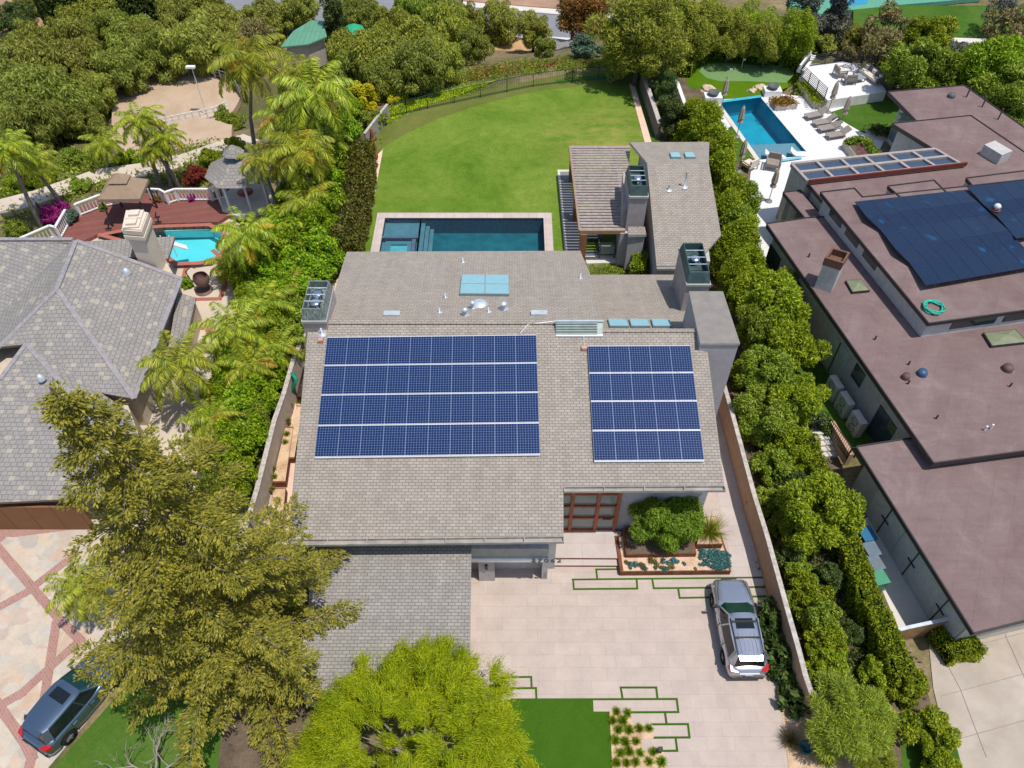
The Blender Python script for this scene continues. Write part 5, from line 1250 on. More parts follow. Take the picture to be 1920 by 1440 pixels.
p=P(1590,156,UZ); armchair('armchair','near grey lounge chair with its back to the viewer on the raised terrace',(p.x,p.y,UZ),1.7,M['taupe'],M['frame_g'],True,1.15)
p=P(1508,124,UZ); t=thing('white_bench','white draped bench in the corner of the raised terrace','bench',(p.x,p.y,UZ)); mb=MB(); mb.bar(P(1501,134,UZ+.35),P(1522,105,UZ+.35),.7,.3); part('seat',mb,M['white'],t); mb=MB(); mb.bar(P(1499,128,UZ+.7),P(1520,101,UZ+.7),.15,.6); part('backrest',mb,M['white'],t)
# fire bowls on plinths
def firebowl(u,v,lab):
    p=P(u,v,0); t=thing('fire_bowl',lab,'fire bowl',(p.x,p.y,0),'fire bowls at the far pool corners'); mb=MB(); mb.box((p.x,p.y,.3),(1.5,1.0,.6)); part('plinth',mb,M['white'],t)
    mb=MB(); mb.lathe((p.x,p.y,.6),[(.2,0),(.42,.12),(.5,.32),(.45,.32),(.33,.2),(0,.18)],18); part('bowl',mb,M['darkgrey'],t)
firebowl(1335,190,'dark fire bowl on white plinth at the left far corner of the blue pool'); firebowl(1446,178,'dark fire bowl on white plinth at the right far corner of the blue pool')
# planters
def planter(lab,px,z,m,zb=0,soil=None,name='planter'):
    q=[P(u,v,z) for u,v in px]; t=thing(name,lab,'planter',(q[0].x,q[0].y,zb)); mb=MB(); mb.prism(q,zb)
    part('box',mb,m,t); mb=MB(); c=sum(q,Vector())/len(q); mb.prism([c+(p-c)*.95+Vector((0,0,.015)) for p in q],z-.05); part('soil',mb,soil or M['dg'],t); return t
planter('long rust-brown steel planter of gravel and succulents in front of the entry wall',[(1163,1072.5),(1371,1070.5),(1363,1034),(1353,1004),(1153,1004)],.40,M['corten'])
planter('inner rust-brown planter step under the domed shrub',[(1174,1040),(1306,1038),(1296,985),(1168,990)],.75,M['corten'],0,M['soil'])
planter('square rust-brown planter holding spiky grass at the right end of the entry wall',[(1306,1021.5),(1355,1020.5),(1343,968),(1318,969)],.85,M['corten'])
planter('white raised planter with clipped box edging and flowers by the pergola',[(1612,300),(1582,262),(1618,253),(1655,291)],.7,M['limewall'],0,M['soil'])
planter('white sunken planter with dark shrubs under the glazed wall',[(1668,262),(1622,242),(1650,238),(1700,250)],.3,M['limewall'],0,M['soil'])
planter('low planter with reddish shrubs beside the right fire bowl',[(1455,199),(1496,195),(1480,180),(1446,184)],.5,M['limewall'],0,M['soil'])
planter('planter stair wall with red shrubs along the terrace railing',[(1528,193),(1548,191),(1515,155),(1500,158)],.6,M['limewall'],0,M['soil'])
for k,(px,z) in enumerate([([(510,905),(535,905),(550,800),(535,800)],.5),([(535,860),(552,860),(568,760),(556,760)],.45),([(505,1000),(528,1000),(536,915),(512,915)],.5),([(556,745),(574,745),(590,690),(575,690)],.4)]):
    planter(['narrow rust-brown planter between the left wall and the house, below the lower solar row','narrow rust-brown planter between the left wall and the house, level with the middle solar rows','narrow rust-brown planter nearest the front left roof corner','narrow rust-brown planter beside the green hose on the left wall'][k],px,z,M['corten'],0,M['mulch'])
# side steps
st=thing('garden_steps','five pale concrete steps between the clipped yellow hedge and the side lawn','steps',tuple(P(1550,845)))
for k in range(5):
    a=P(lerp(1541,1573,k/5),lerp(872,812,1-k/5) if 0 else lerp(812,868,k/5)); 
    z=.9-.16*k; b0=P(lerp(1525,1545,k/5),lerp(815,868,k/5),z); b1=P(lerp(1553,1578,k/5),lerp(812,862,k/5),z); mb=MB()
    mb.prism([b0,b1,b1+Vector((-.1,.45,0)),b0+Vector((-.1,.45,0))],0); part('step',mb,M['conc'],st)
mb=MB(); mb.bar(P(1556,800,.9),P(1592,862,.9),.25,1.0); part('side_wall',mb,M['wall_tan'],st)
# bins
def bin_(u,v,col,lid,lab,rz):
    p=P(u,v,0); t=thing('wheelie_bin',lab,'bin',(p.x,p.y,0),'wheelie bins behind the clipped hedge',rz=rz,scale=1.0); mb=MB(); mb.prism([Vector((-.34,-.36,1.0)),Vector((.34,-.36,1.0)),Vector((.34,.36,1.0)),Vector((-.34,.36,1.0))],.1); part('tub',mb,plain(lab[:12],col,.5),t)
    mb=MB(); mb.slab([Vector((-.37,-.4,1.08)),Vector((.37,-.4,1.05)),Vector((.37,.4,1.05)),Vector((-.37,.4,1.08))],.07); part('lid',mb,plain(lab[:12]+'_lid',lid,.4),t)
    for y in(-.3,.3):
        mb=MB(); mb.tube([(-.36,y,.1),(-.36,y+.05,.1)],.1,10); part('wheel',mb,M['tyre'],t)
bin_(1636,1100,(.06,.2,.13),(.07,.26,.16),'green wheelie bin nearest the timber gate',.25); bin_(1628,1074,(.10,.12,.15),(.14,.17,.20),'dark grey wheelie bin between the green and blue bins',.25); bin_(1622,1048,(.10,.13,.17),(.13,.17,.21),'blue-grey wheelie bin between the dark grey and blue bins',.25); bin_(1614,1020,(.02,.10,.2),(.03,.14,.27),'blue wheelie bin half under the tree, farthest from the gate',.25)
# small things
def hose(lab,c,z,col,r,n=3,name='garden_hose',tilt=0):
    mb=MB(); pts=[]
    for i in range(n*20+1):
        a=2*PI*i/20; rr=r*(.75+.08*(i%7)/3+.1*math.sin(i*.7)); pts.append((c.x+rr*math.cos(a),c.y+rr*math.sin(a),z+.05+.03*(i/20)))
    mb.tube(pts,.035,5); return solo(name,mb,plain(lab[:10]+'_hose',col,.5),lab,'hose')
c=P(1749,579,5.25); hose('bright teal hose coiled on the upper maroon roof',c,5.25,(.03,.42,.30),.62,6)
mb=MB(); mb.tube([P(545,735,1.0),P(551,722,1.5),P(555,712,1.95),P(550,703,2.02),P(546,700,1.9)],[.1,.12,.13,.12,.08],8); solo('rolled_hose',mb,plain('hose_green',(.01,.25,.13),.5),'green hose slung over the left garden wall','hose')
def sculpture():
    p=P(703,297); t=thing('garden_sculpture','tall rust-red figure sculpture at the left corner of the lawn','sculpture',(p.x,p.y,0)); mb=MB(); mb.box((p.x,p.y,.15),(.5,.5,.3)); part('base',mb,M['corten'],t)
    mb=MB(); mb.tube([(p.x,p.y,.3),(p.x+.1,p.y,.9),(p.x-.08,p.y+.05,1.5),(p.x+.05,p.y,2.1),(p.x,p.y,2.7)],[.12,.2,.13,.2,.06],8); mb.tube([(p.x-.05,p.y,1.5),(p.x+.35,p.y,1.75),(p.x+.3,p.y,2.0)],[.08,.07,.05],6); part('figure',mb,plain('rust_red',(.30,.09,.04),.7,var=.3),t)
sculpture()
p=P(1416,1270); 
p=P(1507,1406); mb=MB(); mb.lathe((p.x,p.y,0),[(.2,0),(.26,.35),(.29,.4),(.24,.4),(.2,.28),(0,.26)],16); solo('glazed_pot',mb,plain('teal_glaze',(.008,.08,.09),.3,.5),'teal glazed pot in the straw-coloured bed at the bottom right of the driveway','pot')
p=P(1236,1410); mb=MB(); mb.box((p.x,p.y,.2),(.14,.14,.4)); mb.box((p.x,p.y,.42),(.2,.2,.05)); solo('path_light',mb,M['dark'],'small black path light in the tufted grass bed','path light')
p=P(328,908); mb=MB(); mb.lathe((p.x,p.y,.3),[(.1,0),(.24,.1),(.26,.28),(.2,.3),(0,.26)],12); solo('red_bucket',mb,plain('bucket_red',(.45,.02,.02),.4),'small red tub glimpsed between the conifer and the palms','tub')
# hanging chair on the left patio
p=P(383,545); t=thing('hanging_chair','brown round hanging chair on a curved stand beside the tiled roof','hanging chair',(p.x,p.y,0))
mb=MB(); mb.lathe((p.x,p.y,0),[(.6,0),(.6,.05),(0,.06)],18); part('base',mb,plain('chair_brown',(.16,.10,.085),.6),t)
mb=MB(); mb.tube([(p.x-.1,p.y+.3,0),(p.x-.75,p.y+.2,.8),(p.x-.8,p.y+.1,1.6),(p.x-.3,p.y,2.1),(p.x,p.y,2.0)],.035,6); part('stand',mb,M['dark'],t)
mb=MB(); vs=[];n=16
for i in range(7):
    a=lerp(-PI/2,PI*.18,i/6)
    for j in range(n): b=2*PI*j/n; vs.append((p.x+.1+.55*math.cos(a)*math.cos(b),p.y+.5*math.cos(a)*math.sin(b),1.05+.6*math.sin(a)))
mb.add(vs,[[i*n+j,i*n+(j+1)%n,(i+1)*n+(j+1)%n,(i+1)*n+j] for i in range(6) for j in range(n)],0,True); part('basket',mb,bpy.data.materials['chair_brown'],t)
mb=MB(); mb.lathe((p.x+.1,p.y,.55),[(.1,0),(.38,.12),(.34,.22),(0,.25)],14); part('cushion',mb,plain('cushion_red',(.28,.03,.05),.8),t)
# slide / diving board by the tiled chimney, pool statues
p=P(325,482); t=thing('pool_slide','white pool slide tower at the near edge of the turquoise pool','slide',(p.x,p.y,0))
for dx in(-.3,.3):
    mb=MB(); mb.tube([(p.x+dx,p.y,0),(p.x+dx,p.y,1.9)],.04,6); part('support',mb,M['white'],t)
mb=MB(); mb.bar((p.x-.1,p.y+.1,1.3),(p.x+.9,p.y+.6,.35),.5,.1); mb.box((p.x-.2,p.y,1.35),(.7,.6,.08)); part('chute',mb,M['white'],t)
for u,v,lab in((297,418,'small black metal heron ornament at the turquoise pool edge'),(204,430,'small black metal ornament left of the cream chimney')):
    p=P(u,v,.3); mb=MB(); mb.tube([(p.x,p.y,.3),(p.x+.1,p.y,.7),(p.x,p.y,1.0),(p.x+.15,p.y,1.25)],.05,6); mb.tube([(p.x-.2,p.y,.75),(p.x+.25,p.y,.85)],[.03,.09],6); mb.box((p.x,p.y,.33),(.4,.3,.05)); solo('metal_heron',mb,M['dark'],lab,'ornament')
# patio sofa under the guest house roof
p=P(1136,478); armchair('armchair','pale green armchair at the open front of the guest house patio',(p.x,p.y,.12),PI/2,plain('sage',(.27,.31,.27),.8),M['darkgrey'],False,1.3)
p=P(1112,462); t=thing('patio_table','dark low table under the guest house patio roof','table',(p.x,p.y+.8,0)); mb=MB(); mb.box((p.x,p.y+.8,.5),(1.5,1.0,.08)); part('top',mb,M['darkgrey'],t); mb=MB(); mb.box((p.x,p.y+.8,.23),(.5,.5,.46)); part('base',mb,M['darkgrey'],t)
# blue swing chair by flat roof house
p=P(1478,470); t=thing('egg_chair','turquoise egg chair in the shade beside the maroon roofed house','chair',(p.x,p.y,0)); mb=MB(); mb.lathe((p.x,p.y,.25),[(.2,0),(.5,.3),(.55,.7),(.35,1.1),(.0,1.25)],14); part('shell',mb,plain('turquoise',(.01,.22,.33),.5),t); mb=MB(); mb.lathe((p.x,p.y,0),[(.4,0),(.4,.05),(.06,.06),(.06,.27)],12); part('base',mb,M['dark'],t)
# rocks of the putting green
M['rock']=plain('buff_rock',(.52,.40,.29),.9,.1,var=.3,scale=2,bump=.4)
def rock(u,v,s,lab,z=0):
    bm=bmesh.new(); bmesh.ops.create_icosphere(bm,subdivisions=3,radius=1)
    for q in bm.verts:
        n=1+.22*math.sin(q.co.x*3.1+u)*math.cos(q.co.y*2.7+v)+.12*math.sin(q.co.z*6+q.co.x*5); q.co=Vector((q.co.x*s*1.25*n,q.co.y*s*n,max(-.15*s,q.co.z*s*.7*n)))
    p=P(u,v,z); mb=MB(); mb.add([q.co+p for q in bm.verts],[[x.index for x in f.verts] for f in bm.faces],0); bm.free(); solo('boulder',mb,M['rock'],lab,'boulder','buff boulders round the putting green',loc=tuple(p))
rock(1331,104,.85,'large flat-topped boulder at the far left of the putting green'); rock(1474,110,.6,'pointed boulder at the far right of the putting green'); rock(1328,169,.6,'buff boulder between the putting green and the left fire bowl'); rock(1423,165,.45,'small boulder beside the right fire bowl'); rock(1410,171,.35,'lowest boulder lying on the putting rough near the pool spillway')
for u,v,lab in((1365,147,'white putting flag nearer the pool'),(1390,128,'white putting flag farther from the pool')):
    p=P(u,v,.02); t=thing('putting_flag',lab,'flag',(p.x,p.y,.02),'flags on the putting green'); mb=MB(); mb.tube([p,p+Vector((0,0,.95))],.025,6); part('pin',mb,M['white'],t); mb=MB(); mb.box(p+Vector((.12,0,.85)),(.24,.03,.15)); part('pennant',mb,M['white'],t)
# arena rails, lamp, stable roofs, shed
ring=[(213,205),(225,178),(262,158),(320,148),(395,148),(440,165),(455,190)]
def rails(lab,px,off,h,n,m,name='rail_fence',cat='fence'):
    pts=[]
    for a,b in zip(px,px[1:]):
        for k in range(4): pts.append(G(lerp(a[0],b[0],k/4),lerp(a[1],b[1],k/4),off))
    pts.append(G(*px[-1],off)); t=thing(name,lab,cat,tuple(pts[0])); mr=MB(); mp=MB()
    for a,b in zip(pts,pts[1:]):
        for k in range(n): d=Vector((0,0,.35+k*(h-.4)/(n-1))); mr.bar(a+d,b+d,.05,.09)
        mp=MB(); mp.box(a+Vector((0,0,h/2)),(.12,.12,h)); part('post',mp,m,t)
    part('rails',mr,m,t)
M['railw']=plain('weathered_rail',(.26,.24,.23),.8,var=.3)
rails('weathered rail fence round the far side of the sandy riding arena',ring,.5,1.5,4,M['railw']); rails('thin white rail fence along the near side of the sandy riding arena',[(305,242),(352,232),(405,222),(432,208)],.7,1.2,3,M['white'])
rails('dark timber rail fence beside the dirt paddock at the top left',[(70,8),(100,4),(130,-2)],.3,1.6,3,M['railw'])
p=G(390,222,.4); t=thing('arena_lamp','tall white lamp mast at the near edge of the riding arena','lamp post',tuple(p)); 
top=P(371,176,0); hgt=5.5; mb=MB(); mb.tube([p,p+Vector((0,0,hgt))],[.07,.04],8); part('mast',mb,M['white'],t); mb=MB(); mb.box(p+Vector((-.1,0,hgt+.1)),(.9,.4,.2)); part('lamp_head',mb,M['white'],t)
M['greenroof']=brick_mat('green_metal_roof',(.13,.33,.22),(.12,.30,.20),(.09,.22,.15),.5,8,.03,0,bump=.1)
def shed(lab,px,z,m,zt_off=-3.2,name='stable',slope=0):
    q=[P(u,v,z) for u,v in px]; t=thing(name,lab,name.replace('_',' '),(q[0].x,q[0].y,z+zt_off)); mb=MB(); mb.slab(q,.15); part('roof',mb,m,t); mb=MB(); mb.prism([p+Vector((0,0,-.16)) for p in offs(q,.4)],z+zt_off); part('wall',mb,plain('stable_wall',(.42,.38,.33),.8) if 'stable_wall' not in bpy.data.materials else bpy.data.materials['stable_wall'],t)
shed('long green metal roofed stable behind the palms',[(526,88),(577,83),(613,68),(605,40),(583,38),(550,58)],-4.8,M['greenroof'])
shed('small green metal roofed shelter among the pepper trees',[(441,76),(451,86),(462,78),(452,66)],-4.8,M['greenroof'])
shed('small grey shed with curved roof beside the street',[(1040,94),(1066,96),(1074,76),(1028,70)],-6.2,plain('grey_roof',(.22,.21,.21),.7),-2.4,'garden_shed')
shed('low grey roofed outbuilding below the red deck at the left picture edge',[(-20,404),(33,402),(100,362),(45,368)],-1.4,plain('grey_flat_roof',(.20,.20,.21),.7),-2.6,'outbuilding')
p=G(662,51,0); t=thing('parasol','small bright green parasol among the central pepper trees','parasol',(p.x,p.y,p.z)); pp=P(662,50,-5.5); mb=MB(); mb.lathe((pp.x,pp.y,-5.8),[(1.3,0),(.7,.35),(0,.6)],8,smooth=False); part('canopy',mb,plain('parasol_green',(.02,.33,.17),.7),t); mb=MB(); mb.tube([(pp.x,pp.y,-8.5),(pp.x,pp.y,-5.3)],.05,6); part('pole',mb,M['dark'],t)
# ---------------------------------------------------------------- vegetation
LM={}
_lm=leaf_mat
def leaf_mat(name,stops,*a,**k):
    g={'conifer_leaf':2.5,'pepper_olive':3.1,'pepper_green':3.3,'lime_leaf':1.55,'ficus_leaf':1.75,'mid_leaf':2.3,'willow_green':2.55,'palm_leaf':2.1,'dark_leaf':1.9,'dark_hedge_leaf':1.5,'brown_scrub':1.5,'feather_green':1.7,'blue_green_leaf':1.5,'grey_euc_leaf':1.4,'palm_yellow':1.1,'feather_leaf':1.1}.get(name,1.2)
    return _lm(name,[tuple(min(.8,x*g) for x in c) for c in stops],*a,**k)
LM['olive']=leaf_mat('pepper_olive',[(.04,.043,.007),(.105,.115,.018),(.185,.185,.034)],.45,.5,.03)
LM['green']=leaf_mat('pepper_green',[(.03,.042,.006),(.082,.093,.014),(.145,.16,.028)],.45,.5,.03)
LM['willow']=leaf_mat('willow_green',[(.045,.06,.007),(.125,.14,.016),(.22,.215,.028)],.4,.5,.03)
LM['lime']=leaf_mat('lime_leaf',[(.05,.10,.004),(.14,.22,.007),(.29,.36,.014)],.35)
LM['ficus']=leaf_mat('ficus_leaf',[(.055,.09,.004),(.15,.20,.008),(.30,.325,.018)],.4,.5,.03)
LM['mid']=leaf_mat('mid_leaf',[(.035,.058,.005),(.10,.14,.010),(.19,.225,.026)],.35,.5,.04)
LM['entry']=leaf_mat('entry_leaf',[(.05,.10,.006),(.13,.21,.012),(.24,.32,.022)],.35)
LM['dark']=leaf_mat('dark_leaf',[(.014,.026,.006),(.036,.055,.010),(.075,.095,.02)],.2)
LM['palm']=leaf_mat('palm_leaf',[(.06,.10,.008),(.17,.20,.016),(.33,.32,.035)],.4,.35)
LM['palm_y']=leaf_mat('palm_yellow',[(.30,.22,.015),(.47,.33,.03),(.6,.45,.06)],.4,.4)
LM['conifer']=leaf_mat('conifer_leaf',[(.035,.042,.007),(.112,.108,.013),(.24,.205,.028)],.35,.5,.02,1.0,2.6,.62)
LM['limetree']=leaf_mat('feather_leaf',[(.16,.24,.004),(.36,.44,.008),(.60,.60,.02)],.55)
LM['featherg']=leaf_mat('feather_green',[(.07,.10,.008),(.17,.20,.018),(.30,.31,.035)],.4)
LM['rust']=leaf_mat('rust_leaf',[(.10,.05,.012),(.24,.13,.025),(.40,.25,.04)],.3)
LM['brown']=leaf_mat('brown_scrub',[(.07,.06,.02),(.15,.125,.04),(.23,.19,.07)],.25)
LM['blueg']=leaf_mat('blue_green_leaf',[(.025,.055,.035),(.07,.115,.07),(.13,.18,.11)],.25)
LM['red']=leaf_mat('red_leaf',[(.08,.012,.008),(.25,.03,.025),(.3,.12,.02)],.3)
LM['magenta']=leaf_mat('magenta_bract',[(.16,.008,.09),(.34,.02,.2),(.45,.06,.3)],.35)
LM['yellow']=leaf_mat('yellow_leaf',[(.28,.26,.006),(.5,.46,.01),(.65,.55,.03)],.4)
LM['grey']=leaf_mat('grey_euc_leaf',[(.025,.03,.024),(.07,.075,.06),(.13,.13,.10)],.2)
LM['darkhedge']=leaf_mat('dark_hedge_leaf',[(.03,.035,.004),(.075,.075,.009),(.14,.125,.018)],.2)
LM['succ']=leaf_mat('succulent_blue',[(.03,.10,.10),(.07,.18,.17),(.13,.27,.25)],.1)
M['bark']=plain('bark',(.13,.10,.075),.95,.05,var=.35,scale=4,bump=.4); M['palmbark']=plain('palm_bark',(.22,.19,.16),.9,.1,var=.3,scale=4); M['greybark']=plain('grey_bark',(.27,.235,.205),.9,.1,var=.3,scale=3)
def unit(a): return a/np.maximum(1e-9,np.linalg.norm(a,axis=1,keepdims=True))
def quads(name,C,A,B,L,W,mats):
    n=len(C); L=np.broadcast_to(L,(n,))[:,None]; W=np.broadcast_to(W,(n,))[:,None]
    A=unit(A); B=unit(B-A*np.sum(A*B,axis=1,keepdims=True)); Nn=np.cross(A,B)
    V=np.empty((n,4,3)); V[:,0]=C-A*L*.5; V[:,1]=C+B*W*.5-A*L*.06+Nn*W*.12; V[:,2]=C+A*L*.5; V[:,3]=C-B*W*.5-A*L*.06+Nn*W*.12
    me=bpy.data.meshes.new(name); me.vertices.add(n*4); me.vertices.foreach_set('co',V.reshape(-1)); me.loops.add(n*4); me.loops.foreach_set('vertex_index',np.arange(n*4,dtype=np.int32))
    me.polygons.add(n); me.polygons.foreach_set('loop_start',np.arange(0,n*4,4,dtype=np.int32)); me.polygons.foreach_set('loop_total',np.full(n,4,dtype=np.int32))
    for m in(mats if isinstance(mats,list) else [mats]): me.materials.append(m)
    me.update(); me.validate(); return me
def sph(n):
    v=rng.normal(size=(n,3)); return unit(v)
def lobes_cloud(lobes,n,L,W,down=0,out=.4,rn=1.0,shell=(.55,1.05),up=0):
    lobes=np.array(lobes); wts=lobes[:,3]**2; idx=rng.choice(len(lobes),n,p=wts/wts.sum())
    d=sph(n); d[:,2]=np.where(rng.random(n)<.35,np.abs(d[:,2]),d[:,2])
    r=lobes[idx,3]*(shell[0]+(shell[1]-shell[0])*rng.random(n)**.5)
    C=lobes[idx,:3]+d*r[:,None]
    A=d*out+rng.normal(size=(n,3))*.5*rn+np.array([0,0,up-down]); Nd=d*.7+np.array([0,0,.75])+rng.normal(size=(n,3))*.45; B=np.cross(Nd,unit(A))
    Ls=L*(.65+.7*rng.random(n)); Ws=W*(.65+.7*rng.random(n)); return C,A,B,Ls,Ws
def dome(k,rx,rz,zc,lr,flat=0.3):
    out=[]
    while len(out)<k:
        p=rng.uniform(-1,1,3)
        q=np.linalg.norm(p)
        if q>1 or q<.35 or p[2]<-flat-.35*(1-np.hypot(p[0],p[1])): continue
        f=(1-lr*.8)*rnd.uniform(.80,1.13); out.append((p[0]*rx*f,p[1]*rx*f,zc+p[2]*rz*f,lr*rng.uniform(.7,1.25)*min(rx,rz)))
    return out
def trunk_mb(zb,lobes,r,k=6,lean=0):
    mb=MB(); top=Vector((lean*.3,0,zb*.75)); mb.tube([(0,0,-.15),(lean*.1,.02,zb*.35),top],[r*1.25,r,r*.8],8)
    for l in sorted(lobes,key=lambda l:rnd.random())[:k]:
        e=Vector(l[:3]); m=top.lerp(e,.5)+Vector((rnd.uniform(-.1,.1),rnd.uniform(-.1,.1),.05)); mb.tube([top-Vector((0,0,zb*.15*rnd.random())),m,e],[r*.6,r*.38,r*.12],5)
    return mb
KINDS={}
def mk_mesh_mb(name,mb,m):
    me=mesh_from(name,mb.V,mb.F,mb.M,mb.S,[m]); return me
def kind(name,nvar,zc,fn):
    KINDS[name]=dict(zc=zc,v=[fn(i) for i in range(nvar)])
def k_pepper(i):
    lb=dome(52,1.15,1.0,1.05,.25,.7); me=quads('crown',*lobes_cloud(lb,17000,.125,.034,down=.75,out=.55,rn=.7),LM['olive']); return me,mk_mesh_mb('trunk',trunk_mb(.9,lb,.07,7),M['bark'])
def k_willow(i):
    lb=dome(50,1.1,1.05,1.15,.24,.7); me=quads('crown',*lobes_cloud(lb,17000,.11,.024,down=.2,out=.6,rn=.9,up=.25),LM['willow']); return me,mk_mesh_mb('trunk',trunk_mb(.9,lb,.06,8),M['bark'])
def k_bush(i):
    lb=dome(38,1.05,.85,.62,.27,.8); me=quads('crown',*lobes_cloud(lb,9500,.115,.06,out=.5,rn=1.2),LM['lime']); return me,mk_mesh_mb('trunk',trunk_mb(.35,lb,.05,4),M['bark'])
def k_column(i):
    lb=[]
    for k in range(64):
        z=.3+2.45*k/63; a=rnd.uniform(0,2*PI); rr=rnd.uniform(.4,.82)*(1 if z<1.9 else max(.25,(3.0-z)/1.1)); lb.append((rr*math.cos(a),rr*math.sin(a),z,rnd.uniform(.2,.36)))
    me=quads('crown',*lobes_cloud(lb,19000,.13,.05,out=.7,rn=1.0,up=.35,shell=(.3,1.25)),LM['ficus']); return me,mk_mesh_mb('trunk',trunk_mb(.6,lb,.06,3),M['bark'])
def k_broad(i):
    lb=dome(40,1.08,.9,1.3,.25,.6); me=quads('crown',*lobes_cloud(lb,16000,.115,.04,out=.7,rn=1.0,shell=(.4,1.25)),LM['ficus']); return me,mk_mesh_mb('trunk',trunk_mb(1.0,lb,.055,9),M['bark'])
def k_feather(i):
    lb=dome(30,1,.72,1.05,.30,.55); me=quads('crown',*lobes_cloud(lb,26000,.13,.013,out=.9,rn=.8,shell=(.2,1.2)),LM['featherg']); return me,mk_mesh_mb('trunk',trunk_mb(.8,lb,.05,10),M['greybark'])
def k_bare(i):
    lb=dome(18,1,.9,1.4,.28,.5); me=quads('crown',*lobes_cloud(lb,1900,.16,.05,out=.5,down=.3,rn=1.0),LM['brown']); return me,mk_mesh_mb('trunk',trunk_mb(1.1,lb,.06,16),M['bark'])
def k_tall(i):
    lb=[]
    for k in range(24):
        z=.5+2.6*rnd.random(); a=rnd.uniform(0,2*PI); rr=.62*rnd.random()**.5*(1.1-abs(z-1.6)/2.2); lb.append((rr*math.cos(a),rr*math.sin(a),z,rnd.uniform(.28,.42)))
    me=quads('crown',*lobes_cloud(lb,11000,.14,.045,out=.5,rn=1.0,down=.2),LM['dark']); return me,mk_mesh_mb('trunk',trunk_mb(1.0,lb,.07,8),M['bark'])
kind('pepper',4,1.05,k_pepper); kind('willow',3,1.15,k_willow); kind('bush',4,.62,k_bush); kind('column',3,1.6,k_column); kind('broad',3,1.3,k_broad); kind('feather',2,1.05,k_feather); kind('bare',2,1.4,k_bare); kind('tall',2,1.6,k_tall)
CN=[0]
def plant(kd,u,v,rpx,mat,label,cat='tree',name=None,group=None,ground=None,sz=1.0,vi=None):
    K=KINDS[kd]; z=0.0; CN[0]+=1
    for _ in range(12):
        d=ray(u,v); p=P(u,v,z) if z<H-1 else None
        depth=d.dot(Vector((0,cT,-sT)))
        t=(z-H)/d.z; r=rpx*t*1.0/FPX
        g=zt(p.x,p.y) if ground is None else ground
        z=g+K['zc']*r*sz
    p=P(u,v,z); me,tm=K['v'][(CN[0] if vi is None else vi)%len(K['v'])]
    t=thing(name or {'bush':'shrub','column':'columnar_tree','pepper':'pepper_tree','willow':'willowy_tree','broad':'broadleaf_tree','feather':'feathery_tree','bare':'sparse_tree','tall':'tall_tree'}[kd],label,cat,(p.x,p.y,g),group,rz=(CN[0]*2.399)%6.28,scale=(r,r,r*sz))
    t.scale=(r*rnd.uniform(.88,1.14),r*rnd.uniform(.88,1.14),r*sz*rnd.uniform(.88,1.15)); c=bpy.data.objects.new('crown',me); COL.objects.link(c); c.parent=t; c.material_slots[0].link='OBJECT'; c.material_slots[0].material=LM[mat]
    if cat=='tree':
        c=bpy.data.objects.new('trunk',tm); COL.objects.link(c); c.parent=t
    return t
# ---- palms
def frond_mesh(i,nf=25,ln=2.9,mat='palm'):
    Cs=[];As=[];Bs=[];Ls=[];Ws=[]; mb=MB()
    for f in range(nf):
        a=f*2.399+i; el=R(lerp(72,-18,(f/nf)**.9)) ; l=ln*rnd.uniform(.85,1.1); dirh=np.array([math.cos(a),math.sin(a),0]); side=np.array([-math.sin(a),math.cos(a),0])
        pts=[];p=np.zeros(3); e=el; n=34
        for k in range(n+1):
            pts.append(p.copy()); p=p+(dirh*math.cos(e)+np.array([0,0,1])*math.sin(e))*l/n; e-=R(1.6+3.4*k/n)
        mb.tube([tuple(q) for q in pts[::5]],[.035,.03,.025,.02,.015,.01,.006][:len(pts[::5])],4)
        for k in range(3,n):
            for sub in(0,.34,.67):
                q=pts[k]+(pts[k+1]-pts[k])*sub; tdir=pts[k+1]-pts[k]; tdir=tdir/np.linalg.norm(tdir); ll=.72*math.sin(PI*min(1,(k+2)/n*.93))**.6
                for s in(-1,1):
                    ax=side*s*.7+tdir*.5+np.array([rnd.gauss(0,.18),rnd.gauss(0,.18),-.35-.6*rnd.random()]); ax=ax/np.linalg.norm(ax); Cs.append(q+ax*ll*.5); As.append(ax); Bs.append(np.cross(np.array([side[0]*s*.5,side[1]*s*.5,1.0])+rng.normal(size=3)*.3,ax)); Ls.append(ll*rnd.uniform(.8,1.15)); Ws.append(.048)
    me=quads('fronds',np.array(Cs),np.array(As),np.array(Bs),np.array(Ls),np.array(Ws),LM[mat])
    return me
PALM=[frond_mesh(i) for i in range(3)]
YF=[frond_mesh(9,3,2.4,'palm_y'),frond_mesh(5,4,2.6,'palm_y')]
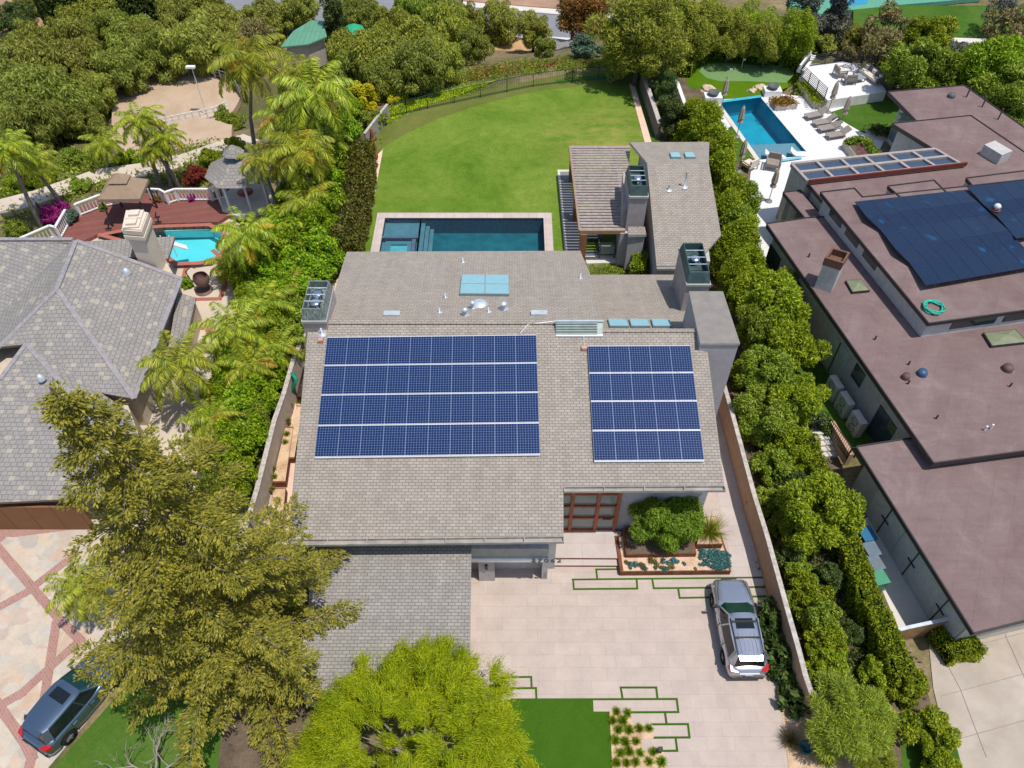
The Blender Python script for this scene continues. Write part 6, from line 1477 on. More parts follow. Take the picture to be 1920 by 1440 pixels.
def palm(crown,base,rpx,label,g=None,yellow=0,cutw=.13,mat='palm',lean=.5,name='palm_tree'):
    """crown/base in picture points; the height follows from the two"""
    b=G(*base) if g is None else P(base[0],base[1],g)
    # height whose projection comes closest to the crown point
    best=None
    for k in range(10,160):
        h=k*.1; z=b.z+h; q=P(crown[0],crown[1],z); d=(q.x-b.x)**2+(q.y-b.y)**2
        if best is None or d<best[0]: best=(d,h,q)
    h=best[1]; q=best[2]
    off=Vector((q.x-b.x,q.y-b.y,0)); 
    if off.length>2.5: off=off.normalized()*2.5
    dist=(b+off+Vector((0,0,h))-Vector((0,0,H))); dp=dist.dot(Vector((0,cT,-sT))); r=rpx*dp/FPX/2.75
    t=thing(name,label,'palm tree',tuple(b))
    mb=MB(); mb.tube([b+Vector((0,0,-.2)),b+off*.25+Vector((0,0,h*.4)),b+off*.7+Vector((0,0,h*.75)),b+off+Vector((0,0,h))],[cutw*1.5,cutw*1.1,cutw,cutw*.9],9); part('trunk',mb,M['palmbark'],t)
    mb=MB(); mb.tube([b+off+Vector((0,0,h-.05)),b+off+Vector((0,0,h+.5*r))],[cutw*1.2,.05],8); part('crownshaft',mb,plain('palm_shaft',(.12,.17,.05),.5) if 'palm_shaft' not in bpy.data.materials else bpy.data.materials['palm_shaft'],t)
    CN[0]+=1
    c=bpy.data.objects.new('fronds',PALM[CN[0]%3]); COL.objects.link(c); c.parent=t; c.location=off+Vector((0,0,h+.3*r)); c.scale=(r,r,r); c.rotation_euler=(0,0,CN[0]*1.7)
    c.material_slots[0].link='OBJECT'; c.material_slots[0].material=LM[mat]
    if yellow:
        c=bpy.data.objects.new('yellow_fronds',YF[yellow%2]); COL.objects.link(c); c.parent=t; c.location=off+Vector((0,0,h+.15*r)); c.scale=(r,r,r*.9); c.rotation_euler=(.25,0,CN[0]*1.1); c['label']='yellowing hanging fronds'
    return t
# ---- clipped hedges
def hedge(name,label,px,w,h,mat,L=.16,dens=260,px_z=None,cat='hedge',round_=.12,zb=0):
    pts=[P(u,v,px_z if px_z is not None else h) for u,v in px]; t=thing(name,label,cat,(pts[0].x,pts[0].y,zb)); C=[];A=[]
    mb=MB()
    for a,b in zip(pts,pts[1:]):
        a=Vector((a.x,a.y,0));b=Vector((b.x,b.y,0)); d=b-a; ln=d.length; d.normalize(); n=Vector((-d.y,d.x,0))
        mb.prism([a-n*w*.42+Vector((0,0,h-.1)),b-n*w*.42+Vector((0,0,h-.1)),b+n*w*.42+Vector((0,0,h-.1)),a+n*w*.42+Vector((0,0,h-.1))],zb)
        for face,ar in(('t',ln*w),('l',ln*(h-zb)),('r',ln*(h-zb)),('e0',w*(h-zb)),('e1',w*(h-zb))):
            k=int(ar*dens)
            s=rng.random(k)*ln; q=rng.random(k)
            if face=='t': o=(q-.5)*w; z=np.full(k,h); nd=np.array([0,0,1.])
            elif face in'lr': sg=1 if face=='l' else -1; o=np.full(k,sg*w/2); z=zb+q*(h-zb); nd=np.array([n.x*sg,n.y*sg,0])
            else: s=np.full(k,0. if face=='e0' else ln); o=(rng.random(k)-.5)*w; z=zb+q*(h-zb); nd=np.array([d.x,d.y,0])*(-1 if face=='e0' else 1)
            bump=.13*np.sin(s*2.1+o*3)+.09*np.sin(s*5.3+z*4)+rng.normal(size=k)*.06
            c=np.stack([a.x+d.x*s+n.x*o,a.y+d.y*s+n.y*o,z],1)+nd*(bump*round_*5)[:,None]; C.append(c); A.append(nd*.5+rng.normal(size=(k,3))*.7)
    C=np.concatenate(C)-np.array([pts[0].x,pts[0].y,zb]); A=np.concatenate(A); k=len(C)
    me=quads('foliage',C,A,rng.normal(size=(k,3)),L*(.6+.8*rng.random(k)),L*.55*(.6+.8*rng.random(k)),LM[mat]); o=bpy.data.objects.new('foliage',me); COL.objects.link(o); o.parent=t
    part('dark_core',mb,plain('hedge_core',(.012,.018,.006),.95,.0) if 'hedge_core' not in bpy.data.materials else bpy.data.materials['hedge_core'],t); return t  # added solid dark box inside the hedge so gaps are not see-through
def cover(name,px,mat,n,L,h,zf=None,m2=None,lump=1.0):
    """low ground cover over a picture polygon; nobody could count it"""
    us=[p[0] for p in px]; vs_=[p[1] for p in px]; C=[]
    def inside(x,y):
        c=False;j=len(px)-1
        for i in range(len(px)):
            if (px[i][1]>y)!=(px[j][1]>y) and x<(px[j][0]-px[i][0])*(y-px[i][1])/(px[j][1]-px[i][1])+px[i][0]: c=not c
            j=i
        return c
    clumps=[]
    tries=0; nc=max(8,n//28)
    while len(clumps)<nc and tries<nc*30:
        tries+=1; u=rnd.uniform(min(us),max(us)); v=rnd.uniform(min(vs_),max(vs_))
        if inside(u,v): p=G(u,v) if zf is None else P(u,v,zf); clumps.append((p.x,p.y,p.z,rnd.uniform(.4,1.2)*lump))
    cl=np.array(clumps); idx=rng.integers(0,len(cl),n); d=sph(n); d[:,2]=np.abs(d[:,2])
    C=cl[idx,:3]+d*cl[idx,3:4]*np.array([1.2,1.2,h])
    me=quads(name,C,d*.4+rng.normal(size=(n,3))*.6,rng.normal(size=(n,3)),L*(.6+.8*rng.random(n)),L*.45*(.6+.8*rng.random(n)),LM[mat]); o=bpy.data.objects.new(name,me); COL.objects.link(o); o['kind']='stuff'; return o
# ---------------------------------------------------------------- planting plan: back and left
PT='pepper trees on the slope beyond the lots'
for kd,u,v,r,m,lab in [
 ('pepper',25,35,30,'dark','dark round tree in the top left corner beside the dirt paddock'),
 ('pepper',50,12,20,'green','small dark tree touching the top picture edge by the paddock rails'),
 ('tall',52,38,14,'willow','thin pale green sapling in front of the dark corner tree'),
 ('pepper',172,42,40,'green','dark green pepper tree standing against the clipped roadside hedge'),
 ('pepper',60,85,42,'olive','olive pepper tree just below the dirt paddock'),
 ('pepper',130,85,44,'olive','olive pepper tree right of the one below the dirt paddock'),
 ('pepper',245,70,44,'green','green pepper tree in front of the kerb of the road, above the arena'),
 ('pepper',232,128,46,'green','green pepper tree leaning over the left rim of the arena'),
 ('pepper',25,135,48,'olive','olive pepper tree cut by the left picture edge, halfway down the slope'),
 ('pepper',95,135,52,'olive','largest olive pepper tree in the left wood'),
 ('pepper',160,118,40,'olive','olive pepper tree beside the grey sunlit gap left of the arena'),
 ('pepper',40,195,55,'green','dark green pepper tree at the left picture edge below the olive trees'),
 ('pepper',115,195,52,'green','dark green pepper tree left of the arena entrance'),
 ('pepper',180,170,34,'olive','pale olive pepper tree touching the left arena rails'),
 ('pepper',335,50,38,'olive','olive tree in front of the road bend above the arena'),
 ('pepper',365,95,44,'olive','olive tree directly behind the far arena rails'),
 ('pepper',300,105,40,'green','dark tree above the centre of the arena rails'),
 ('pepper',420,55,44,'olive','grey olive tree left of the long green stable'),
 ('pepper',395,25,34,'olive','olive tree beside the pale driveway at the top'),
 ('bare',480,75,38,'brown','bare brownish tree left of the long green stable roof'),
 ('pepper',505,25,36,'olive','olive tree behind the long green stable, touching the top edge'),
 ('pepper',560,20,34,'olive','olive tree at the top edge above the stable ridge'),
 ('bush',520,38,14,'rust','rust-coloured shrub behind the green stable'),
 ('tall',630,60,28,'dark','dark tall evergreen beside the right end of the green stable'),
 ('pepper',690,35,38,'green','green pepper tree at the top edge left of centre'),
 ('pepper',715,110,54,'willow','large bright pepper tree in the middle of the central grove'),
 ('pepper',668,138,44,'willow','green pepper tree nearest the yellow flowering shrub'),
 ('pepper',775,30,34,'mid','yellow-green round tree on the top edge of the central grove'),
 ('pepper',790,80,44,'willow','pale green pepper tree in the upper central grove'),
 ('pepper',775,122,46,'green','dark green pepper tree in the lower central grove above the iron fence'),
 ('pepper',835,60,40,'willow','pale green pepper tree at the right end of the central grove'),
 ('pepper',832,122,32,'willow','pale pepper tree beside the ochre track'),
 ('pepper',875,40,32,'olive','olive tree overhanging the far pavement'),
 ('pepper',940,40,34,'olive','olive tree with dark open trunk standing before the road'),
 ('pepper',885,85,30,'green','grey green tree on the ochre track'),
 ('pepper',1000,55,32,'olive','olive tree right of the open-trunked tree, in front of the road'),
 ('bush',1022,92,20,'green','green shrub beside the small grey shed'),
 ('bush',1098,88,26,'blueg','blue-green shrub right of the small grey shed'),
 ('bare',1075,18,38,'brown','bare dark branched tree on the bank across the road'),
 ('broad',1100,30,36,'rust','rust-orange tree standing on the road edge'),
 ('willow',1200,70,72,'willow','largest bright willowy tree behind the right corner of the lawn'),
 ('willow',1165,100,42,'willow','willowy tree above the right end of the iron fence'),
 ('willow',1265,40,52,'willow','willowy tree at the top edge right of the largest one'),
 ('willow',1330,55,46,'willow','greyer willowy tree behind the left end of the putting green hedge'),
 ('willow',1415,45,44,'ficus','yellow-green willowy tree behind the putting green'),
 ('willow',1480,72,42,'ficus','yellow-green willowy tree behind the right boulder'),
 ('tall',1508,25,38,'grey','dark grey eucalyptus at the top edge, left of the pair'),
 ('tall',1570,25,36,'grey','dark grey eucalyptus in front of the blue sport court'),
 ('bare',1665,45,42,'brown','brownish sparse tree in front of the park lawn'),
 ('bush',1600,70,26,'olive','olive scrub beyond the terrace railing'),
 ('bush',1545,82,26,'olive','olive scrub behind the white terrace bench'),
 ('bare',1650,95,36,'brown','sparse scrub tree behind the cream sofa'),
 ('broad',1740,70,44,'ficus','yellow-green tree below the park path'),
 ('broad',1720,120,50,'mid','green glossy tree behind the end of the terrace railing'),
 ('bare',1788,100,36,'grey','grey bare branched tree among the glossy trees'),
 ('broad',1845,125,58,'lime','bright green tree behind the farthest maroon roof'),
 ('broad',1905,165,56,'mid','dark green tree at the right picture edge beside the maroon roof'),
 ('broad',1885,215,44,'mid','green tree overhanging the right edge of the maroon roof'),
 ('bare',1885,60,46,'brown','brown sparse tree at the right picture edge below the park lawn'),
 ('bare',1880,15,36,'grey','dark branched tree on the park lawn'),
 ('pepper',70,110,44,'olive','olive pepper tree between the two below the dirt paddock'),
 ('pepper',15,175,44,'green','shaded pepper tree at the left edge above the dark green one'),
 ('pepper',75,235,46,'green','green pepper tree lowest on the left slope, above the walkway'),
 ('pepper',15,240,40,'green','dark pepper tree at the left edge above the leaning palm'),
 ('pepper',150,225,36,'green','green pepper tree at the lower left of the arena'),
 ('pepper',210,60,34,'green','dark pepper tree beside the verge lawn'),
 ('pepper',275,85,38,'olive','olive pepper tree between the verge and the arena rails'),
 ('pepper',450,105,34,'olive','olive tree behind the tallest arena palm'),
 ('pepper',470,40,36,'olive','olive tree at the left end of the stable'),
 ('pepper',650,95,34,'willow','pepper tree under the small green parasol'),
 ('pepper',740,60,40,'willow','pale tree in the upper left of the central grove'),
 ('pepper',722,140,38,'willow','pepper tree directly above the yellow-green corner shrub'),
 ('pepper',815,92,36,'willow','pepper tree at the heart of the right central grove'),
 ('pepper',660,20,30,'green','dark tree at the top edge by the small green parasol'),
 ('pepper',800,20,30,'olive','olive tree at the top edge beside the far pavement'),
 ('willow',1230,105,48,'willow','willowy tree over the retaining wall corner'),
 ('willow',1290,75,40,'willow','willowy tree left of the curved hedge end'),
 ('willow',1370,70,38,'willow','willowy tree behind the middle of the putting green hedge'),
 ('willow',1440,85,34,'willow','low willowy tree behind the putting green hedge, right part'),
 ('bush',1700,100,30,'olive','olive scrub behind the cream sofa corner'),
 ('bush',1590,95,22,'brown','brown scrub just outside the raised terrace'),
 ('broad',1780,140,42,'mid','green glossy tree left of the bright green one'),
 ('broad',1915,110,40,'lime','bright green tree cut by the right picture edge'),
 ('bush',1660,125,18,'ficus','bright yellow-green shrub outside the terrace railing')]:
    if m in('olive','green','willow') and kd!='bush': m={0:m,1:'willow',2:m,3:'olive',4:'green'}[int(u*7+v)%5]
    plant(kd,u,v,r*(1.22 if u<1120 else 1.15),m,lab,'tree' if kd!='bush' else 'shrub',group=None)
plant('bush',1197,118,24,'lime','round bright green shrub at the right end of the iron fence','shrub')
plant('bush',742,176,27,'yellow','round bright yellow-green shrub behind the corner of the iron fence','shrub',ground=-.5)
plant('bush',680,185,34,'yellow','yellow-flowered shrub left of the wooden wall corner','shrub',ground=-.5)
plant('bush',700,222,28,'mid','dark green shrub behind the weathered wooden wall','shrub',ground=0)
plant('bush',655,205,34,'lime','bright shrub between the flowering shrub and the palms','shrub',ground=0)
# dark shrubs on the right rim of the lawn
for u,v,r,m,lab in[(1232,150,30,'dark','dark tall shrub right of the lawn retaining wall, farthest one'),(1248,185,30,'dark','dark tall shrub between the retaining wall and the curved white wall'),(1262,225,32,'dark','dark tall shrub nearest the guest house back roof')]:
    plant('tall',u,v,r*.8,m,lab,'shrub',name='tall_shrub')
# hedge trees between the two lots on the right
HT='yellow-green trees screening the right boundary'
for k,(u,v,r,m) in enumerate([(1297,222,27,'ficus'),(1318,255,30,'ficus'),(1340,285,30,'ficus'),(1325,300,26,'ficus'),(1352,330,30,'ficus'),(1372,372,33,'ficus'),(1395,380,28,'mid'),(1362,405,30,'ficus'),(1385,425,34,'mid'),(1390,462,33,'ficus'),(1365,475,28,'ficus'),(1402,495,32,'ficus'),(1378,525,28,'ficus')]):
    plant('column',u,v,r*1.22,m,['yellow-green screening tree farthest up the row beside the blue pool','second screening tree from the fire bowl','screening tree beside the nearest poolside parasol','screening tree closest to the guest house ridge','screening tree beside the beige wicker armchair','screening tree between the guest house roof and the white terrace','dark green screening tree beside the low terrace planter','screening tree shading the guest house roof','dark green screening tree level with the guest house eave','yellow screening tree beside the tall right chimney','yellow screening tree behind the tall right chimney','screening tree in front of the turquoise egg chair','screening tree just behind the tower block'][k],group=HT)
for kd,u,v,r,m,lab in[('broad',1450,575,54,'mid','broad tree with rusty tips between the tower block and the maroon roofs'),('broad',1425,620,44,'mid','broad tree close beside the tower block'),('broad',1480,640,48,'ficus','broad tree overhanging the pale green double door'),('broad',1440,700,48,'mid','dark broad tree below the tower block'),('broad',1495,745,46,'ficus','yellow-green broad tree beside the side lawn'),('broad',1440,775,44,'mid','shaded broad tree against the tan garden wall'),
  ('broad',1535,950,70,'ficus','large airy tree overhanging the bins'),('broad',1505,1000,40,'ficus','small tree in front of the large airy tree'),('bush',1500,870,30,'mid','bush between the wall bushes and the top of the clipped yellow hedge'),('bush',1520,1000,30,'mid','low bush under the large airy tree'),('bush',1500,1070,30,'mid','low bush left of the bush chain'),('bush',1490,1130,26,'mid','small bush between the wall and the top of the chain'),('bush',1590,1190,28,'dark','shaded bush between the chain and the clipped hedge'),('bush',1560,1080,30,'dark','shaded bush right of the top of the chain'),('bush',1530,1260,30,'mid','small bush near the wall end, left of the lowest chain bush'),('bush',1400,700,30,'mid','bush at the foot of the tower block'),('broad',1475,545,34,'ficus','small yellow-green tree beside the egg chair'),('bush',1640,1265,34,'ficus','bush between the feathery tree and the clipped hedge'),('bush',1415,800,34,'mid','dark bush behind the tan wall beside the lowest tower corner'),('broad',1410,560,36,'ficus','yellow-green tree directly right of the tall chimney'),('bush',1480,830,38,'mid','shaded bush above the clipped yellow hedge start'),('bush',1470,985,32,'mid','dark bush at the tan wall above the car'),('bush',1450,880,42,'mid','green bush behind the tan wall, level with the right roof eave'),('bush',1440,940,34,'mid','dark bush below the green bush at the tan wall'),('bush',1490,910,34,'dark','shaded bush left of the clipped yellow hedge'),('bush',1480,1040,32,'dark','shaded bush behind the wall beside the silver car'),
  ('bush',1515,1110,44,'mid','round green bush at the top of the chain beside the clipped hedge'),('bush',1535,1160,44,'mid','second round green bush down the chain'),('bush',1552,1205,44,'mid','third round green bush down the chain'),('bush',1560,1250,42,'ficus','lowest round bush of the chain above the feathery tree'),
  ('bush',1745,1375,50,'ficus','rounded tree-like bush beside the concrete driveway'),('bush',1700,1290,42,'ficus','loose bush at the lower end of the clipped hedge'),('bush',1760,1430,44,'ficus','bush cut by the bottom picture edge beside the driveway'),('bush',1520,790,36,'dark','shaded bush at the head of the clipped yellow hedge')]:
    if m=='mid' and (u+v)%3==0: m='ficus'
    plant(kd,u,v,r*(1.25 if v<880 else 1.06),m,lab,'tree' if kd!='bush' else 'shrub',sz=1.2 if kd=='bush' else 1.1)
plant('feather',1590,1335,92,'featherg','feathery olive-green tree at the lower end of the tan garden wall')
plant('feather',1640,1420,50,'featherg','small feathery tree cut by the bottom edge beside the white step')
hedge('clipped_hedge','long clipped yellow-green hedge between the bushes and the service yard',[(1514,815),(1560,930),(1612,1060),(1665,1185),(1705,1265)],.95,1.7,'ficus',.13,420)
hedge('clipped_hedge','clipped green hedge curving behind the putting green',[(1288,122),(1296,100),(1325,84),(1400,87),(1470,97),(1512,113)],1.0,1.2,'mid',.2,160)
hedge('clipped_hedge','dark olive clipped hedge along the left edge of the big lawn',[(676,262),(668,330),(655,395),(640,455)],1.9,2.4,'darkhedge',.2,170)
hedge('clipped_hedge','small square clipped hedge beside the timber gate',[(1772,1208),(1832,1192)],1.5,.9,'ficus',.13,380)
hedge('clipped_hedge','narrow clipped hedge in the yard between the guest house and main roof',[(1197,505),(1199,470)],.85,1.5,'lime',.13,380)
hedge('clipped_hedge','soft grey-green planting strip along the tan wall beside the silver car',[(1446,1128),(1464,1195),(1484,1268),(1500,1318)],.85,.75,'dark',.34,230,round_=.3)
hedge('clipped_hedge','dark clipped hedge along the far roadside at the top left',[(92,55),(150,38),(225,18),(300,-8)],2.2,2.5,'dark',.4,50,px_z=-6.0,zb=-8.6)
hedge('clipped_hedge','clipped box edging with flowers in the white planter',[(1590,266),(1618,259),(1645,287)],.7,1.0,'mid',.13,300,px_z=.9,zb=.6)
# left hedge mass
LG='leafy shrubs of the dense hedge along the left boundary'
for u,v,r,m in[(640,250,40,'lime'),(628,305,38,'lime'),(610,350,42,'lime'),(620,400,38,'lime'),(600,430,42,'lime'),(605,480,40,'lime'),(575,500,44,'lime'),(550,540,40,'lime'),(540,480,40,'lime'),(560,590,36,'mid'),(545,640,36,'mid'),(535,690,34,'lime'),(505,740,44,'lime'),(470,770,42,'lime'),(480,820,46,'lime'),(450,850,44,'lime'),(470,900,44,'lime'),(440,930,44,'lime'),(430,800,40,'lime'),(500,790,34,'mid'),(520,600,40,'lime'),(585,560,34,'lime'),(455,520,30,'lime'),(480,500,34,'lime'),(505,520,36,'lime'),(470,560,32,'lime'),(490,640,34,'lime'),(465,700,36,'lime'),(440,745,34,'lime'),(425,860,36,'lime'),(505,450,32,'lime'),(530,430,36,'lime'),(560,440,38,'lime'),(545,380,34,'lime'),(590,300,36,'lime'),(585,360,36,'lime'),(515,560,34,'lime'),(600,250,34,'lime')]:
    if v>680: u-=24
    plant('bush',u,v,r*1.15,m,'bright leafy shrub in the dense hedge between the palms and the left garden wall','shrub',group=LG,ground=.3 if v<500 else .6,sz=1.3)
# palms
for a in [((470,125),(478,282),88,'tall palm in front of the riding arena, farthest of the deck palms',None,1),
 ((590,185),(612,335),95,'largest palm of the group right of the gazebo',None,2),
 ((555,140),(575,300),62,'palm behind the largest one, in front of the stable',None,0),
 ((565,290),(590,400),82,'palm leaning over the gazebo roof from the right',None,1),
 ((262,232),(302,350),56,'left palm of the three behind the deck railing, tallest',None,2),
 ((308,262),(322,352),46,'middle palm of the three behind the deck railing',None,1),
 ((292,285),(338,353),44,'right palm of the three behind the deck railing',None,2),
 ((15,285),(78,426),62,'leaning palm at the left picture edge above the tiled roof',None,1),
 ((62,312),(120,392),54,'palm behind the balustrade corner with bent golden fronds',None,2),
 ((195,275),(208,330),46,'small green palm behind the tan canopy',None,0),
 ((458,446),(484,548),70,'palm leaning over the turquoise pool',0,1),
 ((490,305),(527,410),52,'slim palm just right of the gazebo',0,1),
 ((575,385),(600,440),70,'palm with one long hanging yellow frond beside the dark hedge',0,2),
 ((440,625),(455,690),82,'palm beside the roof lean-to, on the brick path',0,0),
 ((492,580),(505,640),70,'palm touching the left chimney',0,1),
 ((520,655),(530,700),58,'palm overhanging the left garden wall',0,1),
 ((335,690),(372,775),88,'palm rising over the corner of the tiled roof',0,0),
 ((400,790),(410,840),66,'palm with yellow drooping fronds above the conifer',0,2),
 ((160,1100),(215,1130),78,'low young palm under the conifer beside the flagstone drive',0,0),
 ((540,230),(560,330),74,'palm between the gazebo and the dark hedge, highest of the inner row',None,1),
 ((530,430),(545,470),66,'palm at the far end of the turquoise pool',0,0),
 ((470,690),(480,740),66,'palm halfway between the tiled roof corner and the garden wall',0,1),
 ((545,545),(555,590),58,'palm just behind the left chimney',0,0),
 ((610,270),(620,330),60,'palm closest to the dark clipped hedge',None,0),
 ((430,500),(440,530),48,'low shaggy palm between the pool and the hedge',0,1)]:
    palm(a[0],a[1],a[2],a[3],a[4],a[5])
plant('bush',435,490,26,'palm','fern-like palm shrub at the brick edge of the turquoise pool','shrub',ground=0); plant('bush',490,425,24,'dark','dark cycad shrub beside the turquoise pool end','shrub',ground=0)
plant('bush',350,530,14,'lime','small leafy plant at the corner of the tiled roof','shrub',ground=0)
# slope planting behind the deck
for u,v,r,m,lab in[(430,228,34,'mid','shrub at the right rim of the riding arena'),(350,248,16,'green','small round shrub in front of the riding arena'),(365,330,26,'red','red-leaved shrub behind the deck railing, right of the three palms'),(395,300,30,'ficus','yellow-green shrub left of the gazebo roof'),(420,330,24,'lime','green shrub touching the gazebo'),(235,305,30,'lime','green shrub behind the tan canopy'),(95,400,24,'magenta','magenta bougainvillea beside the left balustrade'),(112,385,18,'magenta','smaller magenta bougainvillea behind the balustrade corner'),(150,345,24,'mid','green shrub in front of the grey outbuilding'),(30,430,24,'mid','shrub in the corner between the balustrade and the picture edge'),(135,300,28,'mid','feathery shrub on the slope below the pepper trees'),(60,345,26,'ficus','yellow-green shrub under the leaning palm'),(90,335,22,'ficus','yellow-green shrub along the walkway, left part'),(180,300,26,'mid','green shrub beside the small palm'),(440,275,24,'ficus','yellow shrub along the walkway near the gazebo'),(25,350,24,'ficus','yellow-green shrub at the left picture edge on the walkway'),(280,300,22,'mid','shrub at the foot of the three palms')]:
    plant('bush',u,v,r,m,lab,'shrub')
plant('bush',330,137,12,'red','red bougainvillea behind the arena rails','shrub'); plant('bush',1740,1215,1,'lime','tiny weed','shrub') if 0 else None
# potted plants on the deck
for u,v,r,m,lab in[(134,405,17,'blueg','large dark potted plant at the bend of the balustrade'),(193,388,9,'mid','potted plant beside the left canopy post'),(295,372,10,'rust','orange flowering potted plant right of the tan canopy'),(359,370,10,'magenta','pink flowering potted plant against the balustrade')]:
    plant('bush',u,v,r,m,lab,'potted plant',name='potted_plant',ground=.3)
# ---- the big conifer
def conifer():
    tp=P(104,706,20.5); b=Vector((tp.x+.15,tp.y,0)); print('conifer base',b)
    t=thing('conifer','very tall sprawling golden-green conifer between the two front driveways','tree',tuple(b))
    hgt=20.5; mb=MB(); pts=[]
    for k in range(11): z=hgt*k/10; pts.append((b.x+.3*math.sin(k*1.1),b.y+.25*math.cos(k*.9),z-.2))
    mb.tube(pts,[lerp(.42,.04,k/10) for k in range(11)],9)
    prof=[(0,4.7),(2.5,4.9),(5,4.9),(8.5,4.1),(11.5,3.2),(14.5,2.2),(17.5,1.2),(20.5,.25)]
    def rad(z):
        for (z0,r0),(z1,r1) in zip(prof,prof[1:]):
            if z<=z1: return lerp(r0,r1,(z-z0)/(z1-z0))
        return .3
    Cs=[];As=[];Ls=[]
    nb=142
    for i in range(nb):
        z=.9+(hgt-1.0)*(i/nb)**1.0; a=i*2.399+rnd.uniform(-.3,.3); l=rad(z)*rnd.choice([rnd.uniform(.8,1.28),rnd.uniform(.35,.8)]); 
        k=z/hgt*10; k0=int(k); p=Vector(pts[min(k0,10)]).lerp(Vector(pts[min(k0+1,10)]),k-k0)
        d=Vector((math.cos(a),math.sin(a),0)); sd=Vector((-d.y,d.x,0)); n=9; line=[]
        bend=rnd.uniform(-.25,.25)
        for j in range(n+1):
            s=j/n; line.append(p+d*l*s+sd*bend*l*s*s+Vector((0,0,l*(.16*s-.30*s*s+.10*s**3))))
        mb.tube([line[0],line[3],line[6],line[9]],[.045*l/5+.012,.03*l/5+.008,.016*l/5+.005,.004],5)
        nt=max(3,int(l*2.6))
        for q in range(nt):
            s=lerp(.2,1.0,(q+rnd.random()*.6)/nt); f=s*n; j=min(int(f),n-1); o=line[j].lerp(line[j+1],f-j)
            for sg in(-1,1):
                tl=rnd.uniform(.35,1.15)*(1.1-.7*s)*min(1.2,l/3.5+.35)
                td=(d*.8+sd*sg*.85+Vector((0,0,rnd.uniform(-.4,.1)))).normalized(); nc=max(1,int(tl/.27+.5))
                for q2 in range(nc):
                    cc=o+td*tl*(q2+1)/nc+Vector((0,0,-.12*((q2+1)/nc)**2)); cr=rnd.uniform(.13,.23)
                    for w_ in range(int(16+cr*90)):
                        v=Vector((rnd.gauss(0,1),rnd.gauss(0,1),rnd.gauss(0,.7))); v=v.normalized()*cr*rnd.random()**.5*1.25
                        Cs.append(cc+v+td*rnd.gauss(0,.06)); As.append(td*1.2+v*3+Vector((rnd.gauss(0,.3),rnd.gauss(0,.3),rnd.gauss(0,.3)))); Ls.append(rnd.uniform(.10,.20))
    C=np.array(Cs)-np.array(b); A=np.array(As); k=len(C); print('conifer leaves',k)
    me=quads('crown',C,A,np.cross(np.array([.15,-.1,1.0])+rng.normal(size=(k,3))*.5,A),np.array(Ls),np.array(Ls)*.40,LM['conifer']); o=bpy.data.objects.new('crown',me); COL.objects.link(o); o.parent=t
    part('trunk',mb,plain('conifer_bark',(.15,.12,.10),.95,.05,var=.3,scale=4),t)
conifer()
# ---- bright lime tree in front
def limetree():
    b=P(790,1455); t=thing('lime_feathery_tree','bright lime feathery tree at the bottom centre in front of the garage','tree',tuple(b))
    lb=[]; limbs=[]
    for k in range(19):
        a=k*2.399; el=rnd.uniform(-.15,1.2); rr=rnd.uniform(.7,.9); e=np.array([4.6*rr*math.cos(a)*math.cos(el),4.3*rr*math.sin(a)*math.cos(el),3.0+2.5*rr*math.sin(el)]); limbs.append(e)
        for q in range(8): o=np.clip(rng.normal(size=3),-1.3,1.3)*np.array([.8,.8,.55]); lb.append((*(e+o),rnd.uniform(.35,.75)))
    for k in range(40): a=rnd.uniform(0,6.28); q=rnd.random()**.5*3.4; lb.append((q*math.cos(a),q*math.sin(a),3.4+rnd.uniform(-.5,1.4)*(1-q/4.5),rnd.uniform(.45,.8)))
    Cl=[];Al=[]
    for k in range(420):
        if k<420: e=np.array(lb[int(rng.integers(0,len(lb)))][:3])+rng.normal(size=3)*.35; q=math.hypot(e[0],e[1]); e[:2]*=min(1,4.2/max(q,.1)); e[2]=min(e[2],5.6-.12*q*q)
        a=rnd.uniform(0,2*PI) if k%3==0 else math.atan2(e[1],e[0])+rnd.gauss(0,.6); up_=rnd.uniform(-.1,.75); dr=np.array([math.cos(a),math.sin(a),up_]); dr/=np.linalg.norm(dr); ln=rnd.uniform(.5,1.15); m=620
        s=rng.random(m); p=e+dr*(s*ln)[:,None]+np.array([0,0,-1.])*(.5*ln*s*s)[:,None]; tang=dr+np.array([0,0,-1.])*(.9*s)[:,None]
        p=p+rng.normal(size=(m,3))*(.05+.15*s)[:,None]; Cl.append(p); Al.append(tang+rng.normal(size=(m,3))*.5)
    C=np.concatenate(Cl); A=np.concatenate(Al); n_=len(C); B=np.cross(np.array([0.1,-.1,1.])+rng.normal(size=(n_,3))*.5,A); L=.24*(.6+.8*rng.random(n_)); W=.022*(.7+.6*rng.random(n_))
    me=quads('crown',C,A,B,L,W,LM['limetree']); o=bpy.data.objects.new('crown',me); COL.objects.link(o); o.parent=t
    mb=MB(); tp=b+Vector((.1,.1,1.9)); mb.tube([b+Vector((0,0,-.1)),b+Vector((.1,0,1)),tp],[.22,.18,.15],8)
    for l in limbs: e=b+Vector(l); mb.tube([tp,tp.lerp(e,.5)+Vector((0,0,.25)),e],[.10,.06,.015],5)
    part('trunk',mb,M['greybark'],t)
limetree()
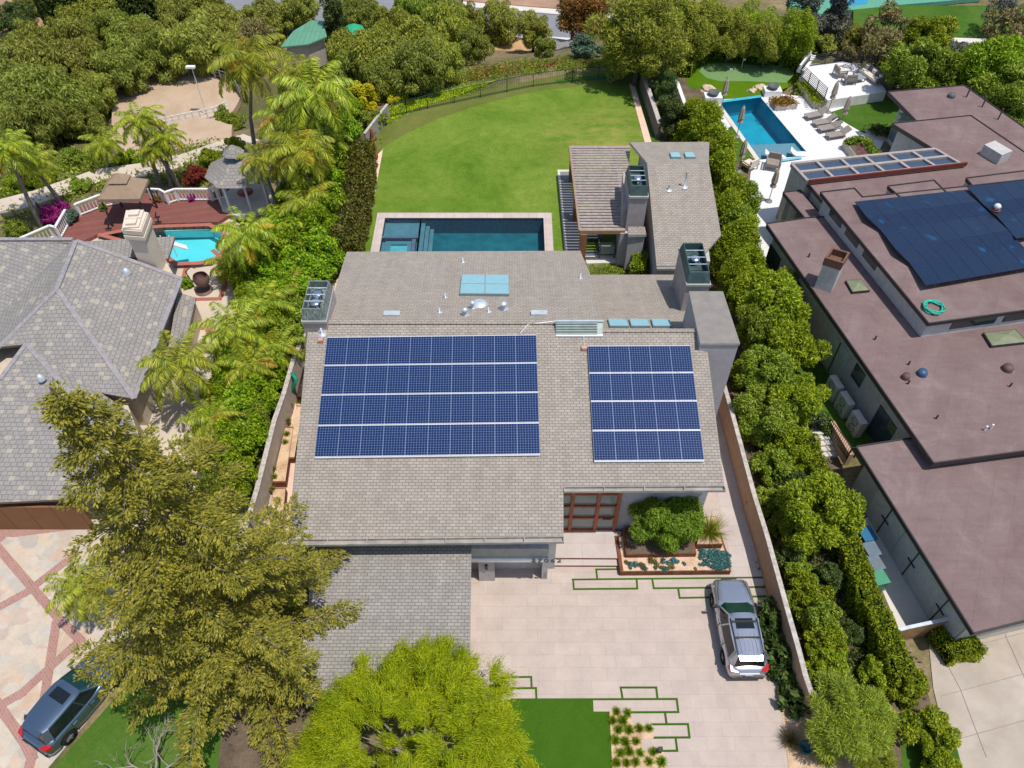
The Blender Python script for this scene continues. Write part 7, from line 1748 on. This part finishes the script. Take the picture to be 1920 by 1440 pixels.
# small bare tree over the front lawn
def baretree():
    b=P(300,1470); t=thing('bare_tree','small leafless tree over the front lawn beside the blue-grey car','tree',tuple(b)); mb=MB()
    def br(p,d,l,r,dep):
        e=p+d*l; mb.tube([p,p.lerp(e,.5)+Vector((rnd.gauss(0,.05),rnd.gauss(0,.05),0)),e],[r,r*.8,r*.55],5)
        if dep:
            for _ in range(3): br(p.lerp(e,rnd.uniform(.6,1)),(d+Vector((rnd.gauss(0,.6),rnd.gauss(0,.6),rnd.gauss(0,.35)))).normalized(),l*.66,r*.55,dep-1)
    br(b,Vector((0,.1,1)),.9,.09,1)
    for a in(.5,1.6,2.7,3.9,5.2): br(b+Vector((0,0,.8)),Vector((math.cos(a),math.sin(a),.5)).normalized(),1.3,.06,3)
    part('trunk',mb,M['greybark'],t)
baretree()
# domed shrub at the entry, spiky grass, succulents, tufts
def domeshrub():
    c=P(1246,994,1.2); b=Vector((c.x,c.y+.15,.75)); lb=dome(90,1.95,1.65,1.4,.27,1.0)
    t=thing('domed_shrub','large domed bright green shrub in the rust-brown entry planter','shrub',tuple(b)); me=quads('crown',*lobes_cloud(lb,42000,.20,.05,down=.45,out=.6,rn=.9),LM['entry']); o=bpy.data.objects.new('crown',me); COL.objects.link(o); o.parent=t
    mb=MB(); mb.tube([b,b+Vector((0,0,.9))],[.1,.07],7); part('trunk',mb,M['bark'],t)
domeshrub()
def tuftmesh(n,l,w,spread=.8):
    d=sph(n); d[:,2]=np.abs(d[:,2])*.9+.25; d=unit(d); ll=l*(.6+.6*rng.random(n)); C=d*ll[:,None]*.5*np.array([spread,spread,1]); return quads('blades',C,d,rng.normal(size=(n,3)),ll,np.full(n,w),LM['mid'])
TM=[tuftmesh(260,.42,.03) for _ in range(3)]
SPM=tuftmesh(420,1.25,.022,1.0); SPM.materials[0]=LM['featherg']
def tuft(u,v,me,label,group,name='grass_tuft',cat='grass tuft',z=0,s=1,mat=None):
    p=P(u,v,z); o=bpy.data.objects.new(name,me); COL.objects.link(o); o.location=(p.x,p.y,z); o.scale=(s,s,s); o.rotation_euler=(0,0,(u*7+v)%6.28); tag(o,label,cat,group)
    if mat: o.material_slots[0].link='OBJECT'; o.material_slots[0].material=LM[mat]
    return o
for k,(x,y) in enumerate([(690,498),(757,505),(667,550),(730,550),(702,605),(765,607),(827,597),(885,597),(682,668),(742,680),(808,675),(715,745),(767,735),(832,745),(910,738),(690,805),(750,805),(805,800),(885,795),(960,800)]):
    tuft(940+x/3.2,1180+y/3.2,TM[k%3],'green grass tuft in the straw-coloured bed right of the front turf','grass tufts in the front bed',s=.72+.2*rnd.random(),mat='lime')
tuft(1330,1000,SPM,'spiky fountain grass in the square rust-brown planter','none' and None,'spiky_grass','ornamental grass',.85)
tuft(1548,1425,SPM,'loose fountain grass beside the teal pot',None,'fountain_grass','ornamental grass',.02,.7,'ficus')
tuft(1480,1390,SPM,'dry grass clump at the foot of the planting strip',None,'fountain_grass','ornamental grass',.02,.6,'brown')
for k,(u,v) in enumerate([(513,880),(515,895),(511,918),(545,760),(541,790),(538,815),(535,830),(522,940),(518,965),(514,985),(549,725),(556,690)]):
    tuft(u,v,TM[k%3],'small olive tuft in the narrow planters left of the house','tufts in the side planters',z=.5,s=.7,mat='olive')
SU=quads('rosette',*lobes_cloud([(0,0,.06,.16),(.12,.05,.05,.12),(-.1,.08,.05,.12)],160,.12,.05,out=1,up=.4),LM['succ'])
pts=[]
for _ in range(120):
    f=rnd.random()
    if f<.55: u,v=rnd.uniform(1338,1368),rnd.uniform(1038,1066)
    elif f<.7: u,v=rnd.uniform(1312,1345),rnd.uniform(1030,1045)
    else: u,v=rnd.uniform(1166,1330),rnd.uniform(1050,1068)
    pts.append((u,v))
for k,(u,v) in enumerate(pts): tuft(u,v,SU,'small blue-green succulent rosette in the gravel entry planter','succulents in the entry planter','succulent','succulent',.41,rnd.uniform(.45,.95),'succ' if u>1310 or k%3 else 'brown')
AG=tuftmesh(40,.55,.10,1.0); AG.materials[0]=LM['blueg']
for k in range(18):
    f=k/17; u=lerp(697,671,f)+(3 if k%2 else -3); v=lerp(350,455,f); tuft(u,v,AG,'strappy blue-green plant in the row along the left lawn edge','strappy plants along the lawn','agapanthus','plant',.03,.95,'blueg')
# stuff: ground cover on the slopes and beds
cover('slope_scrub',[(770,180),(900,150),(1170,122),(1100,108),(960,118),(880,130),(800,160)],'mid',9000,.22,.22,m2=None,lump=.6)
cover('slope_scrub',[(800,165),(1000,132),(1160,120),(1050,115),(900,128)],'rust',2600,.2,.3,lump=.6)
cover('wood_floor_scrub',[(0,60),(200,70),(420,70),(470,120),(330,140),(230,170),(200,260),(0,330)],'green',12000,.45,.6)
cover('wood_floor_scrub',[(460,60),(640,80),(880,90),(800,175),(700,190),(560,120)],'olive',12000,.4,.6)
cover('deck_slope_cover',[(0,330),(130,300),(240,290),(420,270),(440,300),(420,345),(280,345),(150,370),(0,420)],'mid',9000,.3,.5)
cover('wood_floor_scrub',[(1180,60),(1480,60),(1900,100),(1920,220),(1760,150),(1600,90),(1480,95),(1290,90),(1230,110)],'olive',14000,.4,.7)
cover('bed_cover',[(1400,700),(1500,800),(1560,980),(1640,1180),(1700,1290),(1540,1300),(1470,1090),(1420,900)],'dark',9000,.25,.3,zf=0)
cover('bed_cover',[(640,250),(690,260),(640,470),(560,690),(490,900),(430,900),(470,560),(560,350)],'mid',9000,.28,.5,zf=0)
cover('bed_cover',[(270,1150),(420,1180),(560,1050),(575,1310),(420,1320),(300,1290)],'brown',4500,.2,.25,zf=0)
cover('lime_cover',[(727,205),(760,190),(860,165),(930,152),(880,172),(800,196),(745,218),(715,236)],'lime',5000,.16,.12,zf=0,lump=.6)
cover('planter_shrubs',[(1455,198),(1494,194),(1480,181),(1447,184)],'rust',900,.2,.35,zf=.5,lump=.4)
cover('planter_shrubs',[(1500,158),(1515,155),(1548,191),(1528,193)],'ficus',1300,.2,.4,zf=.6,lump=.5)
cover('planter_shrubs',[(1628,243),(1650,239),(1696,250),(1668,260)],'dark',1300,.25,.5,zf=.3,lump=.5)
cover('planter_flowers',[(1600,272),(1618,268),(1636,285),(1618,290)],'magenta',300,.12,.3,zf=.7,lump=.3)
cover('strip_grass',[(1110,500),(1165,498),(1166,518),(1112,520)],'mid',900,.2,.3,zf=.04,lump=.4)
cover('bed_cover',[(1486,158),(1504,140),(1520,180),(1505,182)],'mid',1400,.25,.6,zf=0,lump=.6)
